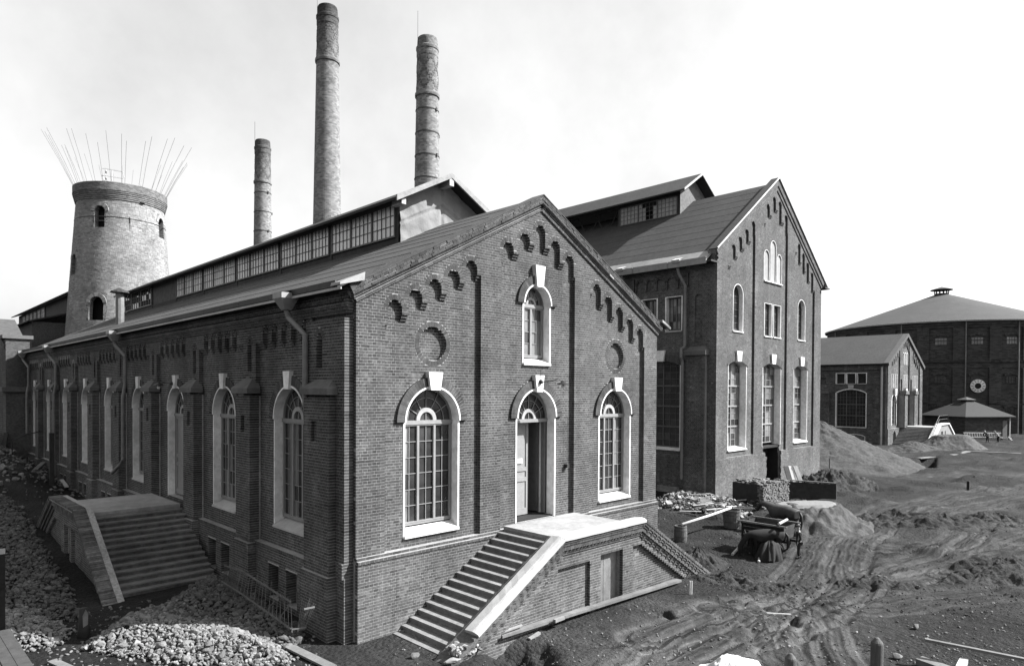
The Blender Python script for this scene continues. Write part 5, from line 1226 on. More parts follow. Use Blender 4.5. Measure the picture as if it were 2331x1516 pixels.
def ground_h(x, y):
    x = np.asarray(x, float); y = np.asarray(y, float)
    rgt = sst(x, 8, 20)*(1-sst(y, 3, 7))+.35
    h = .08*fbm(x, y, .22, 3, 3)*rgt*1.6 + .03*fbm(x, y, .9, 3, 11)*rgt + .018*fbm(x, y, 4.1, 3, 21)*np.clip(rgt+.2, 0, 1)
    h += np.maximum(0, fbm(x, y, .55, 3, 31)-.35)*.35*sst(x, 12, 22)*(1-sst(y, 2, 6))
    # left side rises away from the stairs, lower along the wall
    h += np.where(x < 3, .062*np.maximum(0, y-8)*sst(-x, .4, 3.2)+.028*np.maximum(0, y-12), 0)*(1-sst(y, 60, 90))
    h -= .15*sst(x, 9, 14)*(1-sst(y, 0, 3))*(1-sst(x, 22, 30))*sst(-y, 1, 3)
    fl = (1-sst(np.hypot(x-7, (y+4)*.9), 3, 12))*.7
    h *= (1-fl*.5)
    tr = np.zeros(x.shape); near = np.zeros(x.shape); rd = np.zeros(x.shape)
    for i, t in enumerate(TRK):
        d = np.full(x.shape, 1e9)
        for a, b in zip(t[:-1], t[1:]):
            s = seg_d(x, y, a, b); d = np.where(np.abs(s) < np.abs(d), s, d)
        wv = d+.10*fbm(x, y, .8, 2, 40+i)
        g = np.exp(-(d/1.15)**2); c = np.zeros(x.shape)
        for off in (-.72, .72): c += np.exp(-((wv-off)/.12)**2)
        h += -.065*c + .035*np.exp(-((np.abs(wv)-.98)/.13)**2) + .012*np.exp(-(wv/.2)**2) + .008*np.sin(wv*30+i)*g
        rd = np.where(g > near, wv+i*3.1, rd)
        near = np.maximum(near, g); tr = np.maximum(tr, c*g*1.3+.45*g)
    base = h
    def pile(P, hm, wd): return hm*sst(poly_inner(x, y, P), 0, wd)
    h = h + pile(PW1, .42, 1.0)+pile(PW2, .3, .8)+pile(PD1, .22, .9)+pile(PD2_, .55, 1.1)+pile(PR2, .28, 1.2)+pile(PLF, .4, 2.5)
    h -= pile(PIT1, .5, .8)*(1+.4*fbm(x, y, 3, 3, 5))+pile(PIT2, .35, .2)+pile(PIT3, 1.2, .6)
    global RUTD, RUTN
    if x.size > 1000: RUTD, RUTN = rd, np.clip(near, 0, 1)
    return h, np.clip(tr, 0, 1.2)
def graded(lo, a, b, hi, s, g):
    out = list(np.arange(a, b, s)); st = s
    while out[-1] < hi: st = min(st*g, 60); out.append(out[-1]+st)
    st = s; left = [a]
    while left[-1] > lo: st = min(st*1.12, 60); left.append(left[-1]-st)
    return np.array(left[1:][::-1]+out)
gx = graded(-400, -7.5, 17, 1500, .075, 1.018); gy = graded(-400, -12.5, 4.5, 1500, .075, 1.022)
RUTD = RUTN = None
GX, GY = np.meshgrid(gx, gy, indexing='ij'); GH, GT = ground_h(GX.ravel(), GY.ravel())
far = sst(np.hypot(GX.ravel()-20, GY.ravel()), 90, 160); GH = GH*(1-far)
me = bpy.data.meshes.new('ground'); nv = GH.size; nx, ny = len(gx), len(gy)
me.vertices.add(nv); me.vertices.foreach_set('co', np.stack([GX.ravel(), GY.ravel(), GH], 1).astype(np.float32).ravel())
I, J = np.meshgrid(np.arange(nx-1), np.arange(ny-1), indexing='ij'); b0 = (I*ny+J).ravel()
Q = np.stack([b0, b0+ny, b0+ny+1, b0+1], 1).astype(np.int32); me.loops.add(Q.size); me.loops.foreach_set('vertex_index', Q.ravel())
me.polygons.add(len(Q)); me.polygons.foreach_set('loop_start', (np.arange(len(Q))*4).astype(np.int32)); me.update(calc_edges=True)
soil_tone = np.clip(.62+1.0*GT+.34*fbm(GX.ravel(), GY.ravel(), .5, 4, 77)-.0, .45, 1.9)  # dry packed tracks paler, the rest mottled
soil_tone *= 1+.35*(1-sst(np.hypot(GX.ravel()-7, (GY.ravel()+4)), 2, 10))
soil_tone *= np.where(GX.ravel() < -.2, .8, 1)  # all ground left of the side wall set darker
at_ = me.attributes.new('tone', 'FLOAT', 'POINT'); at_.data.foreach_set('value', soil_tone.astype(np.float32))
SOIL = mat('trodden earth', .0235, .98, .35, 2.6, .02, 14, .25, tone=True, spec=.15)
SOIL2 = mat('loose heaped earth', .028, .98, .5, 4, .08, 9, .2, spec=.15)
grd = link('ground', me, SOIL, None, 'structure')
ra = me.attributes.new('rut', 'FLOAT', 'POINT'); ra.data.foreach_set('value', RUTD.astype(np.float32))
na_ = me.attributes.new('near', 'FLOAT', 'POINT'); na_.data.foreach_set('value', RUTN.astype(np.float32))
def soil_detail(m):
    n = m.node_tree.nodes; l = m.node_tree.links; pb = n['Principled BSDF']
    old = pb.inputs['Normal'].links[0].from_node; geo = [q for q in n if q.type == 'NEW_GEOMETRY'][0]
    def M(op, x, y=None):
        t = n.new('ShaderNodeMath'); t.operation = op
        for i, q in enumerate((x, y)):
            if q is None: continue
            if isinstance(q, (int, float)): t.inputs[i].default_value = q
            else: l.new(q, t.inputs[i])
        return t.outputs[0]
    def N(sc, det=5, ro=.6):
        t = n.new('ShaderNodeTexNoise'); t.inputs['Scale'].default_value = sc; t.inputs['Detail'].default_value = det; t.inputs['Roughness'].default_value = ro; l.new(geo.outputs['Position'], t.inputs['Vector']); return t.outputs['Fac']
    a = n.new('ShaderNodeAttribute'); a.attribute_name = 'rut'; b = n.new('ShaderNodeAttribute'); b.attribute_name = 'near'
    wv = M('SINE', M('ADD', M('MULTIPLY', a.outputs['Fac'], 34.0), M('MULTIPLY', N(.9, 2), 7.0)))
    wv2 = M('SINE', M('ADD', M('MULTIPLY', a.outputs['Fac'], 15.0), M('MULTIPLY', N(.5, 2), 7.0)))
    rutb = M('MULTIPLY', M('ADD', wv, M('MULTIPLY', wv2, 1.3)), b.outputs['Fac'])
    brk = M('MULTIPLY', rutb, M('GREATER_THAN', N(1.6, 4), .44))
    vo = n.new('ShaderNodeTexVoronoi'); vo.inputs['Scale'].default_value = 9; l.new(geo.outputs['Position'], vo.inputs['Vector'])
    rough = M('MULTIPLY', M('SUBTRACT', 1.15, b.outputs['Fac']), M('MULTIPLY', vo.outputs['Distance'], M('MULTIPLY', N(.7, 3), 2.0)))
    h = M('ADD', M('ADD', M('MULTIPLY', brk, .012), M('MULTIPLY', rough, -.05)), M('MULTIPLY', N(38, 6, .75), .03))
    bp = n.new('ShaderNodeBump'); bp.inputs['Distance'].default_value = 1.0; l.new(h, bp.inputs['Height']); l.new(old.outputs[0], bp.inputs['Normal']); l.new(bp.outputs[0], pb.inputs['Normal'])
    src = pb.inputs['Base Color'].links[0].from_socket
    cg_ = M('ADD', 1.0, M('MULTIPLY', brk, .22)); sp = n.new('ShaderNodeMapRange'); sp.inputs[1].default_value = .35; sp.inputs[2].default_value = .65; sp.inputs[3].default_value = .62; sp.inputs[4].default_value = 1.38; l.new(N(22, 6, .8), sp.inputs[0])
    l.new(M('MULTIPLY', M('MULTIPLY', src, cg_), sp.outputs[0]), pb.inputs['Base Color'])
soil_detail(SOIL)
def gh(x, y): return float(ground_h(np.array([x]), np.array([y]))[0][0])
def gat(px, py, dz=0.0):                       # point on the uneven ground seen at a pixel
    p = at(px, py, 2, 0)
    for _ in range(5): p = at(px, py, 2, gh(p.x, p.y))
    return p+Vector((0, 0, dz))
# ------------------------------------------------------------------ loose stones
def rock_protos(n=7, sub=2, sq=.8):
    import bmesh
    out = []
    for k in range(n):
        bm = bmesh.new(); bmesh.ops.create_icosphere(bm, subdivisions=sub, radius=1)
        r = random.Random(k*7+1); cuts = [(Vector((r.gauss(0, 1), r.gauss(0, 1), r.gauss(0, 1))).normalized(), r.uniform(.42, .75)) for _ in range(9)]
        sx = Vector((1, r.uniform(.65, .95), r.uniform(.5, .8)))
        for v in bm.verts:
            for nrm, dd in cuts:
                q = v.co.dot(nrm)
                if q > dd: v.co -= nrm*(q-dd)
            v.co += v.co.normalized()*r.uniform(-.05, .05); v.co = Vector((v.co.x*sx.x, v.co.y*sx.y, v.co.z*sx.z))
        vs = np.array([tuple(v.co) for v in bm.verts]); fs = np.array([[v.index for v in f.verts] for f in bm.faces]); bm.free(); out.append((vs, fs))
    return out
RP = rock_protos(9, 2); RPL = rock_protos(6, 1)
def scatter(name, pts, m, label=None, cat=None, protos=RP, parent=None, box=False):
    V = []; Fs = []; T = []; off = 0; r = np.random.RandomState(len(pts))
    for (x, y, z, s) in pts:
        if box: vs = np.array([(a, b, c) for a in (-1, 1) for b in (-.5, .5) for c in (-.28, .28)], float); fs = np.array([[0, 1, 3, 2], [4, 6, 7, 5], [0, 4, 5, 1], [2, 3, 7, 6], [0, 2, 6, 4], [1, 5, 7, 3]])
        else: vs, fs = protos[r.randint(len(protos))]
        a, b, c = r.uniform(0, 6.28), r.uniform(-.6, .6), r.uniform(-.6, .6)
        M = np.array(Matrix.Rotation(a, 3, 'Z') @ Matrix.Rotation(b, 3, 'X') @ Matrix.Rotation(c, 3, 'Y'))
        V.append((vs*s)@M.T+np.array([x, y, z])); Fs.append(fs+off); off += len(vs); T.append(np.full(len(vs), max(.5, r.normal(1, .22))))
    V = np.concatenate(V); Fq = np.concatenate(Fs); T = np.concatenate(T)
    me = bpy.data.meshes.new(name); me.vertices.add(len(V))
    if parent is not None: V = V-np.array(ORG[parent.name])
    me.vertices.foreach_set('co', V.astype(np.float32).ravel()); k = Fq.shape[1]
    me.loops.add(Fq.size); me.loops.foreach_set('vertex_index', Fq.astype(np.int32).ravel()); me.polygons.add(len(Fq)); me.polygons.foreach_set('loop_start', (np.arange(len(Fq))*k).astype(np.int32)); me.update(calc_edges=True); me.shade_flat()
    a = me.attributes.new('tone', 'FLOAT', 'POINT'); a.data.foreach_set('value', T.astype(np.float32))
    o = link(name, me, m, parent, 'stuff'); prop(o, label, cat); return o
def fill(P, n, s0, s1, seed, lift=.3, big=.04):
    r = np.random.RandomState(seed); lo, hi = P.min(0), P.max(0); out = []
    X = r.uniform(lo[0], hi[0], n*6); Y = r.uniform(lo[1], hi[1], n*6); d = poly_inner(X, Y, P); k = d > 0
    k &= (r.rand(len(X)) < np.clip(d/.25, .25, 1)); X, Y = X[k][:n], Y[k][:n]; H_ = ground_h(X, Y)[0]
    for x, y, h in zip(X, Y, H_):
        s = r.uniform(s0, s1)*(1.9 if r.rand() < big else 1); out.append((x, y, h+s*lift+r.uniform(-.02, .05), s))
    return out
RW = mat('pale limestone lump', .115, .95, .22, 7, .006, 30, .1, tone=True); RD = mat('shade-darkened limestone lump', .055, .9, .35, 7, .006, 30, .1, tone=True)  # RD is the same limestone, darkened in colour for the building's shade
RB = mat('broken brick', .075, .95, .4, 6, .01, 30, .1, tone=True)
scatter('stone_heap', fill(PW1, 4200, .035, .085, 1, .3, .03), RW, 'wide heap of pale broken limestone in the foreground left of the corner', 'stone heap')
scatter('stone_heap', fill(PW2, 1500, .035, .08, 2), RW, 'small heap of pale broken limestone at the left edge beside the dead stump', 'stone heap')
scatter('shaded_stone_heap', fill(PD1, 4200, .045, .10, 3), RD, 'bed of limestone coloured darker as shade, left of the brick-coped side staircase', 'stone heap')
scatter('shaded_stone_heap', fill(PD2_, 3600, .04, .09, 4), RD, 'bank of limestone coloured darker as shade against the side wall below the fallen railing', 'stone heap')
scatter('rubble_heap', fill(PR2, 700, .05, .13, 5, .3), RB, 'rubble of brick ends strewn at the foot of the tall hall', 'rubble', protos=RPL)
scatter('rubble_heap', fill(PR2, 160, .10, .16, 6, .5), mat('pale broken brick', .16, .95, .4, 6, tone=True), 'pale whole bricks lying on the rubble at the tall hall foot', 'rubble', box=True)
scatter('rubble_heap', fill(PLF, 700, .06, .22, 7, .3), RB, 'dark building rubble heaped along the far end of the side wall', 'rubble', protos=RPL)
r = np.random.RandomState(9); pts = []
for _ in range(2600):
    px, py = r.uniform(880, 2331), 1516-abs(r.normal(0, 170)); 
    if py < 1060: continue
    p = at(px, py, 2, 0)
    if p.y > 4.0 or (1.0 < p.x < 12.8 and p.y > -2.9) or p.x > 60: continue
    s = .012+.03*r.rand()**3; pts.append((p.x, p.y, 0, s*(1+p.x/25)))
hh = ground_h(np.array([p[0] for p in pts]), np.array([p[1] for p in pts]))[0]; pts = [(p[0], p[1], h+p[3]*.3, p[3]) for p, h in zip(pts, hh)]
scatter('scattered_pebbles', pts, mat('pebble', .09, .95, .5, 9, tone=True), 'pebbles and small clods scattered over the rutted ground', 'pebbles', protos=RPL)
cl = poly_px([(1640, 1300), (1700, 1290), (2331, 1330), (2331, 1400), (1900, 1385), (1700, 1370)], 0)
scatter('earth_clods', fill(cl, 420, .015, .05, 12, .2), mat('dark clod', .03, .98, .4, 6, .02, 15, tone=True), 'dark earth clods thrown up beside the cart ruts', 'clods', protos=RPL)
cl = poly_px([(1560, 1290), (1640, 1250), (1690, 1290), (1740, 1310), (1700, 1350), (1620, 1345)], 0)
scatter('earth_clods', fill(cl, 260, .015, .05, 13, .2), MATS['dark clod'], 'crumbled earth between the long staircase and the carts', 'clods', protos=RPL)
pts = []
for _ in range(2600):
    px, py = r.uniform(-60, 720), r.uniform(1030, 1530); p = at(px, py, 2, 0)
    if p.x > -.5 or p.y > 40 or (-4.1 < p.x < 0 and 7.4 < p.y < 19.5): continue
    s = .02+.06*r.rand()**3; pts.append((p.x, p.y, 0, s*(1+p.y/25)))
hh = ground_h(np.array([p[0] for p in pts]), np.array([p[1] for p in pts]))[0]; pts = [(p[0], p[1], h+p[3]*.25, p[3]) for p, h in zip(pts, hh)]
scatter('scattered_rubble', pts, mat('pebble', .09), 'small stones and rubble strewn over the shaded ground along the side wall', 'rubble', protos=RPL)
# ------------------------------------------------------------------ earth heaps
def heap(name, c, rx, ry, rot, h, label, cat='earth heap', m=None, seed=0, top=0.0, gul=.12, rough=.06):
    t = (c[0], c[1], gh(c[0], c[1])); nr, na = 44, 150; V = []; Fc = []
    cr, sr = math.cos(rot), math.sin(rot)
    rr_ = np.linspace(0, 1, nr+1)
    for i in range(nr+1):
        for j in range(na):
            a = 2*PI*j/na; q = rr_[i]; e = 1+.13*noise.noise(Vector((math.cos(a)*1.3+seed, math.sin(a)*1.3, seed)))
            x = rx*q*e*math.cos(a); y = ry*q*e*math.sin(a); X = c[0]+x*cr-y*sr; Y = c[1]+x*sr+y*cr
            k = max(0, (q-top)/(1-top)); prof = 1-k if q > top else 1
            prof = prof*(.85+.15*(1-k))
            g = gul*(noise.noise(Vector((math.cos(a)*2.2+seed, math.sin(a)*2.2, q*2.5)))+.6*noise.noise(Vector((math.cos(a)*5+seed, math.sin(a)*5, q*5))))*math.sin(min(1, k)*PI)
            z = h*(prof+g)+rough*1.5*noise.fractal(Vector((X*2.3, Y*2.3, seed)), .8, 2.1, 6)*(1 if k > 0 else .3)
            V.append((X, Y, z if q < 1 else -.3))
    V = np.array(V); V[:, 2] += ground_h(V[:, 0], V[:, 1])[0]-.03
    for i in range(nr):
        for j in range(na): a = i*na+j; b_ = i*na+(j+1) % na; Fc.append((a, b_, b_+na, a+na))
    b = MB(); b.v = [tuple(v) for v in V]; b.f = Fc; o = b.build(name, m or SOIL2, None, smooth=True); prop(o, label, cat); return o
GRAV = mat('heaped gravel', .032, .98, .5, 5, .04, 12, .2, stretch=(1, 1, .5))
heap('gravel_heap', (53.5, 8.6), 9.5, 8.2, .3, 3.9, 'large smooth gravel mound beside the right corner of the tall hall', 'gravel heap', GRAV, 3, gul=.05, rough=.1)
p = at(1850, 1185, 2, .4); heap('earth_heap', (p.x+.6, p.y+.2), 3.1, 2.0, -.5, 1.15, 'crumbly earth mound with a flat pale top behind the bay horse', seed=7, top=.45, gul=.18, rough=.1, m=mat('crumbling dry earth', .044, .98, .5, 4, .05, 9, .15))
b = MB(); q = 28
ctr = Vector((p.x+.35, p.y+.45, gh(p.x, p.y)+1.16))
for k in range(q):
    for lv in (0, 1):
        pass
ring1 = [ctr+Vector((math.cos(-.5)*1.75*math.cos(2*PI*k/q)-math.sin(-.5)*.75*math.sin(2*PI*k/q), math.sin(-.5)*1.75*math.cos(2*PI*k/q)+math.cos(-.5)*.75*math.sin(2*PI*k/q), .02*math.sin(k*2.1)-.14)) for k in range(q)]
ring2 = [ctr+(v-ctr)*.86+Vector((0, 0, .12)) for v in ring1]
for k in range(q): b.quad(ring1[k], ring1[(k+1) % q], ring2[(k+1) % q], ring2[k])
b.quad(*ring2); o = b.build('sunlit_lime_top', mat('sunlit spread lime', .12, .95, .12, 6, .01, 30)); prop(o, 'lime with sunlight put in its colour on the flat top of the crumbly mound', 'lime')  # lime cap whose pale colour carries the sunlit mound top
p = at(1900, 1110, 2, .2); heap('earth_heap', (p.x+1.5, p.y+.6), 4.2, 2.3, -.1, 1.1, 'rough dark earth bank in front of the tall hall right corner', seed=11, top=.3, gul=.3, rough=.2)
p = at(1588, 1275, 2, .1); heap('earth_heap', (p.x, p.y), 1.3, .9, -.7, .62, 'small earth heap beside the barrel and the staircase foot', seed=15, gul=.25, rough=.08)
p = at(1660, 1310, 2, .1); heap('earth_heap', (p.x, p.y), 1.7, .7, -.9, .3, 'low crumbled earth ridge left of the horse carts', seed=16, gul=.3, rough=.08)
p = at(1325, 1385, 2, .1); heap('earth_heap', (p.x, p.y+.15), .62, .35, 0, .42, 'little earth heap against the staircase side wall above the long plank', seed=17, gul=.3, rough=.07)
p = at(2080, 1022, 2, .3); heap('sand_heap', (p.x, p.y), 4.0, 2.2, -.6, 1.1, 'low sand heap before the far outside staircase', 'sand heap', MATS['heaped gravel'], 18, top=.1, gul=.1)
p = at(2165, 1015, 2, .3); heap('sand_heap', (p.x, p.y), 4.4, 2.4, -.6, 1.5, 'pale flat-topped sand heap right of the far staircase', 'sand heap', MATS['crumbling dry earth'], 19, top=.45, gul=.15)
for i, (px, py, rx, ry, h_) in enumerate(((2040, 1180, 3.0, 1.2, .35), (2150, 1195, 3.4, 1.4, .45), (2230, 1300, 2.2, .8, .3), (2000, 1320, 1.9, .6, .28), (2280, 1280, 2.4, .8, .3), (1760, 1330, 1.6, .6, .22), (2260, 1175, 2.6, 1.1, .35))):
    p = at(px, py, 2, .1); heap('earth_bank', (p.x, p.y), rx, ry, -.75, h_, ['dark hump of earth just beyond the first cart rut fork', 'dark earth hump between the two upper cart tracks', 'low earth hump at the right edge with stones on it', 'narrow earth ridge along the lower cart track', 'earth ridge at the right edge above the stones', 'low earth hump in front of the standing boy', 'far hump of earth by the short stake'][i], 'earth bank', SOIL2, 30+i, gul=.3, rough=.1)
# ================================================================== GABLE STAIRCASE
def staircase(root, fr, uc, u0, u1, zt, n, rise, run, dw, dcop, slopeL, slopeR, Tz, platm, stepm, wob=0.0, both=True, treadm=None):
    """double flight along a wall; d = distance out from the wall"""
    FT = fr
    for k in range(1, n+1):
        z = zt-rise*k
        for s in (0, 1):
            if s == 0: a, b_ = u0-run*k, u0-run*(k-1)
            else: a, b_ = u1+run*(k-1), u1+run*k
            if s == 1 and not both: continue
            m_ = MB(); w_ = rnd.uniform(-wob, wob)
            e0 = (a-.025 if s == 0 else a); e1 = (b_+.03 if s == 0 else b_+.025)
            fbox(m_, FT, e0, e1, z-.05+w_, z+w_, .11, dw)
            if treadm: m_.build('tread', treadm, root); m_ = MB()
            fbox(m_, FT, a if s == 0 else a-.02, b_+.03 if s == 0 else b_, z-rise-.25, z-.05+w_, .112, dw-.001)
            m_.build('riser' if treadm else 'step', stepm, root)
    m_ = MB(); fbox(m_, FT, u0-.02, u1+.02, zt-.1, zt, .11, dw); fbox(m_, FT, u0, u1, -.5, zt-.1, .112, dw-.002); m_.build('platform', platm, root)
stg = thing('gable_staircase', (6.75, -1.4, 0), 'double brick staircase with white-plastered coping below the gable door', 'staircase')
staircase(stg, FG, 6.75, 5.1, 8.4, 2.28, 15, .15, .268, 2.36, .5, 0, 0, None, PLAT, STEP)
FK = frame((0, -2.62, 0), (1, 0, 0), (0, -1, 0))
UL, UR, ZT = 4.8, 8.7, 2.3; SLL, SLR = .575, .60
def T(x): return ZT-(UL-x)*SLL if x < UL else ZT-(x-UR)*SLR if x > UR else ZT
def tspan(off):
    def f(z):
        t = z+off
        if t > ZT: return None
        return (UL-(ZT-t)/SLL, UR+(ZT-t)/SLR)
    return f
def inter(f, a, b):
    def g(z):
        s = f(z)
        if s is None: return None
        lo, hi = max(s[0], a), min(s[1], b); return (lo, hi) if hi-lo > .02 else None
    return g
flk = MB().box(6, 6.01, -2.4, -2.39, .5, .51).build('flank_wall', MORT, stg)
ft = [(inter(tspan(.78), 2.0, 6.12), -.1, False), (rect_span(6.62, 7.72, -1, 1.6), None), (inter(tspan(.72), 8.25, 11.6), -.12, False)]
brickwall(FK, .6, 13.2, -.8, 2.2, ft, flk, top=tspan(.42), single=60, singlef=lambda b: abs(b[0]-3.5)+abs(b[2]-.5), thick=.25)
def rake_frames():
    a = frame(FK(UL, ZT, 0), (1, 0, SLL), (0, -1, 0), (-SLL, 0, 1)), -(4.8-.75)*math.sqrt(1+SLL*SLL), 0, 0, 'l'
    b = frame(FK(UL, ZT, 0), (1, 0, 0), (0, -1, 0)), 0, UR-UL, 0, 'm'
    c = frame(FK(UR, ZT, 0), (1, 0, -SLR), (0, -1, 0), (SLR, 0, 1)), 0, (13.0-UR)*math.sqrt(1+SLR*SLR), 0, 'r'
    return a, b, c
tl = math.tan(math.atan(SLL)/2); tR = math.tan(math.atan(SLR)/2)
for fr, a, b_, _, w in rake_frames():
    cf = MB().box(6, 6.01, -2.5, -2.49, 1.5, 1.51).build('coping_course', MORT, stg)
    def tp(z, w=w, a=a, b_=b_):
        lo, hi = a, b_
        if w == 'l': hi = b_+z*tl
        if w == 'm': lo = a-z*tl; hi = b_+z*tR
        if w == 'r': lo = a-z*tR
        return (lo, hi)
    H_ = -.43
    for (z0, z1, d) in ((-.43, -.36, .03), (-.36, -.285, .055), (-.285, -.16, .10), (-.16, -.085, .125), (-.085, 0, .15)):
        brickwall(fr, a, b_, z0, z1, [], cf, mm=MORTD, course=z1-z0, bl=.27 if (z1-z0 < .1 or w == 'r') else .16, base_d=d, top=tp, thick=.3+d, single=60 if z1-z0 > .1 else 25, singlef=lambda q: abs(q[0]), jit=.0015, joint=.010)
    # the coping itself
    b = MB(); y0, y1 = -.34, .19
    if w == 'r':
        brickwall(fr, a, b_, 0, .07, [], cf, mm=MORTD, course=.07, bl=.14, base_d=.17, top=tp, thick=.5, single=40, singlef=lambda q: q[0], jit=.0015, joint=.012)
    else:
        N = 14 if w == 'l' else 10; A = a+1.05 if w == 'l' else a; pr = [(y1, 0), (y1, .07), (y1-.1, .11), (0, .125), (y0+.05, .09), (y0, 0)]
        for k in range(N):
            for s in range(len(pr)-1):
                def pt(t, q):
                    d, z = q; lo, hi = (A, b_)
                    if w == 'l': hi = b_+z*tl
                    else: lo = a-z*tl; hi = b_+z*tR
                    return fr(lo+(hi-lo)*t, z+.004*math.sin(t*40+d*9), d)
                b.quad(pt(k/N, pr[s]), pt((k+1)/N, pr[s]), pt((k+1)/N, pr[s+1]), pt(k/N, pr[s+1]))
        b.quad(*[pt(0, q) for q in pr]) if w == 'l' else b.quad(*[pt(1, q) for q in pr])
        b.build('plaster_coping', STONE, stg)
p = FK(1.35, T(1.35)-.05, -.08)
scatter('broken_coping_core', [(p.x+rnd.uniform(-.32, .45), p.y+rnd.uniform(-.2, .25), T(p.x)-.06+rnd.uniform(-.12, .06), rnd.uniform(.05, .12)) for _ in range(110)], mat('broken lime core', .2, .95, .5, 8, .01, 30, tone=True), parent=stg)
b = MB(); 
for q, (a, c_) in enumerate(((6.64, 6.97), (6.99, 7.32))): 
    m_ = MB(); fbox(m_, FK, a, c_, -.3, 1.55, -.22, -.18); m_.build('door_plank', WOOD, stg)
fbox(b, FK, 6.6, 7.75, -.6, 1.7, -.5, -.4); b.build('dark_recess', BLACK, stg)
# ------------------------------------------------------------------ side staircase
sts = thing('side_staircase', (-1.9, 13.4, 0), 'wide brick-coped staircase under the side door, its steps littered with laths', 'staircase')
FLs = frame((0, 0, 0), (0, 1, 0), (-1, 0, 0))
staircase(sts, frame((-.2, 0, 0), (0, 1, 0), (-1, 0, 0)), 13.4, 11.75, 15.1, 2.1, 13, .152, .275, 3.2, .5, 0, 0, None, PLAT, STEPD, wob=.006, treadm=mat('worn plank tread', .12, .9, .5, 5, .01, 25, .45, stretch=(.6, 6, 6)))
FK2 = frame((-3.62, 0, 0), (0, 1, 0), (-1, 0, 0)); UL, UR, ZT, SLL, SLR = 11.6, 15.4, 2.25, .6, .6
flk = MB().box(-3.5, -3.49, 12, 12.01, .5, .51).build('flank_wall', MORT, sts)
ft = [(inter(tspan(.75), 8.0, 12.6), -.1, False), (rect_span(12.9, 13.7, -1, 1.5), None), (inter(tspan(.75), 14.2, 19), -.1, False)]
brickwall(FK2, 7.3, 19.5, -.6, 2.1, ft, flk, top=tspan(.42), thick=.25)
b = MB(); fbox(b, FK2, 12.8, 13.8, -.6, 1.6, -.5, -.4); b.build('dark_recess', BLACK, sts)
tl = math.tan(math.atan(.6)/2); q_ = math.sqrt(1.36)
for fr, a, b_, w in ((frame(FK2(UL, ZT, 0), (0, 1, .6), (-1, 0, 0), (0, -.6, 1)), -(UL-7.5)*q_, 0, 'l'), (frame(FK2(UL, ZT, 0), (0, 1, 0), (-1, 0, 0)), 0, UR-UL, 'm'), (frame(FK2(UR, ZT, 0), (0, 1, -.6), (-1, 0, 0), (0, .6, 1)), 0, (19.3-UR)*q_, 'r')):
    cf = MB().box(-3.6, -3.59, 12, 12.01, 1.5, 1.51).build('coping_course', MORT, sts)
    def tp(z, w=w, a=a, b_=b_):
        return (a-(z*tl if w == 'm' else z*tl if w == 'r' else 0), b_+(z*tl if w in 'ml' else 0))
    for (z0, z1, d) in ((-.43, -.28, .04), (-.28, -.14, .09), (-.14, -.06, .13)):
        brickwall(fr, a, b_, z0, z1, [], cf, mm=MORTD, course=z1-z0, bl=.27, base_d=d, top=tp, thick=.3+d, jit=.004)
    # rowlock bricks across the top, bevelled inner course
    k = 0; x = a-(0 if w == 'l' else 0)
    MBm = MB(); fbox(MBm, fr, a, b_, -.06, .045, -.42, .15); MBm.build('bed_joint', MORT, cf)
    while x < b_-.03:
        e = min(x+.085, b_); o = MB(); j = rnd.uniform(-.008, .008)
        o.hexa([fr(x+.006, -.02, .17), fr(e-.006, -.02, .17), fr(e-.006, -.02, -.22), fr(x+.006, -.02, -.22), fr(x+.006, .06+j, .17), fr(e-.006, .06+j, .17), fr(e-.006, .075+j, -.22), fr(x+.006, .075+j, -.22)])
        bo = o.build('brick', BRICK, cf); bo.data.attributes['tone'].data.foreach_set('value', [max(.6, rnd.gauss(1.25, .35))]*8)
        if k % 2 == 0:
            o = MB(); o.hexa([fr(x+.006, -.1, -.235), fr(x+.16, -.1, -.235), fr(x+.16, -.1, -.42), fr(x+.006, -.1, -.42), fr(x+.006, .045, -.235), fr(x+.16, .045, -.235), fr(x+.16, .02, -.42), fr(x+.006, .02, -.42)])
            bo = o.build('brick', BRICK, cf); bo.data.attributes['tone'].data.foreach_set('value', [max(.6, rnd.gauss(1.3, .4))]*8)
        x = e; k += 1
r = random.Random(3)
for i, (pa_, pb_) in enumerate((((268, 1222), (294, 1246)), ((250, 1248), (273, 1273)), ((372, 1233), (392, 1247)), ((270, 1222), (300, 1224)), ((276, 1272), (300, 1275)), ((330, 1246), (350, 1250)))):
    zz = lambda py: 2.1-.152*(py-1150)/9.8 if py > 1150 else 2.1
    a = at(pa_[0], pa_[1], 2, zz(pa_[1])+.05); c_ = at(pb_[0], pb_[1], 2, zz(pb_[1])+.05)
    o = MB().beam(a, c_, .06, .025).build('lath', WOOD, None)
    prop(o, ['long lath lying down the side steps, upper left one', 'lath lying down the side steps, lower left one', 'short lath on the right part of the side steps', 'lath lying along a side step, upper one', 'lath lying along a side step, lower one', 'tiny lath scrap in the middle of the side steps'][i], 'lath', 'laths on the side steps')
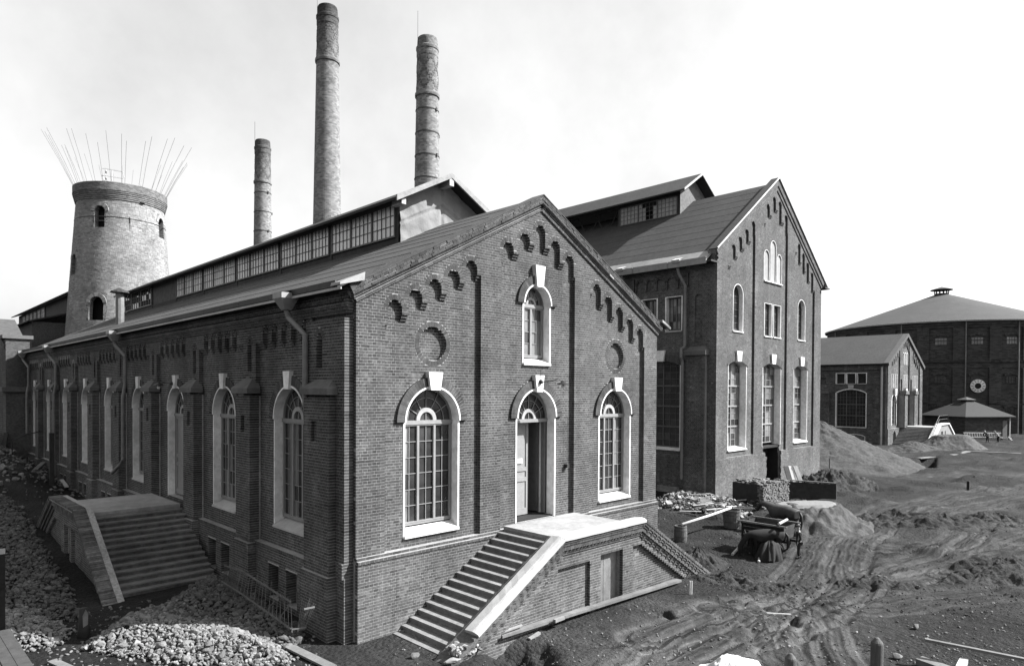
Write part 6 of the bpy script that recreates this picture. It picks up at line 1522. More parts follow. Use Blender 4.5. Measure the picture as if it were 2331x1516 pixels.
# ------------------------------------------------------------------ fallen railing
rl = thing('fallen_railing', tuple(gat(620, 1420)), 'fallen iron railing with spiked bars lying on the stones by the side wall', 'railing')
Lr = [at(505, 1322, 2, .95), at(540, 1344, 2, .9), at(664, 1432, 2, .42), at(697, 1427, 2, .42)]
Ur = [at(512, 1287, 2, 1.5), at(550, 1298, 2, 1.45), at(662, 1370, 2, 1.02), at(716, 1381, 2, 1.0)]
def onl(L, t):
    k = min(int(t*3), 2); return L[k].lerp(L[k+1], t*3-k)
b = MB()
for k in range(3):
    b.beam(Lr[k], Lr[k+1], .035, .035)
    if k < 2 or 1: b.beam(Ur[k] if k < 2 else at(692, 1386, 2, 1.0), Ur[k+1], .035, .035) 
b.build('rail', mat('rusty railing iron', .09, .7, .3), rl)
for k in range(44):
    t = (k+.5)/44; t = t*t*.1+t*.9
    a = onl(Lr, t); c_ = onl(Ur, t)
    if .68 < t < .8: continue
    u = (c_-a); a2 = a-u*.12; c2 = c_+u*(.12 if k % 4 else .3)+Vector((rnd.uniform(-.03, .03), rnd.uniform(-.03, .03), 0))
    MB().tube([a2, c2], [.009, .006], 5).build('bar', MATS['rusty railing iron'], rl)
for k in range(7):
    t = rnd.uniform(.1, .6); a = onl(Lr, t); c_ = onl(Ur, t+.08); MB().tube([a, c_], .007, 4).build('bar', MATS['rusty railing iron'], rl)
# ================================================================== BARRELS, POLE
def barrel(p, r0, r1, h, label, tub=False):
    t = thing('barrel', tuple(p), label, 'barrel', 'barrels by the staircase end'); n = 18
    R = (lambda q: r0+(r1-r0)*q) if tub else (lambda q: r0*(1+.10*math.sin(PI*q)))
    for k in range(n):
        a0 = 2*PI*k/n+.012; a1 = 2*PI*(k+1)/n-.012; b = MB(); N = 5
        for j in range(N):
            q0, q1 = j/N, (j+1)/N
            def P(a, q, dr): r = R(q)-dr; return (p.x+r*math.cos(a), p.y+r*math.sin(a), p.z+h*q)
            b.quad(P(a0, q0, 0), P(a1, q0, 0), P(a1, q1, 0), P(a0, q1, 0)); b.quad(P(a0, q0, .03), P(a1, q0, .03), P(a1, q1, .03), P(a0, q1, .03))
        b.quad(P(a0, 1, 0), P(a1, 1, 0), P(a1, 1, .03), P(a0, 1, .03))
        b.build('stave', BARREL, t)
    for q in (.1, .34, .72, .92): MB().lathe(tuple(p), [(R(q)+.002, h*q-.02), (R(q)+.008, h*q-.02), (R(q)+.008, h*q+.02), (R(q)+.002, h*q+.02)], 24).build('hoop', mat('rusty hoop', .05, .7), t)
    MB().lathe(tuple(p), [(0, h*.86), (R(.86)-.03, h*.86)], 18).build('contents', WOODD, t)
    return t
b1 = gat(1549, 1232); b2 = gat(1665, 1200)
barrel(b1, .25, .25, .68, 'nearer small wooden barrel supporting the lower end of the pale pole')
barrel(b2, .34, .42, .85, 'farther wide wooden tub supporting the upper end of the pale pole', True)
e1 = b1+Vector((-.1, -.12, .76)); e2 = b2+Vector((.05, .02, .93))
o = MB().tube([e1, e1.lerp(e2, .5)+Vector((0, 0, -.02)), e2], [.06, .055, .05], 9).build('peeled_pole', mat('peeled pole wood', .4, .8, .15, 5, .004, 20), None, smooth=True); prop(o, 'long peeled pale pole laid across the two barrels', 'pole')
o = MB().beam(e2+Vector((-.15, .2, .02)), e2+Vector((.1, -.2, .06)), .14, .05).build('board_scrap', mat('peeled pole wood', .4), None); prop(o, 'short pale board lying on the wide tub', 'board')
# ================================================================== BRICK STACK
bs = thing('brick_stack', (27.4, 2.2, 0), 'head-high stack of loose bricks with ragged top before the broken doorway', 'brick stack')
A_ = Vector((26.15, 1.35, 0)); Bv = Vector((28.55, .95, 0)); Cv = Vector((27.2, 3.3, 0)); z0_ = gh(26.5, 1.5)-.05
du = (Bv-A_); Lu = du.length; fu = frame((A_.x, A_.y, z0_), du, Vector((du.y, -du.x, 0)))
dv = (Cv-A_); Lv = dv.length; fv = frame((A_.x, A_.y, z0_), dv, Vector((-dv.y, dv.x, 0)))
cnt = 0; rest = MB(); restT = []
BSM = mat('stacked brick', .075, .95, .3, 9, .006, 50, .15, tone=True)
def loose(fr, u, z, d, lu, dd, i, far):
    global cnt
    j = [rnd.uniform(-.008, .008) for _ in range(2)]+[rnd.gauss(0, .018)]
    m_ = MB(); fbox(m_, fr, u+j[0]+.004, u+lu+j[0]-.006, z+.004, z+.066, d-dd+j[2], d+j[2])
    if cnt < 290: cnt += 1; o = m_.build('brick', BSM, bs); o.data.attributes['tone'].data.foreach_set('value', [max(.5, rnd.gauss(1, .25))]*8)
    else: rest.v += []; i0 = len(rest.v); rest.v += m_.v; rest.f += [tuple(q+i0 for q in f) for f in m_.f]; restT.extend([max(.5, rnd.gauss(1, .25))]*8)
for k in range(23):
    z = .071*k
    top = 22 - (1 if k % 2 else 0)
    u = .0 if k % 2 == 0 else .06
    while u < Lu-.05:
        hm = 20+1.8*noise.noise(Vector((u*1.8, 3, 0)))-(3*max(0, .4-u)+0)*2.5+ (1.5 if u > .6 else 0)
        if k < hm: loose(fu, u, z, 0, .125, .26, k, 0)
        u += .128
    u = .27
    while u < Lv-.1:
        hm = 21+1.5*noise.noise(Vector((u*1.8, 9, 0)))
        if k < hm: loose(fv, u, z, 0, .255, .13, k, 0)
        u += .262
for k in range(60):
    u = rnd.uniform(.2, Lu-.2); dpt = rnd.uniform(.3, Lv-.3); z = rnd.uniform(1.42, 1.58); m_ = MB(); c = fu(u, z, -dpt)
    a = rnd.uniform(-.3, .3)+math.atan2(du.y, du.x)+(PI/2 if rnd.random() < .5 else 0); dd = Vector((math.cos(a), math.sin(a), 0))
    i0 = len(rest.v); m_.beam(c-dd*.13, c+dd*.13, .12, .065); rest.v += m_.v; rest.f += [tuple(q+i0 for q in f) for f in m_.f]; restT.extend([max(.6, rnd.gauss(1.2, .25))]*8)
o = rest.build('brick', BSM, bs, 'stuff'); o.data.attributes['tone'].data.foreach_set('value', np.array(restT, dtype=np.float32))
m_ = MB(); fbox(m_, fu, .15, Lu-.12, 0, 1.42, -Lv+.15, -.15); m_.build('stack_core', mat('dark stack core', .025, .95, .3), bs)
scatter('brick_spill', [(A_.x+rnd.uniform(-.9, .9)+.6*q, A_.y+rnd.uniform(.0, 2.8)-.3, gh(A_.x, A_.y)+rnd.uniform(0, .35)*(1-q), rnd.uniform(.08, .13)) for q in [rnd.random()*.4 for _ in range(130)]], mat('dark spilled brick', .04, .95, .4, 6, tone=True), 'dark bricks slid down on the shaded left side of the brick stack', 'bricks', box=True)
# ================================================================== TIMBER LYING ABOUT
def plank(a, c, w_, h_, label, m=WOOD, name='plank', grp=None, up=(0, 0, 1)):
    o = MB().beam(a, c, w_, h_, up).build(name, m, None); prop(o, label, 'plank' if 'plank' in name or 'board' in name else 'beam', grp); return o
plank(at(1138, 1447, 2, .22), at(1546, 1320, 2, .12), .2, .07, 'long heavy plank lying along the foot of the gable staircase')
o = MB().tube([at(1026, 1487, 2, .2), at(1110, 1450, 2, .3), at(1187, 1423, 2, .32)], [.05, .055, .04], 8).build('round_pole', WOOD, None, smooth=True); prop(o, 'round pole leaning on the left end of the long plank', 'pole')
plank(at(607, 1446, 2, .12), at(757, 1519, 2, .06), .24, .05, 'plank lying on the ground between the stone heap and the corner', WOOD)
plank(at(600, 1403, 2, .4), at(645, 1432, 2, .3), .16, .04, 'short dark board stuck under the fallen railing', WOODD)
plank(at(118, 1503, 2, .05), at(166, 1524, 2, .05), .2, .04, 'small board at the bottom left edge on the bare ground', WOOD)
for i, (x0, x1) in enumerate(((-22, 35), (8, 72))):
    plank(at(x0, 1435+i*2, 2, 1.0), at(x1, 1540, 2, .9), .22, .08, ['leftmost heavy board in the bottom left corner', 'heavy board in the bottom left corner, right of its twin'][i], mat('dark weathered board', .035, .85, .3, 4, .005, 30))
plank(at(2, 1478, 2, .4), at(1, 1255, 2, 3.0), .16, .16, 'upright dark post cut by the left edge of the view', WOODD, 'post')
p = gat(190, 1450); o = MB().tube([p+Vector((0, 0, -.2)), p+Vector((.02, 0, .35)), p+Vector((.0, 0, .75))], [.17, .13, .10], 9).build('dead_stump', WOODD, None, smooth=True); prop(o, 'short dead tree stump standing between the two stone heaps', 'stump')
MB().prism(frame(p+Vector((.02, -.13, 0)), (1, 0, 0), (-.4, -1, 0)), [(-.05, .3), (.05, .35), (.06, .62), (0, .74), (-.06, .6)], -.02, .03).build('hollow', WOOD, o)
o2 = bpy.data.objects[o.name]
plank(gat(118, 1110)+Vector((0, 0, -.3)), gat(118, 1110)+Vector((0, 0, 3.0)), .22, .2, 'tall dark square post behind the side staircase', WOODD, 'post')
for i, (a, c, w_, m_) in enumerate((((35, 1108, .9), (100, 1052, 1.5), .28, WOOD), ((65, 1098, 1.2), (112, 1088, 1.2), .5, WOODD), ((60, 1062, 1.0), (30, 1030, 1.6), .1, WOODD), ((100, 1040, 1.6), (112, 1052, 1.5), .15, WOODL), ((0, 1100, .9), (44, 1066, 1.0), .06, WOODD), ((140, 1092, 1.0), (152, 1108, .9), .2, WOODL), ((1, 1060, 1.0), (14, 985, 3.2), .25, WOODD))):
    plank(at(a[0], a[1], 2, a[2]), at(c[0], c[1], 2, c[2]), w_, .07, ['long pale plank rising from the rubble behind the side staircase', 'broad dark board lying flat on the rubble by the tall post', 'thin dark lath sticking out of the far rubble', 'pale broken board end beside the tall dark post', 'thin dark rod lying on the bank at the left edge', 'pale block of wood fallen by the side wall', 'dark beam leaning against the far left wing'][i], m_)
g = at(28, 1075, 2, 1.0); o = MB().tube([g, g+Vector((0, 0, 2.0)), g+Vector((.7, .5, 2.3)), g+Vector((4.0, 3.5, 2.9)), g+Vector((4.4, 3.7, 1.9))], .035, 6).build('bent_pipe', IRON, None); prop(o, 'thin bent iron pipe standing in the rubble at the far left', 'pipe')
# by the gable staircase
for i, (px, py, dx) in enumerate(((893, 1437, .0), (899, 1440, .05), (905, 1437, .1))):
    p = gat(px, py); plank(p, p+Vector((.08+dx*.6, .18, .42-.04*i)), .07, .03, ['leftmost of three short boards leaning on the plinth by the lowest step', 'middle one of three short boards leaning on the plinth', 'rightmost of three short boards leaning on the plinth by the rubble'][i], WOOD, grp='boards leaning on the plinth')
pts = [(gat(912+rnd.uniform(-12, 75), 1437+rnd.uniform(-4, 6))) for _ in range(26)]
scatter('brick_crumbs', [(p.x, p.y, p.z+.03, rnd.uniform(.03, .075)) for p in [gat(905+q*95, 1432+q*38+rnd.uniform(-5, 5)) for q in [rnd.random() for _ in range(40)]]], RB, 'brick crumbs along the foot of the lowest gable step', 'rubble', protos=RPL)
def stone(px, py, s, label, m=None, sc=(1, 1, 1), nm='stone', dz=.5, prot=0):
    p = gat(px, py); vs, fs = RP[prot]; b = MB(); b.v = [(p.x+v[0]*s*sc[0], p.y+v[1]*s*sc[1], p.z+v[2]*s*sc[2]+s*dz) for v in vs]; b.f = [tuple(int(q) for q in f) for f in fs]
    o = b.build(nm, m or mat('lone field stone', .1, .95, .25, 7, .006, 30), None); prop(o, label, 'stone'); return o
stone(944, 1497, .13, 'lone stone on the bare ground in front of the gable steps')
stone(1035, 1512, .22, 'pale flat stone under the foot of the plastered coping', mat('pale dressed stone', .16, .9), (1.5, 1, .5), prot=2)
for i, (px, py, s) in enumerate(((2085, 1430, .13), (1850, 1320, .05), (1985, 1308, .07), (2000, 1312, .07), (2016, 1315, .08), (2040, 1325, .06), (2090, 1338, .09), (2182, 1298, .06), (2262, 1310, .08), (2300, 1275, .07), (1996, 1495, .08), (2045, 1500, .15), (1570, 1480, .05))):
    stone(px, py, s, ['round stone beside the lower cart track', 'small pale stone between the cart ruts', 'first of the row of stones beyond the lower track', 'second of the row of stones beyond the lower track', 'third and biggest of the row of stones beyond the lower track', 'fourth of the row of stones beyond the lower track', 'flat stone right of the row of stones', 'small stone on the ridge left of the right edge', 'pale stone near the right edge on the ridge', 'pale stone at the right edge above the ridge', 'small flat stone right of the taller round post', 'dark boulder right of the taller round post', 'tiny pale stone on the curved ruts'][i], prot=i % 7)
o = plank(at(1262, 1413, 2, .25), at(1283, 1405, 2, .25), .09, .08, 'pale brick-like piece of pipe lying on the long plank', mat('pale dressed stone', .16), 'board_piece')
o = plank(gat(1205, 1457, .03), gat(1228, 1444, .05), .09, .06, 'short piece of pale batten below the long plank', mat('pale dressed stone', .16), 'board_piece')
for i, (px, py) in enumerate(((1570, 1352), (1574, 1352))):
    p = gat(px, py); plank(p, p+Vector((.01, 0, .42)), .035, .03, ['left stake of the close pair stuck in the ground', 'right stake of the close pair stuck in the ground'][i], WOODL, 'stake', grp='pair of short stakes')
# stakes
for (px, py, h_, w_, lab) in ((2204, 1116, .62, .16, 'short thick stake standing alone on the far muddy ground'), (1888, 1076, 1.15, .06, 'thin upright rod at the foot of the gravel mound')):
    p = gat(px, py); plank(p+Vector((0, 0, -.1)), p+Vector((0, 0, h_)), w_, w_, lab, WOODD, 'stake')
p = at(1872, 1100, 2, .9); plank(p, p+Vector((.35, -.1, .75)), .05, .05, 'thin stick leaning in the earth bank by the tall hall', WOODD, 'stick')
# boards leaning and plank shoring beyond the stack
for i, (a, c, w_, m_) in enumerate((((1801, 1104), (1815, 1071), .35, WOODD), ((1809, 1103), (1820, 1076), .2, WOODL), ((1825, 1102), (1827, 1074), .45, WOOD))):
    pa_ = at(a[0], a[1], 2, .35); plank(pa_, pa_+Vector((.35 if i < 2 else .1, .5, 1.15)), w_, .05, ['dark leftmost board leaning beside the brick stack', 'narrow pale board leaning between two wider ones', 'wide grey rightmost board leaning behind the shoring'][i], m_, grp='boards leaning by the brick stack')
s0 = at(1797, 1132, 2, .1); s1 = at(1903, 1140, 2, .0)
sw = thing('plank_shoring', tuple(s0), 'dark plank shoring wall edging the pit beyond the brick stack', 'shoring')
dr = (s1-s0).normalized()
for k in range(4): a = s0+Vector((0, 0, .12+.24*k)); MB().beam(a, a+dr*(s1-s0).length, .05, .236).build('board', WOODD, sw)
a = s0+Vector((0, 0, 1.04)); MB().beam(a, a+(s1-s0)*1.0, .16, .06).build('top_rail', WOOD, sw)
for k in range(4): a = s0+(s1-s0)*(k/3); MB().beam(a+Vector((.08, .05, -.1)), a+Vector((.08, .05, 1.0)), .1, .1).build('upright', WOODD, sw)
# sticks and lath on the rubble at the tall hall foot
for k in range(26):
    px, py = rnd.uniform(1496, 1700), rnd.uniform(1128, 1172); p = gat(px, py, .12); a = rnd.uniform(-.5, .5)-.75; l = rnd.uniform(.4, 1.3)
    o = MB().beam(p, p+Vector((math.cos(a)*l, math.sin(a)*l, rnd.uniform(-.03, .12))), rnd.uniform(.05, .12), .03).build('stick', rnd.choice((WOOD, WOODD, WOODL, WOOD)), None)
    prop(o, 'stick of broken timber lying on the rubble at the tall hall foot', 'stick', 'sticks on the rubble')
ts = gat(1520, 1128, .05); th = thing('coil_of_cane', tuple(ts), 'low coil of cane hoops lying against the dark side wall', 'coil')
for k in range(5): MB().tube([ts+Vector((math.cos(t)*.9*(1-k*.05), math.sin(t)*.6, .12+k*.06+.22*math.sin(t*.5))) for t in [PI*2*q/16 for q in range(17)]], .03, 5).build('cane_hoop', WOOD, th)
# bottom right: bollards, beam and slab
def bollard(px, py, top_py, w_px, label):
    p = at(px, py, 2, -.05); d = (p-Vector((CX, CY, CZ))).dot(F_); s = d/F; r = w_px*s/2; h_ = (py-top_py)*s*.98
    o = MB().lathe(tuple(p), [(r, -.2), (r, h_-r*1.2), (r*.92, h_-r*.9), (r*.35, h_-.02), (0, h_)], 14).build('round_post', mat('weathered oak post', .06, .8, .35, 3, .006, 30, stretch=(6, 6, .6)), None, smooth=False); prop(o, label, 'post', 'round-headed timber posts')
bollard(1799, 1560, 1483, 25, 'shorter round-headed timber post at the bottom edge, left one of two')
bollard(1995, 1570, 1446, 26, 'taller round-headed timber post at the bottom edge, right one of two')
plank(at(2092, 1502, 2, .15), at(2175, 1532, 2, .12), .3, .14, 'thick pale beam end at the bottom right edge', WOOD, 'beam')
plank(at(2185, 1522, 2, .3), at(2195, 1502, 2, .3), .16, .1, 'small block standing at the beam end at the bottom edge', WOODL, 'beam')
p = at(1668, 1530, 2, .0)
heap('lime_heap', (p.x, p.y), .95, .55, -.7, .34, 'white lime heap cut by the bottom edge of the view', 'lime heap', mat('slaked lime', .4, .95, .15, 5, .02, 14), 5, top=.3, gul=.1, rough=.05)
plank(gat(1745, 1395), gat(1800, 1398), .05, .03, 'thin pale lath lying across the curved cart ruts', WOODL)
for i, (a, c) in enumerate((((2105, 1455, .6), (2331, 1500, .5)), ((2060, 1040, .1), (2100, 1043, .1)))):
    plank(at(*a[:2], 2, a[2]), at(*c[:2], 2, c[2]), .1, .06, ['long low pole lying over the dark ground at the right edge', 'board across the small dark pit near the far stairs'][i], WOOD)
kp = [at(2090, 1043, 2, .1), at(2160, 1037, 2, .1), at(2205, 1027, 2, .1), at(2400, 1036, 2, .1)]
ks = thing('plank_walkway', tuple(kp[0]), 'narrow pale plank walkway on the far ground before the pavilion', 'walkway')
for k in range(3): MB().beam(kp[k], kp[k+1], .5, .08).build('board', WOOD, ks)
# far figures by the pavilion: too small to read as more than two men at a pile of timber
for k in range(9):
    p = at(2285+rnd.uniform(-14, 22), 996+rnd.uniform(-4, 8), 2, .2); a = rnd.uniform(0, 3); o = MB().beam(p, p+Vector((math.cos(a)*1.4, math.sin(a)*1.4, rnd.uniform(0, .5))), .2, .08).build('timber_piece', rnd.choice((WOOD, WOODL)), None); prop(o, 'piece of timber in the loose pile right of the low pavilion', 'timber', 'timber pile by the pavilion')
# ================================================================== FIGURES
FAT = 1.15
def skinned(name, verts, edges, m, parent=None, sub=2, root=0, kind=None, fat=None):
    fat = fat or FAT
    me = bpy.data.meshes.new(name+'_src'); me.from_pydata([tuple(v[0]) for v in verts], edges, []); me.update()
    o = bpy.data.objects.new(name+'_src', me); COL.objects.link(o)
    o.modifiers.new('s', 'SKIN'); sm = o.modifiers.new('b', 'SUBSURF'); sm.levels = sub; sm.render_levels = sub
    for i, v in enumerate(verts):
        r = v[1]; r = r if isinstance(r, tuple) else (r, r); me.skin_vertices[0].data[i].radius = (r[0]*fat, r[1]*fat); me.skin_vertices[0].data[i].use_root = (i == root)
    dg = bpy.context.evaluated_depsgraph_get(); dg.update(); mm = bpy.data.meshes.new_from_object(o.evaluated_get(dg)); bpy.data.objects.remove(o)
    mm.materials.clear()
    if parent is not None: mm.transform(Matrix.Translation(-ORG[parent.name]))
    mm.name = name; out = link(name, mm, m, parent); mm.shade_smooth(); return out
def xf(base, heading, s):
    ch, sh = math.cos(heading), math.sin(heading)
    return lambda x, y, z: Vector((base.x+(x*ch-y*sh)*s, base.y+(x*sh+y*ch)*s, base.z+z*s))
def person(base, heading, h, label, pose='stand', coat=COATD, trous=COATD):
    s = h/1.75; P = xf(base, heading, s); t = thing('person', tuple(base), label, 'person')
    # x forward, y left
    if pose == 'stand': lean = 0.03; arms = ((-.02, .27, 1.08), (.10, .18, .92)), ((.0, -.30, 1.08), (.02, -.30, .82))
    elif pose == 'bend': lean = .38; arms = ((.5, .22, 1.0), (.62, .14, .72)), ((.5, -.22, 1.0), (.62, -.14, .72))
    else: lean = .1; arms = ((.1, .27, 1.1), (.35, .16, 1.1)), ((.1, -.27, 1.1), (.35, -.16, 1.1))
    L = lambda z: lean*max(0, z-.9)/.6; zd = -lean*.25
    v = [(P(0, 0, .95), .12*s), (P(L(1.15), 0, 1.15+zd*.3), .115*s), (P(L(1.38), 0, 1.38+zd*.7), .13*s), (P(L(1.5), 0, 1.5+zd), .055*s), (P(L(1.56)+.01, 0, 1.57+zd), .06*s), (P(L(1.62)+.02, 0, 1.66+zd), .088*s), (P(L(1.7)+.02, 0, 1.74+zd), .055*s)]
    e = [(0, 1), (1, 2), (2, 3), (3, 4), (4, 5), (5, 6)]
    for q, sd in ((0, 1), (1, -1)):
        i = len(v); (el, ha) = arms[q]
        v += [(P(L(1.4), .19*sd, 1.4+zd), .055*s), (P(*el), .04*s), (P(*ha), .03*s), (P(ha[0]+.03, ha[1], ha[2]-.09), .032*s)]; e += [(2, i), (i, i+1), (i+1, i+2), (i+2, i+3)]
        i = len(v); st = .06*sd
        v += [(P(0, .1*sd, .88), .085*s), (P(.03+st*.4, .11*sd, .5), .055*s), (P(-.02+st, .11*sd, .09), .038*s), (P(.14+st, .13*sd, .04), .035*s)]; e += [(0, i), (i, i+1), (i+1, i+2), (i+2, i+3)]
    body = skinned('body', v, e, SKIN, t, 2)
    # jacket: torso and sleeves
    v2 = [(P(-.01, 0, .80), .155*s), (P(L(1.0), 0, 1.0), .15*s), (P(L(1.2), 0, 1.2+zd*.3), .14*s), (P(L(1.4), 0, 1.4+zd*.7), .15*s), (P(L(1.47), 0, 1.48+zd), .085*s)]; e2 = [(0, 1), (1, 2), (2, 3), (3, 4)]
    for q, sd in ((0, 1), (1, -1)):
        el, ha = arms[q]; i = len(v2); v2 += [(P(L(1.4), .2*sd, 1.4+zd), .07*s), (P(*el), .058*s), (P(ha[0]*.9+el[0]*.1, ha[1]*.9+el[1]*.1, ha[2]*.9+el[2]*.1), .048*s)]; e2 += [(3, i), (i, i+1), (i+1, i+2)]
    skinned('jacket', v2, e2, coat, t, 2)
    v3 = [(P(0, 0, .9), .13*s)]; e3 = []
    for sd in (1, -1): i = len(v3); st = .06*sd; v3 += [(P(0, .1*sd, .82), .1*s), (P(.03+st*.4, .11*sd, .5), .078*s), (P(-.02+st, .11*sd, .14), .062*s)]; e3 += [(0, i), (i, i+1), (i+1, i+2)]
    skinned('trousers', v3, e3, trous, t, 2)
    for sd in (1, -1): st = .06*sd; skinned('boot', [(P(-.04+st, .11*sd, .16), .058*s), (P(-.03+st, .11*sd, .05), .052*s), (P(.16+st, .13*sd, .04), .045*s)], [(0, 1), (1, 2)], COATD, t, 2)
    c = P(L(1.68)+.02, 0, 1.72+zd); b = MB().lathe(tuple(c), [(.105*s, 0), (.13*s, .03*s), (.12*s, .07*s), (0, .085*s)], 16); b.build('cap', coat, t, smooth=True)
    pk = P(.16+L(1.68), 0, 1.72+zd); MB().beam(c, pk, .15*s, .015*s).build('cap_peak', COATD, t)
    for q, sd in ((0, 1), (1, -1)):                    # fingers
        ha = arms[q][1]
        for k in range(4): a = P(ha[0]+.03+.012*(k-1.5), ha[1]+.006*(k-1.5), ha[2]-.10); skinned('finger', [(a, .009*s), (a+Vector((0, 0, -.04*s)), .008*s), (a+Vector((.01*s, 0, -.07*s)), .007*s)], [(0, 1), (1, 2)], SKIN, body, 1)
        a = P(ha[0]+.05, ha[1], ha[2]-.04); skinned('thumb', [(a, .011*s), (a+Vector((.02*s, 0, -.04*s)), .009*s)], [(0, 1)], SKIN, body, 1)
    f = MB(); hc = P(L(1.62)+.1, 0, 1.655+zd)
    skinned('nose', [(hc, .018*s), (P(L(1.62)+.125, 0, 1.645+zd), .012*s)], [(0, 1)], SKIN, body, 1)
    for sd in (1, -1): c = P(L(1.62)+.09, .03*sd, 1.675+zd); MB().lathe(tuple(c-Vector((0, 0, .008))), [(0, -.01*s), (.012*s, 0), (0, .01*s)], 6).build('eye', COATD, body); c = P(L(1.62)+.0, .088*sd, 1.66+zd); MB().lathe(tuple(c), [(0, -.03*s), (.018*s, 0), (0, .03*s)], 6).build('ear', SKIN, body)
    return t
def horse(base, heading, s, label, m, graze=False, lift=0):
    P = xf(base, heading, s); t = thing('horse', tuple(base), label, 'horse')
    neck = [(P(1.32, 0, 1.28), (.18*s, .14*s)), (P(1.62, 0, 1.36), (.15*s, .11*s)), (P(1.88, 0, 1.38), (.12*s, .09*s)), (P(2.04, 0, 1.28), (.115*s, .09*s)), (P(2.18, 0, 1.05), (.08*s, .065*s)), (P(2.25, 0, .92), (.06*s, .055*s))]
    if graze: neck = [(P(1.32, 0, 1.2), (.17*s, .13*s)), (P(1.55, 0, .95), (.13*s, .10*s)), (P(1.72, 0, .68), (.11*s, .09*s)), (P(1.82, 0, .52), (.105*s, .085*s)), (P(1.80, 0, .30), (.075*s, .06*s)), (P(1.79, 0, .18), (.06*s, .055*s))]
    v = [(P(0, 0, 1.24), (.25*s, .24*s)), (P(-.2, 0, 1.16), (.19*s, .17*s)), (P(.38, 0, 1.2), (.205*s, .21*s)), (P(.72, 0, 1.08), (.26*s, .27*s)), (P(1.06, 0, 1.17), (.23*s, .25*s))]+neck
    e = [(0, 1), (0, 2), (2, 3), (3, 4), (4, 5), (5, 6), (6, 7), (7, 8), (8, 9), (9, 10)]
    for sd in (1, -1):
        i = len(v); o_ = .05*sd
        v += [(P(-.02, .15*sd, 1.0), .16*s), (P(.08+o_, .14*sd, .78), .10*s), (P(-.2+o_, .13*sd, .5), .058*s), (P(-.12+o_, .13*sd, .16), .038*s), (P(-.08+o_, .13*sd, .03), .055*s)]; e += [(0, i), (i, i+1), (i+1, i+2), (i+2, i+3), (i+3, i+4)]
        i = len(v); o_ = -.07*sd
        v += [(P(1.12, .14*sd, .95), .11*s), (P(1.12+o_, .13*sd, .7), .068*s), (P(1.14+o_, .12*sd, .46), .05*s), (P(1.14+o_, .12*sd, .16), .034*s), (P(1.18+o_, .12*sd, .03), .05*s)]; e += [(4, i), (i, i+1), (i+1, i+2), (i+2, i+3), (i+3, i+4)]
    skinned('body', v, e, m, t, 2, fat=1.42)
    hd = neck[3][0]
    for sd in (1, -1):
        q = P(1.98 if not graze else 1.74, .06*sd, 1.40 if not graze else .62); skinned('ear', [(q, .03*s), (q+Vector((0, 0, .11*s)), .008*s)], [(0, 1)], m, t, 1)
    mn = MB(); A = [n_[0] for n_ in neck[:4]]
    for k in range(34):
        q = k/33*3; i = min(int(q), 2); c = A[i].lerp(A[i+1], q-i); n0 = (Vector((0, 0, 1)) if not graze else (P(.5, 0, 1)-P(0, 0, .6)).normalized()*.5+Vector((0, 0, .6)))
        a = c+n0*.13*s; side = P(0, 1, 0)-P(0, 0, 0); mn.beam(a, a+side.normalized()*.1*s+Vector((0, 0, -.17*s)), .05*s, .02*s)
    mn.build('mane', MANE, t, 'stuff')
    skinned('tail', [(P(-.33, 0, 1.28), .035*s), (P(-.45, 0, 1.1), .06*s), (P(-.46, .02, .8), .075*s), (P(-.42, .02, .45), .03*s)], [(0, 1), (1, 2), (2, 3)], MANE, t, 2)
    return t
hb = gat(1806, 1224); away = Vector((F_.x, F_.y, 0)).normalized(); rt_ = Vector((R_.x, R_.y, 0)).normalized()
d1 = -rt_*.45+away*.9
horse(hb, math.atan2(d1.y, d1.x), .93, 'bay horse seen from its rump, standing beyond the tip cart', HORSE)
hb2 = gat(1771, 1272); d2 = -rt_*.97+away*.1
horse(hb2, math.atan2(d2.y, d2.x), .80, 'black pony with lowered head standing in front of the tip cart', HORSED, graze=True)
person(gat(1819, 1271), math.atan2(-rt_.y*.9+away.y*.2, -rt_.x*.9+away.x*.2), 1.27, 'boy in dark clothes and peaked cap standing right of the cart wheel')
# tip cart
cg = Vector((17.15, -2.95, gh(17.1, -2.9))); ct = thing('tip_cart', tuple(cg), 'dark wooden tip cart with flared sides on spoked wheels beside the horses', 'cart')
FC = frame(cg, (0, -1, 0), (1, 0, 0))
def cart_side(sgn):
    for k in range(3):
        z0 = .78+.17*k; z1 = z0+.16; w0 = .34+.10*k; w1 = w0+.09
        MB().hexa([FC(-.75-.05*k, z0, sgn*w0), FC(.75+.05*k, z0, sgn*w0), FC(.75+.05*k, z0, sgn*(w0-.03)), FC(-.75-.05*k, z0, sgn*(w0-.03)), FC(-.78-.05*k, z1, sgn*w1), FC(.78+.05*k, z1, sgn*w1), FC(.78+.05*k, z1, sgn*(w1-.03)), FC(-.78-.05*k, z1, sgn*(w1-.03))]).build('side_board', WOODD, ct)
    MB().beam(FC(-1.0, 1.32, sgn*.64), FC(1.0, 1.32, sgn*.64), .06, .05).build('top_rail', WOOD, ct)
cart_side(1); cart_side(-1)
for u in (-.82, .82):
    for k in range(3): z0 = .78+.17*k; w = .36+.1*k; MB().hexa([FC(u-.015, z0, -w), FC(u+.015, z0, -w), FC(u+.015, z0, w), FC(u-.015, z0, w), FC(u-.015, z0+.16, -w-.08), FC(u+.015, z0+.16, -w-.08), FC(u+.015, z0+.16, w+.08), FC(u-.015, z0+.16, w+.08)]).build('end_board', WOODD, ct)
b = MB(); fbox(b, FC, -.8, .8, .74, .78, -.36, .36); b.build('floor', WOODD, ct)
b = MB(); fbox(b, FC, -1.0, 1.0, .62, .72, -.3, -.22); b.build('shaft_beam', WOODD, ct); b = MB(); fbox(b, FC, -1.0, 1.0, .62, .72, .22, .3); b.build('shaft_beam', WOODD, ct)
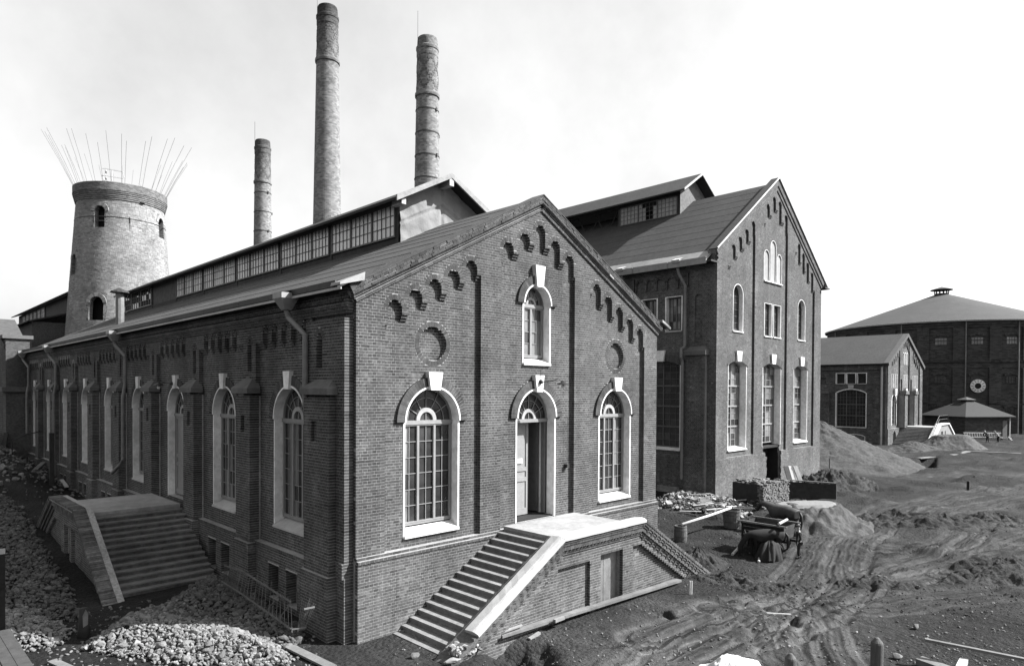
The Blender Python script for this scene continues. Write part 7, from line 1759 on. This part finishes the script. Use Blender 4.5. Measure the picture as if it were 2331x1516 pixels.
MB().tube([FC(.3, .46, -.75), FC(.1, .46, .98)], .035, 8).build('axle', IRON, ct)
def wheel(c, ax, r, parent):
    fr = frame(c, ax.cross(Vector((0, 0, 1))), ax); o = ringslab(fr, 0, 0, r-.05, r, -.025, .025, 0, 2*PI, 28, WOOD, parent, 'wheel')
    ringslab(fr, 0, 0, r, r+.012, -.028, .028, 0, 2*PI, 28, mat('worn tyre iron', .2, .4, metal=.5), o, 'tyre')
    MB().tube([fr(0, 0, -.1), fr(0, 0, .12)], .07, 10).build('hub', WOOD, o)
    for k in range(12): a = 2*PI*k/12; MB().tube([fr(.06*math.cos(a), .06*math.sin(a), 0), fr((r-.04)*math.cos(a), (r-.04)*math.sin(a), 0)], .016, 5).build('spoke', WOOD, o)
wheel(FC(.1, .46, .92), Vector((1, -.15, 0)).normalized(), .45, ct); wheel(FC(.3, .46, -.7), Vector((1, -.15, 0)).normalized(), .45, ct)
for (u, d) in ((-.95, -.3), (-.95, .25)): MB().beam(FC(u, 0, d), FC(u, 1.3, d), .06, .06).build('prop_leg', WOODD, ct)
a = at(1773, 1192, 2, 1.32); c_ = at(1790, 1183, 2, 1.32); MB().tube([a, a.lerp(c_, 1.1)], .05, 7).build('loose_bar', WOODL, ct)
q = gat(1667, 1264, .04); o = MB().tube([q, gat(1697, 1245, .3)], .055, 7).build('cart_shaft', WOODL, None); prop(o, 'pale round shaft resting on the ground left of the tip cart', 'pole')
o = MB().tube([gat(1727, 1281, .04), gat(1733, 1262, .12)], .05, 7).build('short_log', WOODL, None); prop(o, 'short pale log end lying before the sacking', 'log')
# sacking and load in front
sk = thing('sacking_heap', tuple(gat(1752, 1272)), 'bell-shaped dark sacking draped over a load in front of the black pony', 'sacking')
sc_ = gat(1752, 1272); V = []; Fc = []; nA, nR = 60, 16
for i in range(nR+1):
    q = i/nR
    for j in range(nA):
        a = 2*PI*j/nA; fold = .22*noise.noise(Vector((math.cos(a)*2.6, math.sin(a)*2.6, q*1.3)))+.12*noise.noise(Vector((math.cos(a)*7, math.sin(a)*7, q*2))); r = (.02+.40*q**.55)*(1+fold*1.5); V.append((sc_.x+r*math.cos(a)*1.3, sc_.y+r*math.sin(a), sc_.z+.72*(1-q**2.1)+.10*noise.noise(Vector((math.cos(a)*r*6, math.sin(a)*r*6, 2)))))
for i in range(nR):
    for j in range(nA): a = i*nA+j; b_ = i*nA+(j+1) % nA; Fc.append((a, b_, b_+nA, a+nA))
b = MB(); b.v = V; b.f = Fc; b.f.append(tuple(range(nA))); b.build('sacking', SACK, sk, smooth=True)
lg = gat(1720, 1250, .1); b = MB(); b.beam(lg+Vector((0, 0, .2)), lg+Vector((1.0, .1, .25)), .5, .35); o = b.build('cart_load', WOODD, None); prop(o, 'low dark load box under the tip cart behind the sacking', 'box')
# two far men by the timber pile
for i, (px, py, hd) in enumerate(((2248, 1006, 1.0), (2272, 1008, 2.4))):
    p = at(px, py, 2, .1); person(p, hd, 1.6, ['far workman bending beside the pavilion, left one', 'far workman bending beside the timber pile, right one'][i], 'bend', coat=mat('grey work shirt', .25, .9) if i else COATD)
flush_panes()
